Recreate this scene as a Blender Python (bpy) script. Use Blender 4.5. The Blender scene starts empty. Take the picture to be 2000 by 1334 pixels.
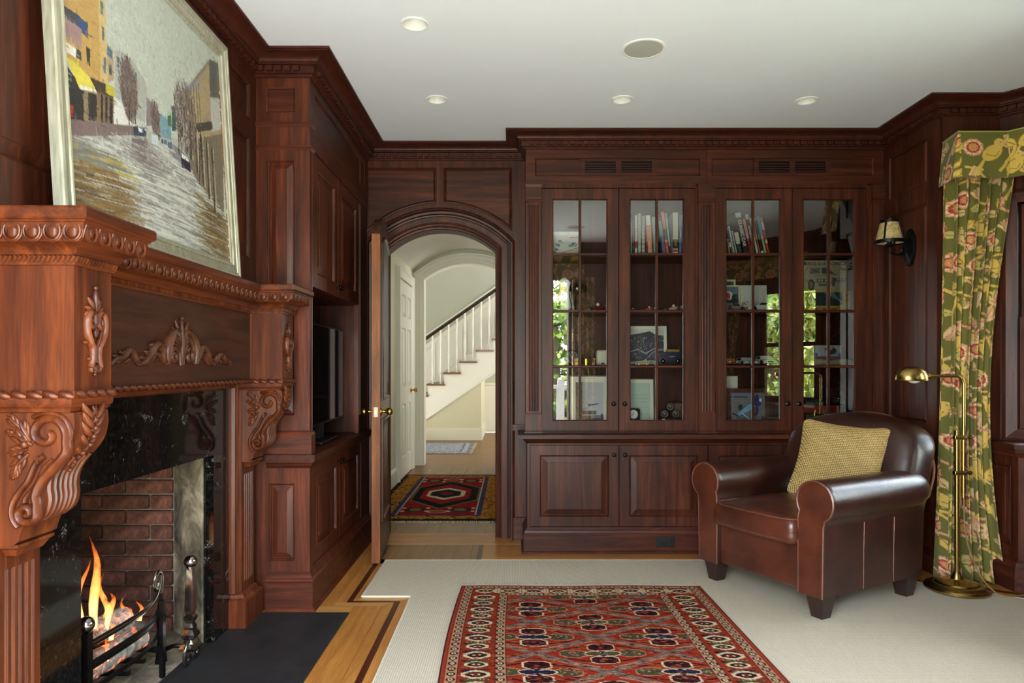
import bpy, bmesh, math, random
import numpy as np
from mathutils import Vector, Matrix

# ------------------------------------------------------------------ camera, sky, light, exposure
SC = bpy.context.scene
COL = SC.collection
F_PX, CX, CY, HC = 1333.0, 1000.0, 716.0, 1.2       # focal length and horizon for a 2000 x 1334 frame
CEIL = 2.72
cam_d = bpy.data.cameras.new('camera'); cam = bpy.data.objects.new('camera', cam_d); COL.objects.link(cam)
cam.location = (0, 0, HC); cam.rotation_euler = (math.pi/2, 0, 0)
cam_d.sensor_width = 36.0; cam_d.lens = 36.0*F_PX/2000.0
cam_d.shift_y = (CY-667.0)/2000.0
cam_d.clip_start = 0.02; cam_d.clip_end = 400
SC.camera = cam
SC.view_settings.view_transform = 'Standard'; SC.view_settings.look = 'None'
SC.view_settings.gamma = 1.0; SC.view_settings.use_curve_mapping = False
SC.view_settings.exposure = 0.28

world = bpy.data.worlds.new('world'); SC.world = world; world.use_nodes = True
wn = world.node_tree.nodes; wl = world.node_tree.links
bg = wn['Background']
sky = wn.new('ShaderNodeTexSky'); sky.sky_type = 'NISHITA'; sky.sun_disc = False
sky.sun_elevation = math.radians(55); sky.sun_rotation = math.radians(30); sky.air_density = 1.0; sky.dust_density = 3.0
mixw = wn.new('ShaderNodeMix'); mixw.data_type = 'RGBA'; mixw.inputs[0].default_value = 0.8
wl.new(sky.outputs[0], mixw.inputs[6]); mixw.inputs[7].default_value = (0.60, 0.60, 0.60, 1)
wl.new(mixw.outputs[2], bg.inputs[0]); bg.inputs[1].default_value = 16.0

sun_d = bpy.data.lights.new('sun', 'SUN'); sun_d.energy = 40.0; sun_d.angle = math.radians(1.0); sun_d.color = (1, .985, .96)
sun = bpy.data.objects.new('sun', sun_d); COL.objects.link(sun)
sun.rotation_euler = (math.radians(25), math.radians(-21), 0)     # high over the garden; only the floor by the opening is in the sun

def portal(name, loc, rot, sx, sy):
    d = bpy.data.lights.new(name, 'AREA'); d.shape = 'RECTANGLE'; d.size = sx; d.size_y = sy
    d.cycles.is_portal = True
    o = bpy.data.objects.new(name, d); COL.objects.link(o); o.location = loc; o.rotation_euler = rot
    return o
def area(name, loc, rot, sx, sy, power, color=(1, 1, 1)):
    d = bpy.data.lights.new(name, 'AREA'); d.shape = 'RECTANGLE'; d.size = sx; d.size_y = sy
    d.energy = power; d.color = color
    o = bpy.data.objects.new(name, d); COL.objects.link(o); o.location = loc; o.rotation_euler = rot
    return o
NEAR_Y = 0.50                        # the wall with the garden opening the photographer stands in
OPX0, OPX1, OPZ = -1.15, 0.70, 2.30
portal('garden_opening_daylight', ((OPX0+OPX1)/2, NEAR_Y-.27, OPZ/2), (math.pi/2, 0, 0), OPX1-OPX0, OPZ)
area('garden_sky_daylight', (-.44, -.40, 1.15), (math.radians(98), 0, 0), 1.40, 2.2, 100, (.95, .98, 1))
BAY = [(2.455, 3.91), (2.78, 3.91), (3.50, 3.02), (3.50, 1.34), (2.95, 0.60), (2.455, 0.60)]
portal('bay_window_daylight', (3.50+.18, 2.57, 1.46), (0, -math.pi/2, math.pi), 1.3, .62)
area('bay_sky_daylight', (3.50+.24, 2.57, 1.46), (0, math.pi/2, 0), 1.3, .6, 20, (.97, .99, 1))
area('stair_hall_fill', (2.2, 10.8, 1.9), (0, math.radians(90), 0), 1.5, 2.6, 105, (1, .98, .92))  # added unseen lamp to light the stair hall; the wall has no window
area('passage_fill', (.12, 6.6, 1.75), (0, math.radians(90), 0), .8, 1.0, 4, (1, .98, .94))  # added fill lamp against the solid passage wall, out of view
SC.cycles.use_denoising = True; SC.cycles.use_adaptive_sampling = True; SC.cycles.adaptive_threshold = 0.025
SC.cycles.max_bounces = 9; SC.cycles.diffuse_bounces = 4; SC.cycles.glossy_bounces = 4; SC.cycles.transmission_bounces = 8
SC.cycles.sample_clamp_indirect = 6.0; SC.cycles.caustics_reflective = False; SC.cycles.caustics_refractive = False

# ------------------------------------------------------------------ mesh builder
def tf_xz(Y):  return lambda a, b, c: (a, Y-c, b)          # faces the camera
def tf_xzb(Y): return lambda a, b, c: (a, Y+c, b)          # faces away from the camera
def tf_px(X):  return lambda a, b, c: (X+c, a, b)          # faces +x
def tf_nx(X):  return lambda a, b, c: (X-c, a, b)          # faces -x
def tf_up(Z):  return lambda a, b, c: (a, b, Z+c)
def tf_any(o, u, n):                                        # vertical plane through o, along u, facing n
    return lambda a, b, c: (o[0]+u[0]*a+n[0]*c, o[1]+u[1]*a+n[1]*c, b)
IDT = lambda a, b, c: (a, b, c)

class MB:
    def __init__(s): s.v = []; s.f = []; s.cols = None
    def add(s, vs, fs):
        n = len(s.v); s.v.extend([tuple(map(float, p)) for p in vs]); s.f.extend([tuple(i+n for i in f) for f in fs]); return s
    def box(s, x0, x1, y0, y1, z0, z1, tf=IDT):
        P = [(x, y, z) for x in (x0, x1) for y in (y0, y1) for z in (z0, z1)]
        return s.add([tf(*p) for p in P], [(0, 1, 3, 2), (4, 6, 7, 5), (0, 4, 5, 1), (2, 3, 7, 6), (0, 2, 6, 4), (1, 5, 7, 3)])
    def prism(s, poly, a, b, tf=IDT):                      # polygon in (u,v), extruded c from a to b
        n = len(poly)
        vs = [tf(p[0], p[1], a) for p in poly]+[tf(p[0], p[1], b) for p in poly]
        fs = [tuple(range(n)), tuple(range(2*n-1, n-1, -1))]+[(i, (i+1) % n, n+(i+1) % n, n+i) for i in range(n)]
        return s.add(vs, fs)
    def rings(s, u0, u1, v0, v1, rs, tf=IDT, cap0=False, cap1=True):    # nested rectangles (du, dv, c)
        vs = []
        for du, dv, c in rs:
            vs += [tf(u0+du, v0+dv, c), tf(u1-du, v0+dv, c), tf(u1-du, v1-dv, c), tf(u0+du, v1-dv, c)]
        fs = []
        for k in range(len(rs)-1):
            for i in range(4):
                j = (i+1) % 4; fs.append((4*k+i, 4*k+j, 4*k+4+j, 4*k+4+i))
        if cap0: fs.append((3, 2, 1, 0))
        if cap1: n = 4*(len(rs)-1); fs.append((n, n+1, n+2, n+3))
        return s.add(vs, fs)
    def loft(s, loops, closed=True, cap=True, ring=False):  # list of equally long vertex loops
        n = len(loops[0]); vs = [p for l in loops for p in l]; fs = []
        m = len(loops)
        for k in range(m if ring else m-1):
            k2 = (k+1) % m
            for i in range(n if closed else n-1):
                j = (i+1) % n; fs.append((k*n+i, k*n+j, k2*n+j, k2*n+i))
        if cap and closed and not ring: fs.append(tuple(range(n-1, -1, -1))); fs.append(tuple((m-1)*n+i for i in range(n)))
        return s.add(vs, fs)
    def lathe(s, prof, c=(0, 0, 0), n=24, axis='z', cap=True):
        loops = []
        for r, h in prof:
            l = []
            for i in range(n):
                a = 2*math.pi*i/n; p = (r*math.cos(a), r*math.sin(a))
                if axis == 'z': q = (c[0]+p[0], c[1]+p[1], c[2]+h)
                elif axis == 'y': q = (c[0]+p[0], c[1]+h, c[2]+p[1])
                else: q = (c[0]+h, c[1]+p[0], c[2]+p[1])
                l.append(q)
            loops.append(l)
        return s.loft(loops, cap=cap)
    def sphere(s, c, r, n=16, m=10, sc=(1, 1, 1)):
        loops = []
        for k in range(m+1):
            t = math.pi*(k+.0001)/(m+.0002)
            loops.append([(c[0]+r*sc[0]*math.sin(t)*math.cos(2*math.pi*i/n), c[1]+r*sc[1]*math.sin(t)*math.sin(2*math.pi*i/n), c[2]+r*sc[2]*math.cos(t)) for i in range(n)])
        return s.loft(loops)
    def tube(s, path, rad, n=10, flat=None, up=(0, 0, 1), closed=False, cap=True, tf=IDT):
        # rad: number, list, or function of t; flat: (a, b) radii factors along side / up
        P = [Vector(p) for p in path]; m = len(P); loops = []; upv = Vector(up); prev = None
        for k in range(m):
            if closed: d = P[(k+1) % m]-P[k-1]
            else: d = P[min(k+1, m-1)]-P[max(k-1, 0)]
            if d.length < 1e-9: d = Vector((0, 0, 1))
            d.normalize()
            if flat is None:
                if prev is None:
                    a = upv.cross(d)
                    if a.length < 1e-3: a = Vector((1, 0, 0)).cross(d)
                else: a = prev-d*prev.dot(d)
                a.normalize(); prev = a; b = d.cross(a); fa = fb = 1
            else:
                b0 = upv-d*upv.dot(d)
                if b0.length < 1e-4: b0 = Vector((1, 0, 0))
                b = b0.normalized(); a = b.cross(d).normalized(); fa, fb = flat
            t = k/max(1, m-1)
            r = rad(t) if callable(rad) else (rad[k] if isinstance(rad, (list, tuple)) else rad)
            loops.append([tf(*(P[k]+a*(math.cos(2*math.pi*i/n)*r*fa)+b*(math.sin(2*math.pi*i/n)*r*fb))) for i in range(n)])
        return s.loft(loops, cap=cap and not closed, ring=closed)
    def sweep(s, path, prof, tf=IDT, closed=False, side=1, cap=True):
        # moulding: path of (a, b); prof of (out, c); out is to the right of the path for side=1
        P = [Vector((p[0], p[1])) for p in path]; m = len(P); loops = []
        for k in range(m):
            d0 = (P[k]-P[k-1]).normalized() if (k > 0 or closed) else None
            d1 = (P[(k+1) % m]-P[k]).normalized() if (k < m-1 or closed) else None
            if d0 is None: d0 = d1
            if d1 is None: d1 = d0
            n0 = Vector((d0.y, -d0.x))*side; n1 = Vector((d1.y, -d1.x))*side
            mv = n0+n1; mv = mv/max(1e-6, mv.length_squared)*2 if mv.length > 1e-6 else n0
            loops.append([tf(P[k].x+mv.x*o, P[k].y+mv.y*o, c) for o, c in prof])
        return s.loft(loops, cap=cap and not closed, ring=closed)
    def rbox(s, x0, x1, y0, y1, z0, z1, r, n=6, deform=None, tf=IDT):   # rounded box on a cube grid
        cx, cy, cz = (x0+x1)/2, (y0+y1)/2, (z0+z1)/2; hx, hy, hz = (x1-x0)/2, (y1-y0)/2, (z1-z0)/2
        r = min(r, hx, hy, hz)
        def ticks(h):
            a = [-h+r*(1-math.cos(math.pi/2*i/4)) for i in range(4)]
            mid = [(-h+r)+(2*h-2*r)*i/n for i in range(n+1)]
            return a+mid+[-q for q in reversed(a)]
        T = [ticks(hx), ticks(hy), ticks(hz)]; idx = {}; vs = []; fs = []
        def vert(p):
            k = tuple(round(q, 6) for q in p)
            if k in idx: return idx[k]
            q = [max(-h+r, min(h-r, c)) for c, h in zip(p, (hx, hy, hz))]
            d = Vector([a-b for a, b in zip(p, q)])
            if d.length > 1e-9: d = d.normalized()*r
            w = (cx+q[0]+d.x, cy+q[1]+d.y, cz+q[2]+d.z)
            if deform: w = deform(*w)
            idx[k] = len(vs); vs.append(tf(*w)); return idx[k]
        H = (hx, hy, hz)
        for ax in range(3):
            u, v = [(1, 2), (0, 2), (0, 1)][ax]
            for sg in (-1, 1):
                for i in range(len(T[u])-1):
                    for j in range(len(T[v])-1):
                        q = []
                        for a, b in ((i, j), (i+1, j), (i+1, j+1), (i, j+1)):
                            p = [0, 0, 0]; p[ax] = sg*H[ax]; p[u] = T[u][a]; p[v] = T[v][b]; q.append(vert(p))
                        if len(set(q)) == 4: fs.append(tuple(q))
        return s.add(vs, fs)
    def build(s, name, mat, parent=None, smooth=False, angle=None, loc=None):
        me = bpy.data.meshes.new(name)
        L = Vector((0, 0, 0))
        if parent is not None and loc is None: L = wloc(parent)
        elif loc is not None: L = Vector(loc)
        me.from_pydata([(p[0]-L.x, p[1]-L.y, p[2]-L.z) for p in s.v], [], s.f)
        bm = bmesh.new(); bm.from_mesh(me)
        bmesh.ops.remove_doubles(bm, verts=bm.verts, dist=1e-6)
        bmesh.ops.recalc_face_normals(bm, faces=bm.faces); bm.to_mesh(me); bm.free()
        if smooth:
            me.polygons.foreach_set('use_smooth', [True]*len(me.polygons))
            if angle is None: angle = 40
            me.set_sharp_from_angle(angle=math.radians(angle))
        if mat is not None: me.materials.append(mat)
        o = bpy.data.objects.new(name, me); COL.objects.link(o)
        if parent is not None: o.parent = parent
        if loc is not None: o.location = loc
        return o

def wloc(o):
    L = Vector((0, 0, 0))
    while o is not None: L = L+o.location; o = o.parent
    return L
def tag(o, label=None, cat=None, group=None, kind=None):
    if label: o['label'] = label
    if cat: o['category'] = cat
    if group: o['group'] = group
    if kind: o['kind'] = kind
    return o
def thing(name, label, cat, loc=(0, 0, 0), group=None, rz=0):
    o = bpy.data.objects.new(name, None); COL.objects.link(o); o.location = loc; o.rotation_euler = (0, 0, rz); o.empty_display_size = .05
    return tag(o, label, cat, group)
def local_part(name, mb, mat, parent, smooth=False, angle=None):        # coordinates already local to the parent
    return mb.build(name, mat, None, smooth, angle) if parent is None else _lp(mb.build(name, mat, None, smooth, angle), parent)
def _lp(o, parent): o.parent = parent; return o
def share(o, parent, loc=(0, 0, 0), rot=None, name=None):               # another copy of a piece, mesh shared
    c = o.copy(); COL.objects.link(c); c.parent = parent; c.location = loc
    if rot: c.rotation_euler = rot
    return c
def struct(name, mb, mat, label=None, smooth=False, parent=None, angle=None):
    o = mb.build(name, mat, parent, smooth, angle)
    if parent is None: tag(o, label=label, kind='structure')
    return o
def srgb(r, g, b):
    f = lambda c: (c/255/12.92) if c/255 <= .04045 else ((c/255+.055)/1.055)**2.4
    return (f(r), f(g), f(b))

# ------------------------------------------------------------------ materials (all node based)
def newmat(name):
    m = bpy.data.materials.new(name); m.use_nodes = True
    return m, m.node_tree.nodes, m.node_tree.links, m.node_tree.nodes['Principled BSDF']
def plain(name, rgb, rough=.5, metal=0, coat=0, emis=None, es=1.0, spec=.5, sheen=0):
    m, n, l, b = newmat(name)
    b.inputs['Base Color'].default_value = (*srgb(*rgb), 1); b.inputs['Roughness'].default_value = rough; b.inputs['Metallic'].default_value = metal
    b.inputs['Coat Weight'].default_value = coat; b.inputs['Specular IOR Level'].default_value = spec; b.inputs['Sheen Weight'].default_value = sheen
    if emis: b.inputs['Emission Color'].default_value = (*srgb(*emis), 1); b.inputs['Emission Strength'].default_value = es
    return m
def ramp(n, stops):
    r = n.new('ShaderNodeValToRGB'); e = r.color_ramp.elements
    while len(e) < len(stops): e.new(.5)
    for k, (p, c) in enumerate(stops): e[k].position = p; e[k].color = (*srgb(*c), 1) if max(c) > 1 else (*c, 1)
    return r
def coords(n, l, scale=(1, 1, 1), kind='Object', rot=(0, 0, 0)):
    t = n.new('ShaderNodeTexCoord'); mp = n.new('ShaderNodeMapping'); mp.inputs['Scale'].default_value = scale; mp.inputs['Rotation'].default_value = rot
    l.new(t.outputs[kind], mp.inputs[0]); return mp.outputs[0]
def noise(n, l, vec, scale=5, detail=4, rough=.5, dist=0):
    t = n.new('ShaderNodeTexNoise'); t.inputs['Scale'].default_value = scale; t.inputs['Detail'].default_value = detail
    t.inputs['Roughness'].default_value = rough; t.inputs['Distortion'].default_value = dist; l.new(vec, t.inputs['Vector']); return t.outputs['Fac']
def mixc(n, l, fac, a, b, mode='MIX'):
    m = n.new('ShaderNodeMix'); m.data_type = 'RGBA'; m.blend_type = mode
    for s, v in ((0, fac), (6, a), (7, b)):
        if hasattr(v, 'is_linked') or hasattr(v, 'links'): l.new(v, m.inputs[s])
        else: m.inputs[s].default_value = v if s == 0 else (*v, 1)
    return m.outputs[2]
def bump(n, l, b, h, strength=.2, dist=.01):
    u = n.new('ShaderNodeBump'); u.inputs['Strength'].default_value = strength; u.inputs['Distance'].default_value = dist
    l.new(h, u.inputs['Height']); l.new(u.outputs[0], b.inputs['Normal'])
def wood(name, dark, light, axis='z', rough=.45, coat=.04, grain=1.0, streak=.35, blot=.35):
    m, n, l, b = newmat(name)
    s = {'z': (9, 9, .55), 'x': (.55, 9, 9), 'y': (9, .55, 9)}[axis]
    v = coords(n, l, s); fine = coords(n, l, tuple(q*5 for q in s))
    a = noise(n, l, v, 3.2*grain, 5, .55, .6); c = noise(n, l, fine, 4*grain, 3, .6)
    big = noise(n, l, coords(n, l, (1, 1, 1)), 2.3, 3, .5)
    mid = tuple((d+q)/2 for d, q in zip(dark, light))
    r = ramp(n, [(.28, dark), (.5, mid), (.72, light)]); l.new(a, r.inputs[0])
    r2 = ramp(n, [(.3, (1-streak,)*3), (.62, (1, 1, 1))]); l.new(c, r2.inputs[0])
    r3 = ramp(n, [(.3, (1-blot,)*3), (.7, (1, 1, 1))]); l.new(big, r3.inputs[0])
    x = mixc(n, l, 1.0, r.outputs[0], r2.outputs[0], 'MULTIPLY'); x = mixc(n, l, 1.0, x, r3.outputs[0], 'MULTIPLY')
    l.new(x, b.inputs['Base Color']); b.inputs['Roughness'].default_value = rough; b.inputs['Coat Weight'].default_value = coat; b.inputs['Coat Roughness'].default_value = .18; b.inputs['Specular IOR Level'].default_value = .24
    bump(n, l, b, c, .06, .002)
    return m
def painted(name, rgb, rough=.55, var=.04):
    m, n, l, b = newmat(name); v = noise(n, l, coords(n, l), 2.0, 3)
    r = ramp(n, [(.3, tuple(c*(1-var) for c in rgb)), (.7, rgb)]); l.new(v, r.inputs[0]); l.new(r.outputs[0], b.inputs['Base Color'])
    b.inputs['Roughness'].default_value = rough; return m
def attr_mat(name, rough=.8, bump_scale=None, bump_s=.2, spec=.3, sheen=0, coat=0):   # colours from the mesh's own 'col' attribute
    m, n, l, b = newmat(name); a = n.new('ShaderNodeAttribute'); a.attribute_name = 'col'
    v = noise(n, l, coords(n, l), bump_scale or 200, 3); rr = ramp(n, [(.25, (.82, .82, .82)), (.75, (1, 1, 1))]); l.new(v, rr.inputs[0])
    l.new(mixc(n, l, 1.0 if bump_scale else 0.0, a.outputs['Color'], rr.outputs[0], 'MULTIPLY'), b.inputs['Base Color'])
    b.inputs['Roughness'].default_value = rough; b.inputs['Specular IOR Level'].default_value = spec; b.inputs['Sheen Weight'].default_value = sheen; b.inputs['Coat Weight'].default_value = coat
    if bump_scale: bump(n, l, b, v, bump_s, .004)
    return m
W = {}
W['z'] = wood('cherry_upright', (44, 17, 9), (100, 47, 26), 'z')
W['x'] = wood('cherry_cross', (44, 17, 9), (100, 47, 26), 'x')
W['y'] = wood('cherry_depth', (44, 17, 9), (100, 47, 26), 'y')
MZ = wood('mantel_upright', (60, 23, 8), (126, 61, 24), 'z', coat=.15)
MY = wood('mantel_long', (60, 23, 8), (126, 61, 24), 'y', coat=.15)
MCARV = wood('mantel_carving', (64, 25, 9), (126, 64, 27), 'z', coat=.25, streak=.2)
WHITE = painted('ceiling_paint', (232, 236, 244), .8, .01)
CRW = wood('crown_cherry', (50, 20, 12), (78, 34, 21), 'z', streak=.1, blot=.2)
BLACK = plain('black_metal', (14, 13, 13), .35, .6)
OIL = plain('oiled_bronze', (30, 26, 24), .32, .8)
# ------------------------------------------------------------------ panelling helpers
def face_grid(mb, tf, us, vs, holes, t):
    """a boarded face with rectangular openings: solid cells at height t, edges running down to 0"""
    nu, nv = len(us)-1, len(vs)-1
    def solid(i, j):
        if i < 0 or j < 0 or i >= nu or j >= nv: return False
        u, v = (us[i]+us[i+1])/2, (vs[j]+vs[j+1])/2
        return not any(a < u < b and c < v < d for a, b, c, d in holes)
    for i in range(nu):
        for j in range(nv):
            if not solid(i, j): continue
            a, b, c, d = us[i], us[i+1], vs[j], vs[j+1]
            mb.add([tf(a, c, t), tf(b, c, t), tf(b, d, t), tf(a, d, t)], [(0, 1, 2, 3)])
            for (p, q), (di, dj) in ((((a, c), (b, c)), (0, -1)), (((b, c), (b, d)), (1, 0)), (((b, d), (a, d)), (0, 1)), (((a, d), (a, c)), (-1, 0))):
                if not solid(i+di, j+dj): mb.add([tf(p[0], p[1], 0), tf(q[0], q[1], 0), tf(q[0], q[1], t), tf(p[0], p[1], t)], [(0, 1, 2, 3)])
    return mb
def ticks_of(lo, hi, vals): return sorted(set([lo, hi]+[round(v, 5) for v in vals]))
def panelled(mb, tf, U0, U1, V0, V1, holes, t):
    return face_grid(mb, tf, ticks_of(U0, U1, [h[0] for h in holes]+[h[1] for h in holes]), ticks_of(V0, V1, [h[2] for h in holes]+[h[3] for h in holes]), holes, t)
def raised_panel(tf, u0, u1, v0, v1, t, mat, parent, bevel=.034, flat=False, name='panel'):
    m = MB()
    if flat: rs = [(0, 0, t), (.005, .005, t-.004), (.009, .009, t-.012), (.012, .012, t-.012)]
    else: rs = [(0, 0, t), (.003, .003, t+.002), (.008, .008, t-.003), (.011, .011, t-.012), (.015, .015, t-.012), (.015+bevel, .015+bevel, t-.003), (.016+bevel, .016+bevel, t-.001)]
    m.rings(u0, u1, v0, v1, rs, tf); return m.build(name, mat, parent)

# ------------------------------------------------------------------ ceiling, crown
CROWN = [(0, -.100), (.010, -.100), (.016, -.094), (.016, -.088), (.028, -.085), (.028, -.052), (.048, -.050), (.048, -.044), (.054, -.041)]
for k in range(7):
    a = math.pi/2*k/6; CROWN.append((.054+.062*(1-math.cos(a)), -.039+.025*math.sin(a)))
CROWN += [(.118, -.012), (.130, -.011), (.130, -.001), (0, -.001)]
TVX, TVY, ARCHY, BKX, BKY, RWX = -.996, 3.36, 4.72, .09, 4.47, 2.455
LWX = -1.28
outline = [(LWX, NEAR_Y), (LWX, TVY), (TVX, TVY), (TVX, ARCHY), (BKX, ARCHY), (BKX, BKY), (RWX, BKY), (RWX, BAY[0][1])]+BAY[1:5]+[(RWX, BAY[5][1]), (RWX, NEAR_Y)]
m = MB(); m.box(-2.2, 4.1, NEAR_Y-.3, 5.0, CEIL, CEIL+.25); ceil_o = struct('ceiling', m, WHITE, 'smooth off-white plaster ceiling')
CANS = []
for px_, py_ in ((810, 46), (853, 194), (1215, 194), (1575, 196)): Y_ = (CEIL-HC)*F_PX/(CY-py_); CANS.append(((px_-CX)*Y_/F_PX, Y_))
m = MB()
for X_, Y_ in CANS: m.lathe([(.050, -.05), (.050, .10)], (X_, Y_, CEIL), 32)
cut = m.build('cutter', None); md = ceil_o.modifiers.new('holes', 'BOOLEAN'); md.object = cut; md.solver = 'EXACT'
me_ = bpy.data.meshes.new_from_object(ceil_o.evaluated_get(bpy.context.evaluated_depsgraph_get())); ceil_o.modifiers.clear(); ceil_o.data = me_; bpy.data.objects.remove(cut)
m = MB(); m.sweep(outline, CROWN, tf_up(CEIL), closed=True, side=1)
crown = struct('trim_1', m, CRW, 'dark stained crown moulding with a dentil course', True, angle=30)
DP, DW = .044, .030
def dentil_run(p, q, single):
    p, q = Vector(p), Vector(q); d = (q-p); L = d.length; d.normalize(); nrm = Vector((d.y, -d.x)); n = int((L-.03)/DP); off = (L-(n-1)*DP)/2
    mbs = MB() if not single else None; first = None
    for k in range(n):
        c = p+d*(off+k*DP)+nrm*.036
        if single:
            if first is None:
                a = MB(); a.prism([(-DW/2, -.010), (DW/2, -.010), (DW/2, .010), (-DW/2, .010)], -.0115, .0115)
                first = local_part('dentil', a, CRW, crown); first.location = (c.x, c.y, CEIL-.0675); first.rotation_euler = (0, 0, math.atan2(d.y, d.x))
            else: share(first, crown, (c.x, c.y, CEIL-.0675), (0, 0, math.atan2(d.y, d.x)))
        else:
            mbs.prism([tuple(c+d*sx*DW/2+nrm*sy*.010) for sx, sy in ((-1, -1), (1, -1), (1, 1), (-1, 1))], CEIL-.079, CEIL-.056)
    if mbs is not None: tag(mbs.build('dentil_course', CRW, crown), kind='stuff')
runs = list(zip(outline, outline[1:]+outline[:1]))
for k, (p, q) in enumerate(runs):
    if k in (0, 1, 2, 3, 5, 6, 7, 8): dentil_run(p, q, k in (0, 1, 2))

# ------------------------------------------------------------------ floor boards
FL = lambda nm, d, li, ax: wood(nm, d, li, ax, rough=.38, coat=.06, streak=.25, blot=.18)
OAK = {'x': FL('oak_floor_cross', (150, 92, 38), (190, 128, 62), 'x'), 'y': FL('oak_floor_long', (158, 98, 40), (196, 134, 66), 'y')}
OAKD = {'x': FL('oak_tan_cross', (116, 70, 30), (152, 100, 48), 'x'), 'y': FL('oak_tan_long', (112, 68, 28), (150, 98, 46), 'y')}
PALE = {'x': FL('oak_pale_cross', (176, 122, 62), (204, 150, 84), 'x'), 'y': FL('oak_pale_long', (176, 122, 62), (204, 150, 84), 'y')}
INL = {'x': FL('walnut_inlay_cross', (62, 26, 12), (86, 40, 20), 'x'), 'y': FL('walnut_inlay_long', (62, 26, 12), (86, 40, 20), 'y')}
HALL = {'y': FL('hall_oak_long', (112, 74, 36), (150, 104, 54), 'y'), 'x': FL('hall_oak_cross', (112, 74, 34), (148, 102, 52), 'x')}
m = MB(); m.box(-2.2, 4.0, NEAR_Y-.3, 13.2, -.12, -.014)
floor = struct('floor', m, OAKD['y'], 'wooden floor with oak boards and a dark inlaid border')
def board(poly, mat, name='plank', g=.0007):
    c = Vector((sum(p[0] for p in poly)/len(poly), sum(p[1] for p in poly)/len(poly)))
    q = []
    for p in poly:
        d = c-Vector(p); q.append((p[0]+math.copysign(g, d.x), p[1]+math.copysign(g, d.y)))
    mm = MB(); mm.prism(q, -.013, 0.0); return mm.build(name, mat, floor)
R4 = lambda x0, x1, y0, y1: [(x0, y0), (x1, y0), (x1, y1), (x0, y1)]
HX = -.792                                                                    # edge of the hearth slab
board(R4(-1.22, HX, 3.322, 3.42), PALE['x'])
board([(HX, NEAR_Y), (-.651, NEAR_Y), (-.651, 3.42), (HX, 3.42)], OAK['y'])
board([(-.651, NEAR_Y), (-.598, NEAR_Y), (-.598, 3.474), (-.651, 3.42)], OAK['y'])
board([(-.651, 3.42), (-.598, 3.474), (-.898, 3.474), (-.898, 3.42)], PALE['x'])
board([(-.598, NEAR_Y), (-.571, NEAR_Y), (-.571, 3.498), (-.598, 3.474)], INL['y'], 'inlay_strip')
board([(-.598, 3.474), (-.571, 3.498), (-.815, 3.498), (-.842, 3.474)], INL['x'], 'inlay_strip')
board([(-.571, NEAR_Y), (-.50, NEAR_Y), (-.50, 3.56), (-.571, 3.498)], OAK['y'])
board([(-.571, 3.498), (-.50, 3.56), (-.75, 3.56), (-.815, 3.498)], PALE['x'])
board([(-.99, 3.42), (-.898, 3.42), (-.898, 4.72), (-.99, 4.72)], OAK['y'])
board([(-.898, 3.474), (-.842, 3.474), (-.842, 4.60), (-.898, 4.60)], OAK['y'])
board([(-.842, 3.474), (-.815, 3.498), (-.815, 4.60), (-.842, 4.60)], INL['y'], 'inlay_strip')
board([(-.815, 3.498), (-.75, 3.56), (-.75, 4.25), (-.815, 4.25)], OAK['y'])
for a, b in ((-.815, -.672), (-.672, -.45), (-.45, -.262)): board(R4(a, b, 4.16, 4.60), OAKD['y'])
board(R4(-.262, -.222, 4.16, 4.60), OAKD['y'])
board(R4(-.222, -.192, 4.235, 4.60), INL['y'], 'inlay_strip')
board(R4(-.192, BKX, 4.29, 4.60), OAK['x'])
board(R4(-.898, BKX, 4.60, 4.625), PALE['x'])
board(R4(-.898, BKX, 4.625, 4.76), OAK['x']); board(R4(-1.0, BKX, 4.76, 4.93), OAK['x'])
board(R4(BKX, 2.46, 4.29, 4.40), OAK['x']); board(R4(-.192, 2.46, 4.247, 4.29), PALE['x'])
board(R4(-.222, 2.46, 4.233, 4.247), INL['x'], 'inlay_strip'); board(R4(-.222, 2.46, 4.16, 4.233), PALE['x'])
board(R4(2.30, 2.46, 3.40, 4.233), OAK['y'])
board([(2.46, 3.95), (2.46, 3.78), (3.1, 3.30), (3.3, 3.5), (2.78, 3.95)], OAK['x'])
board([(2.46, 3.78), (2.46, 3.735), (3.08, 3.27), (3.1, 3.30)], INL['x'], 'inlay_strip')
board([(2.46, 3.735), (2.46, 3.40), (3.0, 3.0), (3.08, 3.27)], OAK['x'])
for k in range(8):
    x0 = -1.21+k*.17; board(R4(x0, x0+.17, 4.93, 6.1 if k % 2 else 5.6), HALL['y']); board(R4(x0, x0+.17, 6.1 if k % 2 else 5.6, 8.06), HALL['y'])
for k in range(3): board(R4(-1.21, .15, 8.06+k*.12, 8.18+k*.12), HALL['x'])
for k in range(10): board(R4(-2.0, .9, 8.42+k*.14, 8.56+k*.14), HALL['x'])
m = MB()
for k in range(18): m.box(-2.2, 2.1, 9.825+k*.14, 9.962+k*.14, -.013, 0)
tag(m.build('far_planks', HALL['x'], floor), kind='stuff')
m = MB()
for k in range(26): m.box(-.495+k*.16, -.337+k*.16, NEAR_Y-.25, 4.155, -.013, -.001)
tag(m.build('covered_planks', OAKD['y'], floor), kind='stuff')

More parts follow.
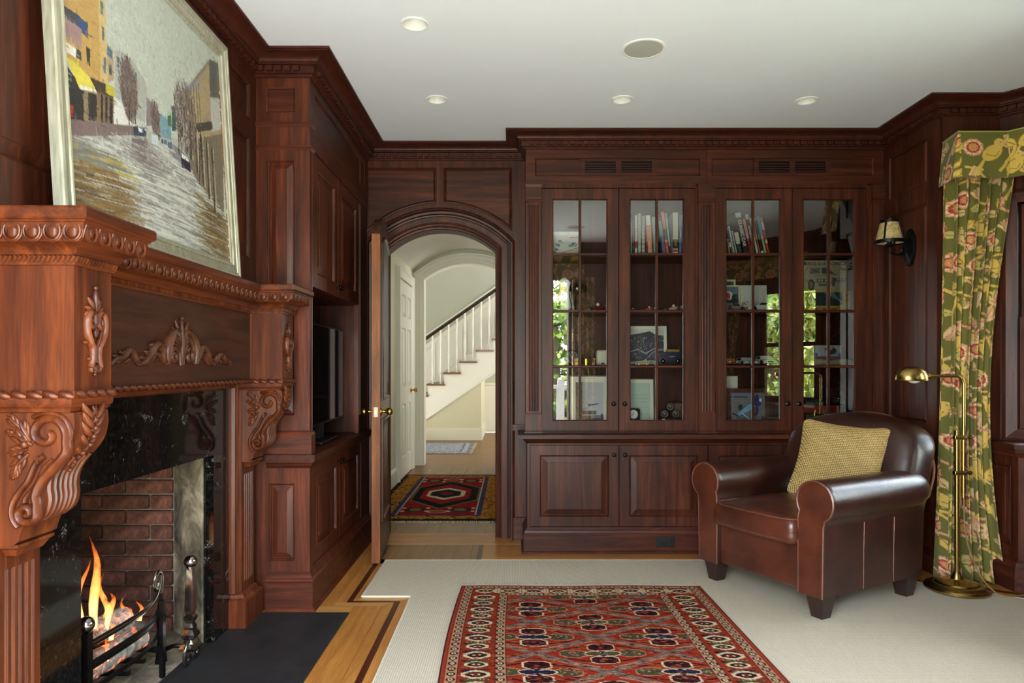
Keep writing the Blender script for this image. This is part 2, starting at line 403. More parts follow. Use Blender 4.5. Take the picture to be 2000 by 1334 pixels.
# ------------------------------------------------------------------ left wall (chimney breast), wall behind cabinets
m = MB(); LW2 = LWX-.036; m.box(LWX-.2, LWX, NEAR_Y-.25, 4.95, 1.50, CEIL); m.box(LWX-.2, LW2, NEAR_Y-.25, 2.00, 0, 1.50); m.box(LWX-.2, LW2, 3.15, 4.95, 0, 1.50); m.box(LWX-.2, LW2, 2.00, 3.15, .87, 1.50)
m.box(LW2-.01, LWX, NEAR_Y-.25, 1.60, 0, 1.50)
wl_ = struct('wall_left', m, W['z'], 'dark cherry panelled chimney breast wall')
tl = tf_px(LWX)
m = MB(); holes = [(.75, 1.50, 1.72, 2.30), (1.62, 2.62, 1.72, 2.30), (2.76, 3.28, 1.72, 2.30), (.75, 1.50, 2.39, 2.56), (1.62, 2.62, 2.39, 2.56), (2.76, 3.28, 2.39, 2.56)]
panelled(m, tl, NEAR_Y, TVY, 1.575, CEIL-.098, holes, .02); m.build('panel_frame', W['z'], wl_)
for h in holes: raised_panel(tl, *h, .02, W['z'], wl_)

# ------------------------------------------------------------------ back wall with the arch
AX, AHW, AR = -.497, .382, .559; AZC = 2.165-AR
def arch_path(off, n=28, cx=AX, hw=AHW, R=AR, zc=AZC, z0=0.0):
    r = R+off; h = hw+off; zs = zc+math.sqrt(max(1e-6, r*r-h*h)); a0 = math.atan2(zs-zc, h)
    pts = [(cx-h, z0)]
    for k in range(n+1):
        a = math.pi-a0-(math.pi-2*a0)*k/n; pts.append((cx+r*math.cos(a), zc+r*math.sin(a)))
    return pts+[(cx+h, z0)]
def arch_wall(mb, X0, X1, Z1, Y0, Y1, path):
    """wall between Y0 and Y1 with an arched opening along path"""
    mb.box(X0, path[0][0], Y0, Y1, 0, Z1); mb.box(path[-1][0], X1, Y0, Y1, 0, Z1)
    pts = path[1:-1]
    for (xa, za), (xb, zb) in zip(pts, pts[1:]):
        if xb-xa < 1e-6: continue
        v = [(xa, Y0, za), (xb, Y0, zb), (xb, Y0, Z1), (xa, Y0, Z1), (xa, Y1, za), (xb, Y1, zb), (xb, Y1, Z1), (xa, Y1, Z1)]
        mb.add(v, [(0, 1, 2, 3), (7, 6, 5, 4), (0, 4, 5, 1)])
m = MB(); arch_wall(m, -1.45, BKX+.02, CEIL, ARCHY, 4.80, arch_path(.118))
m.box(BKX+.02, 4.0, 4.86, 5.0, 0, CEIL)
wb = struct('wall_back', m, W['z'], 'dark cherry panelled wall with an arched doorway')
m = MB(); arch_wall(m, -1.45, BKX+.1, CEIL, 4.80, 4.95, arch_path(0.0)); struct('wall_back_core', m, W['z'], 'wall core around the arched doorway')
CAS = [(-.002, -.148), (-.002, .004), (.003, .010), (.010, .012), (.014, .002), (.018, .002), (.024, .010), (.034, .014), (.040, .022), (.044, .022), (.046, .030), (.080, .032), (.084, .040), (.092, .042), (.096, .020), (.100, .020), (.104, .034), (.118, .036), (.118, -.02)]
m = MB(); m.sweep(arch_path(0.0), [(-o, c) for o, c in CAS], tf_xz(4.80), side=1); struct('trim_2', m, W['z'], 'moulded cherry casing around the arched doorway', True, angle=25)
m = MB(); m.sweep(arch_path(.118), [(-o, c) for o, c in [(0, -.01), (0, .010), (.006, .014), (.012, .010), (.016, .004), (.022, .004), (.022, -.01)]], tf_xz(ARCHY), side=1); m.build('arch_bead', W['z'], wb, True, 30)
def arch_panel(x0, x1, ztop, R):
    n = 18; xs = [x0+(x1-x0)*k/n for k in range(n+1)]
    zb = lambda x: AZC+math.sqrt(max(1e-4, R*R-(x-AX)**2))
    loop = [(x, zb(x)) for x in xs]+[(x1, ztop), (x0, ztop)]
    mm = MB(); mm.sweep(loop, [(-.02, 0), (-.02, .012), (-.012, .016), (-.006, .010), (0, .003), (0, 0)], tf_xz(ARCHY), closed=True, side=-1)
    o = mm.build('panel_moulding', W['x'], wb, True, 30)
    m2 = MB(); c = [tf_xz(ARCHY)(a, b, .002) for a, b in loop]; m2.add(c, [tuple(range(len(c)))]); m2.build('panel', W['x'], wb)
arch_panel(-.992, AX-.045, 2.552, .745); arch_panel(AX+.045, -.02, 2.552, .745)
m = MB(); m.box(.01, BKX, ARCHY-.02, ARCHY, 0, .14); m.box(.01, BKX, ARCHY-.026, ARCHY, .14, .16); m.box(.005, BKX, ARCHY-.03, ARCHY, .76, .80); struct('baseboard_back', m, W['x'], 'dark wooden plinth beside the arched doorway')

# the door, standing open into the room
hx, hy, ex, ey = -.888, 4.80, -.822, 4.12; DL = math.hypot(ex-hx, ey-hy); du = ((ex-hx)/DL, (ey-hy)/DL); dn = (-du[1], du[0])      # dn faces +x
d1 = thing('door_1', 'tall arched cherry door standing open on brass knobs', 'door', (hx, hy, 0)); d1['kind'] = 'structure'
tfd = tf_any((hx, hy), du, dn)
top = lambda u: AZC+math.sqrt(max(1e-4, (AR-.004)**2-(min(AHW, abs(u/DL*2-1)*AHW))**2))-.006
MDOOR = wood('door_edge_lit', (112, 58, 24), (172, 104, 50), 'z', rough=.5, coat=0); MDF = wood('door_face', (60, 32, 20), (104, 64, 42), 'z', coat=.2)  # leading edge: lit tone painted in as a brighter copy of the face wood
n = 20; us = [DL*k/n for k in range(n+1)]
outer = [(0, .012)]+[(u, top(u)) for u in us]+[(DL, .012)]
m = MB(); m.prism(outer, -.025, .025, tfd); m.build('door_leaf', MDF, d1)
m = MB(); m.box(DL, DL+.002, .012, top(DL)-.002, -.025, .025, lambda a, b, c: tfd(a, b, c)); m.build('door_edge', MDOOR, d1)
for z0, z1 in ((.25, .86), (1.0, None)):
    for sg in (1, -1):
        m = MB(); lp = [(.11, z0), (DL-.11, z0)]
        if z1: lp += [(DL-.11, z1), (.11, z1)]
        else: lp += [(u, top(u)-.13) for u in [DL-.11-(DL-.22)*k/10 for k in range(11)]]
        fld = [(sum(p[0] for p in lp)/len(lp), sum(p[1] for p in lp)/len(lp))]
        m.sweep(lp, [(-.012, sg*.024), (-.012, sg*.034), (.0, sg*.038), (.012, sg*.030), (.03, sg*.0252)], tfd, closed=True, side=-1); m.build('panel_moulding', MDF, d1, True, 30)
        m = MB(); c = [tfd(*((p[0]+(fld[0][0]-p[0])*.2), (p[1]+(fld[0][1]-p[1])*.1), sg*.029)) if False else tfd(p[0]+(fld[0][0]-p[0])*.22, p[1]+(fld[0][1]-p[1])*.10, sg*.029) for p in lp]; m.add(c, [tuple(range(len(c)))]); m.build('panel', MDF, d1)
BRASS = plain('polished_brass', (196, 152, 70), .22, 1.0); BRASSD = plain('aged_brass', (140, 106, 50), .28, 1.0)
STEEL = plain('satin_nickel', (150, 144, 130), .5, .7)
kz = .925
for sg in (1, -1):
    c = tfd(DL-.062, kz, 0); nv = Vector((dn[0]*sg, dn[1]*sg, 0))
    m = MB(); prof = [(.028, .025), (.028, .029), (.020, .033), (.010, .036), (.009, .050), (.014, .056), (.024, .062), (.029, .074), (.027, .086), (.018, .094), (.001, .096)]
    loops = []
    for r, h in prof:
        loops.append([tuple(Vector(c)+nv*h+Vector((-nv.y, nv.x, 0))*r*math.cos(2*math.pi*i/16)+Vector((0, 0, 1))*r*math.sin(2*math.pi*i/16)*(1.0 if h < .055 else .82)) for i in range(16)])
    m.loft(loops); m.build('door_knob', BRASS, d1, True)
m = MB(); m.box(DL+.002, DL+.0035, kz-.030, kz+.030, -.0125, .0125, tfd); lp = m.build('latch_plate', STEEL, d1)
m = MB(); m.box(DL+.003, DL+.012, kz-.010, kz+.010, -.006, .006, tfd); m.build('latch_bolt', BRASS, lp)

# ------------------------------------------------------------------ passage and stair hall behind the arch
CREAM = painted('hall_cream_paint', (214, 209, 182), .6, .02); HWHITE = painted('hall_trim_paint', (226, 224, 210), .45, .01); SAGE = painted('stair_wall_paint', (186, 190, 176), .65, .02)
VAULT = painted('vault_paint', (206, 205, 194), .7, .01)
PX0, PX1, PY0, PY1 = -1.2, .14, 4.95, 8.30
m = MB(); m.box(PX0-.15, PX0, PY0, PY1, 0, 2.9); wp = struct('wall_passage_left', m, CREAM, 'cream painted passage wall')
m = MB(); m.box(PX1, PX1+.15, PY0, PY1, 0, 2.9); struct('wall_passage_right', m, CREAM, 'cream painted passage wall')
VC, VH, VR = (PX0+PX1)/2, .67, .995; VZ = 2.62-VR
m = MB(); n = 24; arc = [(VC+VR*math.cos(a), VZ+VR*math.sin(a)) for a in [math.pi-math.acos(VH/VR)-(math.pi-2*math.acos(VH/VR))*k/n for k in range(n+1)]]
m.prism(arc+[(PX1, 2.95), (PX0, 2.95)], 0, PY1-PY0, lambda a, b, c: (a, PY0+c, b)); struct('ceiling_passage', m, VAULT, 'pale barrel-vaulted passage ceiling', True)
def apath(off): return arch_path(off, 28, -.53, .54, .86, 2.45-.86)
m = MB(); arch_wall(m, PX0-.15, PX1+.15, 3.0, PY1, PY1+.16, apath(.0)); m.box(-3.0, PX0-.15, PY1, PY1+.16, 0, 5.2); m.box(PX1+.15, 2.4, PY1, PY1+.16, 0, 5.2); m.box(PX0-.15, PX1+.15, PY1, PY1+.16, 3.0, 5.2)
struct('wall_stair_hall_near', m, CREAM, 'cream wall with the white cased arch')
WC = [(-.002, -.162), (-.002, .012), (.012, .016), (.02, .012), (.05, .014), (.055, .022), (.10, .024), (.108, .034), (.13, .036), (.13, 0)]
m = MB(); m.sweep(apath(0.0), [(-o, c) for o, c in WC], tf_xz(PY1), side=1); struct('trim_3', m, HWHITE, 'white moulded casing around the inner arch', True, angle=25)
m = MB()
for y0, y1 in ((PY0, 7.05), (8.05, PY1-.04)):
    m.prism([(0, 0), (.018, 0), (.018, .13), (.012, .15), (.004, .165), (0, .165)], 0, y1-y0, lambda a, b, c, y0=y0: (PX0+a, y0+c, b))
struct('baseboard_passage', m, HWHITE, 'white passage baseboard')
d2 = thing('door_2', 'white six-panel door in the cream passage wall', 'door', (PX0, 7.15, 0)); d2['kind'] = 'structure'
td = tf_px(PX0); m = MB(); holes = []
for z0, z1 in ((.22, .80), (.98, 1.62), (1.74, 1.98)):
    for y0, y1 in ((7.26, 7.51), (7.62, 7.87)): holes.append((y0, y1, z0, z1))
panelled(m, td, 7.15, 7.98, .01, 2.12, holes, .03); m.build('door_leaf', HWHITE, d2)
for h in holes: raised_panel(td, *h, .03, HWHITE, d2, bevel=.03)
m = MB(); m.lathe([(.028, 0), (.028, .008), (.01, .012), (.01, .035), (.026, .045), (.028, .06), (.018, .072), (.001, .074)], (PX0+.03, 7.90, .93), 14, 'x'); m.build('door_knob', BRASS, d2, True)
m = MB(); m.sweep([(7.13, 0), (7.13, 2.14), (8.0, 2.14), (8.0, 0)], [(-o, c) for o, c in [(0, 0), (0, .03), (.02, .036), (.07, .038), (.09, .05), (.10, .05), (.10, 0)]], td, side=1); struct('trim_4', m, HWHITE, 'white casing around the passage door')
# stair hall shell
SY = 11.1
m = MB(); m.box(-3.0, 2.4, 12.55, 12.75, 0, 5.2); struct('wall_stair_hall_back', m, SAGE, 'sage grey stair hall wall')
m = MB(); m.box(-3.15, -3.0, PY1, 12.75, 0, 5.2); struct('wall_stair_hall_left', m, CREAM, 'cream stair hall wall')
m = MB(); m.box(2.4, 2.55, PY1, 12.75, 0, 5.2); struct('wall_stair_hall_right', m, CREAM, 'cream stair hall wall')
m = MB(); m.box(-3.15, 2.55, PY1, 12.75, 5.2, 5.35); struct('ceiling_stair_hall', m, WHITE, 'white stair hall ceiling')
m = MB(); m.box(2.2, 2.4, 11.0, 12.55, 0, .1)
NX = lambda k: -1.366+.264*(k-5); RISE = .184
st = thing('staircase', 'white staircase with wooden treads and a dark handrail', 'staircase', (NX(1), SY, 0))
STW = plain('stair_white', (236, 235, 228), .4); TRD = wood('tread_oak', (120, 82, 44), (160, 114, 66), 'x', coat=.4); RAIL = plain('handrail_dark', (38, 24, 20), .25, coat=.5)
nst = 13
for k in range(1, nst):
    x = NX(k); z = RISE*k
    m = MB(); m.box(x-.02, x+.264+.01, SY-.035, 12.40, z-.03, z); m.build('tread', TRD, st)
    m = MB(); m.box(x+.006, x+.022, SY+.012, 12.40, z-RISE, z-.03); m.build('riser', STW, st)
pts = []
for k in range(1, nst): pts += [(NX(k), RISE*(k-1)+.0), (NX(k), RISE*k-.03)]
pts += [(NX(nst), RISE*(nst-1)-.03)]
slope = RISE/.264
low = [(NX(nst), RISE*(nst-1)-.03-.40), (NX(3), 0)]
m = MB(); m.prism(pts+low, 0, .03, lambda a, b, c: (a, SY+c, b)); m.build('stringer', STW, st)
m = MB(); zt = lambda x: slope*(x-NX(3)); m.sweep([(NX(3)+.03, .02), (NX(nst), RISE*(nst-1)-.43)], [(0, 0), (0, .012), (.012, .018), (.028, .012), (.028, 0)], tf_xz(SY), side=-1); m.build('stringer_moulding', STW, st)
bals = {}
for k in range(1, nst):
    for t, h in ((.07, .80), (.202, .89)):
        x = NX(k)+t; z = RISE*k
        if t not in bals:
            m = MB(); prof = [(.016, 0), (.016, .14), (.012, .15), (.017, .165), (.011, .19), (.016, .30), (.010, .62), (.015, .63), (.0145, 1.0)]
            m.lathe([(r, q*h) for r, q in prof], (0, 0, 0), 10); o = local_part('baluster', m, STW, st, True); bals[t] = o; o.location = Vector((x, SY+.03, z))-wloc(st)
        else: share(bals[t], st, Vector((x, SY+.03, z))-wloc(st))
m = MB(); rl = lambda x: RISE*5+.765+slope*(x-NX(5)); m.tube([(NX(1), SY+.03, rl(NX(1))), (NX(nst), SY+.03, rl(NX(nst)))], .034, 10, (1, .85)); m.build('handrail', RAIL, st, True)
m = MB()
ws = [(NX(1), .0), (NX(nst), RISE*(nst-1)), (NX(nst), RISE*(nst-1)+1.02), (NX(1), 1.02)]
m.prism(ws, 0, .02, lambda a, b, c: (a, 12.55-c, b)); wsn = m.build('wainscot', STW, st)
for k in range(1, 8):
    xa = NX(1)+.10+(k-1)*.50; xb = xa+.40; f = lambda x, o: RISE+slope*(x-NX(1))+o
    m = MB(); m.sweep([(xa, f(xa, .12)), (xb, f(xb, .12)), (xb, f(xb, .72)), (xa, f(xa, .72))], [(0, .02), (0, .03), (.012, .034), (.022, .026), (.022, .02)], tf_xz(12.55), closed=True, side=1); m.build('panel_moulding', STW, wsn)
m = MB(); m.tube([(NX(1), 12.53, RISE+1.0), (NX(nst), 12.53, RISE*nst+1.0)], .02, 6); m.build('cap_rail', STW, wsn)
m = MB(); UX = -.50; m.prism([(-3.0, 0), (UX, 0), (UX, slope*(UX-NX(3))+.03), (NX(3), .03), (-3.0, .03)], 0, .06, lambda a, b, c: (a, SY+.031+c, b)); m.box(UX-.06, UX, SY+.0915, 12.55, 0, 1.2)
struct('wall_under_stairs', m, CREAM, 'cream wall below the staircase')
m = MB(); m.box(-2.2, UX+.012, SY+.012, SY+.03, 0, .17); m.box(-2.2, UX+.008, SY+.018, SY+.03, .17, .20); m.box(UX, UX+.014, SY+.03, 12.55, 0, .19); m.box(UX, 2.4, 12.53, 12.55, 0, .2); m.box(UX, 2.4, 12.535, 12.55, .2, .86); m.box(UX, 2.4, 12.52, 12.55, .86, .90)
struct('baseboard_stair_hall', m, HWHITE, 'white baseboard and dado of the stair hall')

# ------------------------------------------------------------------ right wall with the sconce, bay, near wall
m = MB(); m.box(RWX, RWX+.25, BAY[0][1], 5.0, 0, CEIL); m.box(RWX+.2, BAY[1][0]+.02, BAY[0][1], 4.2, 0, CEIL)
wr = struct('wall_right', m, W['z'], 'dark cherry panelled side wall with the sconce')
tr = tf_nx(RWX); m = MB(); holes = [(BAY[0][1]+.09, BKY-.06, .86, 2.17), (BAY[0][1]+.09, BKY-.06, 2.27, 2.55)]
panelled(m, tr, BAY[0][1], BKY, .16, CEIL-.098, holes, .02); m.build('panel_frame', W['z'], wr)
for h in holes: raised_panel(tr, *h, .02, W['z'], wr, bevel=.012)
m = MB(); holes = [(RWX+.10, 2.70, 2.42, 2.55), (RWX+.10, 2.70, .9, 2.30)]; panelled(m, tf_xz(BAY[0][1]), RWX, BAY[1][0], 0, CEIL-.098, holes, .02); m.build('panel_frame', W['z'], wr)
for h in holes: raised_panel(tf_xz(BAY[0][1]), *h, .02, W['z'], wr, flat=True)
m = MB(); m.prism([(0, 0), (.03, 0), (.03, .14), (.022, .155), (.012, .17), (0, .17)], 0, BKY-BAY[0][1], lambda a, b, c: (RWX-a, BAY[0][1]+c, b)); struct('baseboard_right', m, W['y'], 'dark wooden baseboard below the sconce')
GLASS = None
def clear_glass(name, tint=(.96, .98, .96), ior=1.5):
    m, n, l, b = newmat(name); n.remove(b)
    tr_ = n.new('ShaderNodeBsdfTransparent'); tr_.inputs[0].default_value = (*tint, 1); gl = n.new('ShaderNodeBsdfGlossy'); gl.inputs['Roughness'].default_value = 0.0
    fr = n.new('ShaderNodeFresnel'); fr.inputs[0].default_value = ior; mx = n.new('ShaderNodeMixShader')
    l.new(fr.outputs[0], mx.inputs[0]); l.new(tr_.outputs[0], mx.inputs[1]); l.new(gl.outputs[0], mx.inputs[2]); l.new(mx.outputs[0], n['Material Output'].inputs[0]); return m
GLASS = clear_glass('window_glass'); CASEGLASS = clear_glass('cabinet_glass', (.97, .98, .97), 2.1)
WNO = [0]
def window_wall(p, q, name, z0=.80, z1=2.12, mrg=.10, cols=2, end=None):
    p, q = Vector(p), Vector(q); L = (q-p).length; d = (q-p)/L; nrm = Vector((d.y, -d.x))      # nrm points into the room
    t = tf_any(p, d, nrm); mb = MB(); e1 = end if end else L-mrg
    for a, b, c0, c1 in ((0, mrg, 0, CEIL), (e1, L, 0, CEIL), (mrg, e1, 0, z0), (mrg, e1, z1, CEIL)): mb.box(a, b, c0, c1, -.16, 0, t)
    struct(name, mb, W['z'], 'dark cherry bay window wall')
    WNO[0] += 1
    wi = thing('window_%d' % WNO[0], 'dark framed sash window of the bay', 'window', (p.x, p.y, z0)); wi['kind'] = 'structure'
    mb = MB(); mb.rings(mrg-.07, e1+.07, z0-.02, z1+.07, [(0, 0, 0), (0, 0, .03), (.02, .02, .035), (.07, .07, .02), (.07, .07, -.16)], t, cap1=False); mb.build('window_frame', W['z'], wi)
    zm = (z0+z1)/2
    for a, b, off in ((z0, zm+.02, -.06), (zm-.02, z1, -.09)):
        mb = MB(); mb.rings(mrg, e1, a, b, [(0, 0, off), (0, 0, off+.03), (.045, .045, off+.03), (.045, .045, off)], t, cap1=False); s_ = mb.build('sash', W['z'], wi)
        for k in range(1, cols):
            u = mrg+(e1-mrg)*k/cols; mb = MB(); mb.box(u-.011, u+.011, a+.04, b-.04, off+.002, off+.028, t); mb.build('muntin', W['z'], s_)
        mb = MB(); mb.box(mrg+.04, e1-.04, a+.04, b-.04, off+.012, off+.016, t); mb.build('pane', GLASS, s_)
    return t, L
window_wall(BAY[1], BAY[2], 'wall_bay_far'); window_wall(BAY[2], BAY[3], 'wall_bay_outer', cols=2, end=.78); window_wall(BAY[3], BAY[4], 'wall_bay_near')
for (a, b) in ((BAY[1], BAY[2]), (BAY[3], BAY[4])):
    d = Vector(b)-Vector(a); nrm = Vector((d.y, -d.x)).normalized(); c = (Vector(a)+Vector(b))/2-nrm*.18
    portal('bay_side_daylight', (c.x, c.y, 1.46), (math.pi/2, 0, math.atan2(-nrm.x, nrm.y)), d.length-.24, 1.3)
m = MB(); m.box(RWX, BAY[4][0]+.05, .35, .60, 0, CEIL); m.box(RWX, RWX+.25, NEAR_Y-.25, .6, 0, CEIL); struct('wall_bay_return', m, W['z'], 'dark cherry wall at the near end of the bay')
m = MB(); m.box(LWX-.2, OPX0, NEAR_Y-.25, NEAR_Y, 0, CEIL); m.box(OPX1, RWX+.25, NEAR_Y-.25, NEAR_Y, 0, CEIL); m.box(OPX0, OPX1, NEAR_Y-.25, NEAR_Y, OPZ, CEIL)
struct('wall_near', m, W['z'], 'dark cherry wall with the garden opening')
m = MB(); m.sweep([(OPX0, 0), (OPX0, OPZ), (OPX1, OPZ), (OPX1, 0)], [(-o, c) for o, c in [(0, -.02), (0, .02), (.02, .03), (.09, .03), (.10, .04), (.11, 0)]], tf_xzb(NEAR_Y), side=1); struct('trim_5', m, W['z'], 'dark casing around the garden opening')
# ------------------------------------------------------------------ fireplace
def spiral(cx, cz, r0, r1, a0, a1, n=26):
    return [(cx+(r0+(r1-r0)*k/n)*math.cos(math.radians(a0+(a1-a0)*k/n)), cz+(r0+(r1-r0)*k/n)*math.sin(math.radians(a0+(a1-a0)*k/n))) for k in range(n+1)]
def smoothpath(pts, sub=6):
    P = [Vector(p) for p in pts]; out = []
    for k in range(len(P)-1):
        p0, p1, p2, p3 = P[max(k-1, 0)], P[k], P[k+1], P[min(k+2, len(P)-1)]
        for j in range(sub):
            t = j/sub; out.append(tuple(.5*((2*p1)+(p2-p0)*t+(2*p0-5*p1+4*p2-p3)*t*t+(3*p1-p0-3*p2+p3)*t**3)))
    return out+[tuple(P[-1])]
def relief_tube(mb, pts2, r0, r1, tf, c=.0, n=8, h=1.0, mid=None):
    """a carved rib lying on a plane; pts2 in (u, v)"""
    P = [(p[0], p[1], c) for p in pts2]; rr = (lambda t: r0+(r1-r0)*t) if mid is None else (lambda t: (r0*(1-t)+r1*t)+mid*math.sin(math.pi*t))
    mb.tube(P, rr, n, (1, h), up=(0, 0, 1), tf=tf)
def relief_leaf(mb, u, v, ang, L, wd, tf, c=0.0, lift=.012, n=8):
    """a carved leaf with a raised rim and sunk middle"""
    ca, sa = math.cos(math.radians(ang)), math.sin(math.radians(ang)); loops = []
    for k in range(n+1):
        t = k/n; w = wd*math.sin(math.pi*min(1, t*.92+.06))**.8*(1+.16*math.sin(t*16)); hgt = lift*math.sin(math.pi*(t*.85+.1))
        row = []
        for s, hh in ((-1, 0), (-.62, 1), (-.2, .55), (0, .8), (.2, .55), (.62, 1), (1, 0)):
            a, b = L*t, w*s; row.append(tf(u+a*ca-b*sa, v+a*sa+b*ca, c+hgt*hh-.001*(1-hh)))
        loops.append(row)
    mb.loft(loops, closed=False)

FRZ = wood('frieze_cherry_shaded', (52, 27, 17), (86, 48, 30), 'y', rough=.5, coat=0.0)  # same wood as the mantel, darkened to paint in the recess's shade
def lobe(mb, u, v, ang, L, w, tf, c=.002, bend=0.0, n=9, h=1.1):
    """a carved rounded lobe: swelling rib that may curl to one side"""
    P = []; a = math.radians(ang); x, y = u, v
    for k in range(n+1):
        P.append((x, y, c)); x += L/n*math.cos(a); y += L/n*math.sin(a); a += math.radians(bend)/n
    mb.tube(P, lambda t: max(.0006, w*math.sin(math.pi*(.10+.86*t))**.75), 8, (1, h), up=(0, 0, 1), tf=tf)
def spray(mb, u, v, ang, L, w, tf, c=.002):
    """a leaf of five lobes on one stem"""
    lobe(mb, u, v, ang, L, w*.42, tf, c, 0, h=1.3); ca, sa = math.cos(math.radians(ang)), math.sin(math.radians(ang))
    for q, k in ((.18, .62), (.45, .5)):
        for sg in (-1, 1): lobe(mb, u+L*q*ca, v+L*q*sa, ang+sg*34, L*k, w*.36, tf, c, -sg*26)
mt = thing('fireplace_mantel', 'carved cherry fireplace mantel with scroll corbels and fluted pilasters', 'mantel', (LWX, 2.47, 0))
BF, RF = -1.0565, -1.206
bpath = [(LWX, 1.647), (BF, 1.647), (BF, 1.799), (RF, 1.799), (RF, 3.141), (BF, 3.141), (BF, 3.291), (LWX, 3.291)]
prof = [(-.06, 1.444), (.006, 1.445), (.006, 1.450), (.007, 1.467), (.012, 1.469), (.014, 1.474), (.019, 1.482), (.028, 1.489), (.040, 1.493), (.045, 1.494), (.047, 1.499), (.056, 1.512), (.062, 1.524), (.064, 1.535), (.069, 1.537), (.069, 1.541), (-.06, 1.541)]
m = MB(); m.sweep(bpath, prof, IDT, side=1, cap=False); m.build('cornice', MY, mt, True, 30)
m = MB(); o = .0785
def opath(o): return [(LWX, 1.647-o), (BF+o, 1.647-o), (BF+o, 1.799+o), (RF+o, 1.799+o), (RF+o, 3.141-o), (BF+o, 3.141-o), (BF+o, 3.291+o), (LWX, 3.291+o)]
m.sweep(opath(o-.006), [(-.3, 1.5415), (0, 1.5415), (.004, 1.545), (.006, 1.549), (.006, 1.566), (.004, 1.571), (0, 1.5725)], IDT, side=1, cap=False)
m.v = [(max(LWX, p[0]), p[1], p[2]) for p in m.v]
sh = MB(); sh.prism(opath(o-.006), 1.5415, 1.5725); sh.sweep(opath(o-.006), [(0, 1.5415), (.004, 1.545), (.006, 1.549), (.006, 1.566), (.004, 1.571), (0, 1.5725)], IDT, side=1, cap=False); sh.build('mantel_shelf', MY, mt)
for a, b, x, nm in ((1.647, 1.799, BF, 'block'), (3.141, 3.291, BF, 'block'), (1.799, 3.141, RF, 'frieze_board')):
    m = MB(); m.box(LWX, x, a, b, 1.141, 1.446); m.build(nm, MZ if nm == 'block' else FRZ, mt)
# egg-and-dart course: every egg its own carved piece
m = MB(); n_ = 12
m.sphere((0, -.001, 0), 1, 12, 8, (.0128, .007, .0165))
m.tube([(.0190*math.cos(a), .004, .0215*math.sin(a)) for a in [math.radians(40-260*k/14) for k in range(15)]], .0026, 6)
m.tube([(.0226*math.cos(a), .001, .0240*math.sin(a)) for a in [math.radians(20-220*k/14) for k in range(15)]], .0018, 5)
m.add([(.021, -.002, .018), (.029, -.002, .018), (.025, .008, .014), (.025, -.002, -.018)], [(0, 2, 3), (1, 3, 2), (0, 1, 2), (0, 3, 1)])
egg = None
def course(p, q, step, out, z, fn):
    p, q = Vector(p), Vector(q); d = q-p; L = d.length; d.normalize(); nr = Vector((d.y, -d.x)); n = max(1, round(L/step)); st_ = L/n
    for k in range(n):
        c = p+d*st_*(k+.5)+nr*out; fn((c.x, c.y, z), math.atan2(-nr.y, -nr.x)-math.pi/2)      # local +y points out after the half turn below
segs = list(zip(bpath, bpath[1:]))
first = {}
def put(key, mbx, mat):
    def fn(c, a):
        loc = Vector(c)-wloc(mt)
        if key not in first: first[key] = local_part(key, mbx, mat, mt, True, 50); first[key].location = loc; first[key].rotation_euler = (0, 0, a+math.pi)
        else: share(first[key], mt, loc, (0, 0, a+math.pi))
    return fn
def opseg(o): P = opath(o); return list(zip(P, P[1:]))
for k, (p, q) in enumerate(opseg(.058)):
    if k == 6: continue
    course(p, q, .049, 0.0, 1.516, put('egg_ornament', m, MCARV))
g = MB(); g.tube([(-.018, .001, -.006), (-.008, .005, -.003), (.008, .005, .003), (.018, .001, .006)], [.004, .0085, .0085, .004], 8)
for k, (p, q) in enumerate(opseg(.006)):
    if k == 6: continue
    course(p, q, .040 if k != 3 else .042, 0.0, 1.132, put('gadroon', g, MCARV))
m = MB(); m.sweep(bpath, [(-.05, 1.124), (.004, 1.124), (.004, 1.141), (-.05, 1.141)], IDT, side=1, cap=False); m.build('gadroon_backing', MY, mt)
rb = MB()
for p, q in opseg(.009)[:6]:
    p, q = Vector(p), Vector(q); d = q-p; L = d.length; d.normalize(); n = int(L/.0115)
    for k in range(n):
        c = p+d*((k+.5)*L/n); rb.tube([(c.x-d.x*.004, c.y-d.y*.004, 1.4525), (c.x+d.x*.004, c.y+d.y*.004, 1.4655)], [.003, .0045], 5)
tag(rb.build('bead_course', MCARV, mt, True), kind='stuff')

# pilasters with flutes, cap and corbel
PX = -1.244
def pilaster(y0, y1):
    p = bpy.data.objects.new('pilaster', None); COL.objects.link(p); p.parent = mt; p.location = Vector((LWX, (y0+y1)/2, 0))-wloc(mt)
    m = MB(); nfl = 5; w_ = y1-y0; mg = .018; fw = (w_-2*mg)/nfl; sec = [(LW2, y0), (PX, y0)]
    for k in range(nfl):
        c = y0+mg+fw*(k+.5); r = fw*.36
        sec += [(PX, c-r)]+[(PX-r*.9*math.sin(math.pi*j/6), c-r*math.cos(math.pi*j/6)) for j in range(1, 6)]+[(PX, c+r)]
    sec += [(PX, y1), (LW2, y1)]
    m.prism(sec, .20, .70); m.box(LW2, PX, y0, y1, .0, .20); m.box(LW2, PX, y0, y1, .70, 1.09); m.build('shaft', MZ, p)
    m = MB(); m.sweep([(LW2, y0-.0), (PX, y0), (PX, y1), (LW2, y1)], [(-.02, 0), (.030, 0), (.030, .125), (.024, .132), (.016, .138), (.010, .152), (0, .160)], IDT, side=1, cap=False); m.build('plinth', MZ, p)
    m = MB(); m.sweep([(LWX, y0), (BF-.01, y0), (BF-.01, y1), (LWX, y1)], [(-.15, 1.088), (-.004, 1.088), (.0, 1.090), (.002, 1.098), (.008, 1.104), (.010, 1.110), (.010, 1.124), (-.15, 1.124)], IDT, side=1, cap=False)
    m.box(LW2, BF-.012, y0+.002, y1-.002, 1.0885, 1.123); m.build('cap', MY, p)
    return p
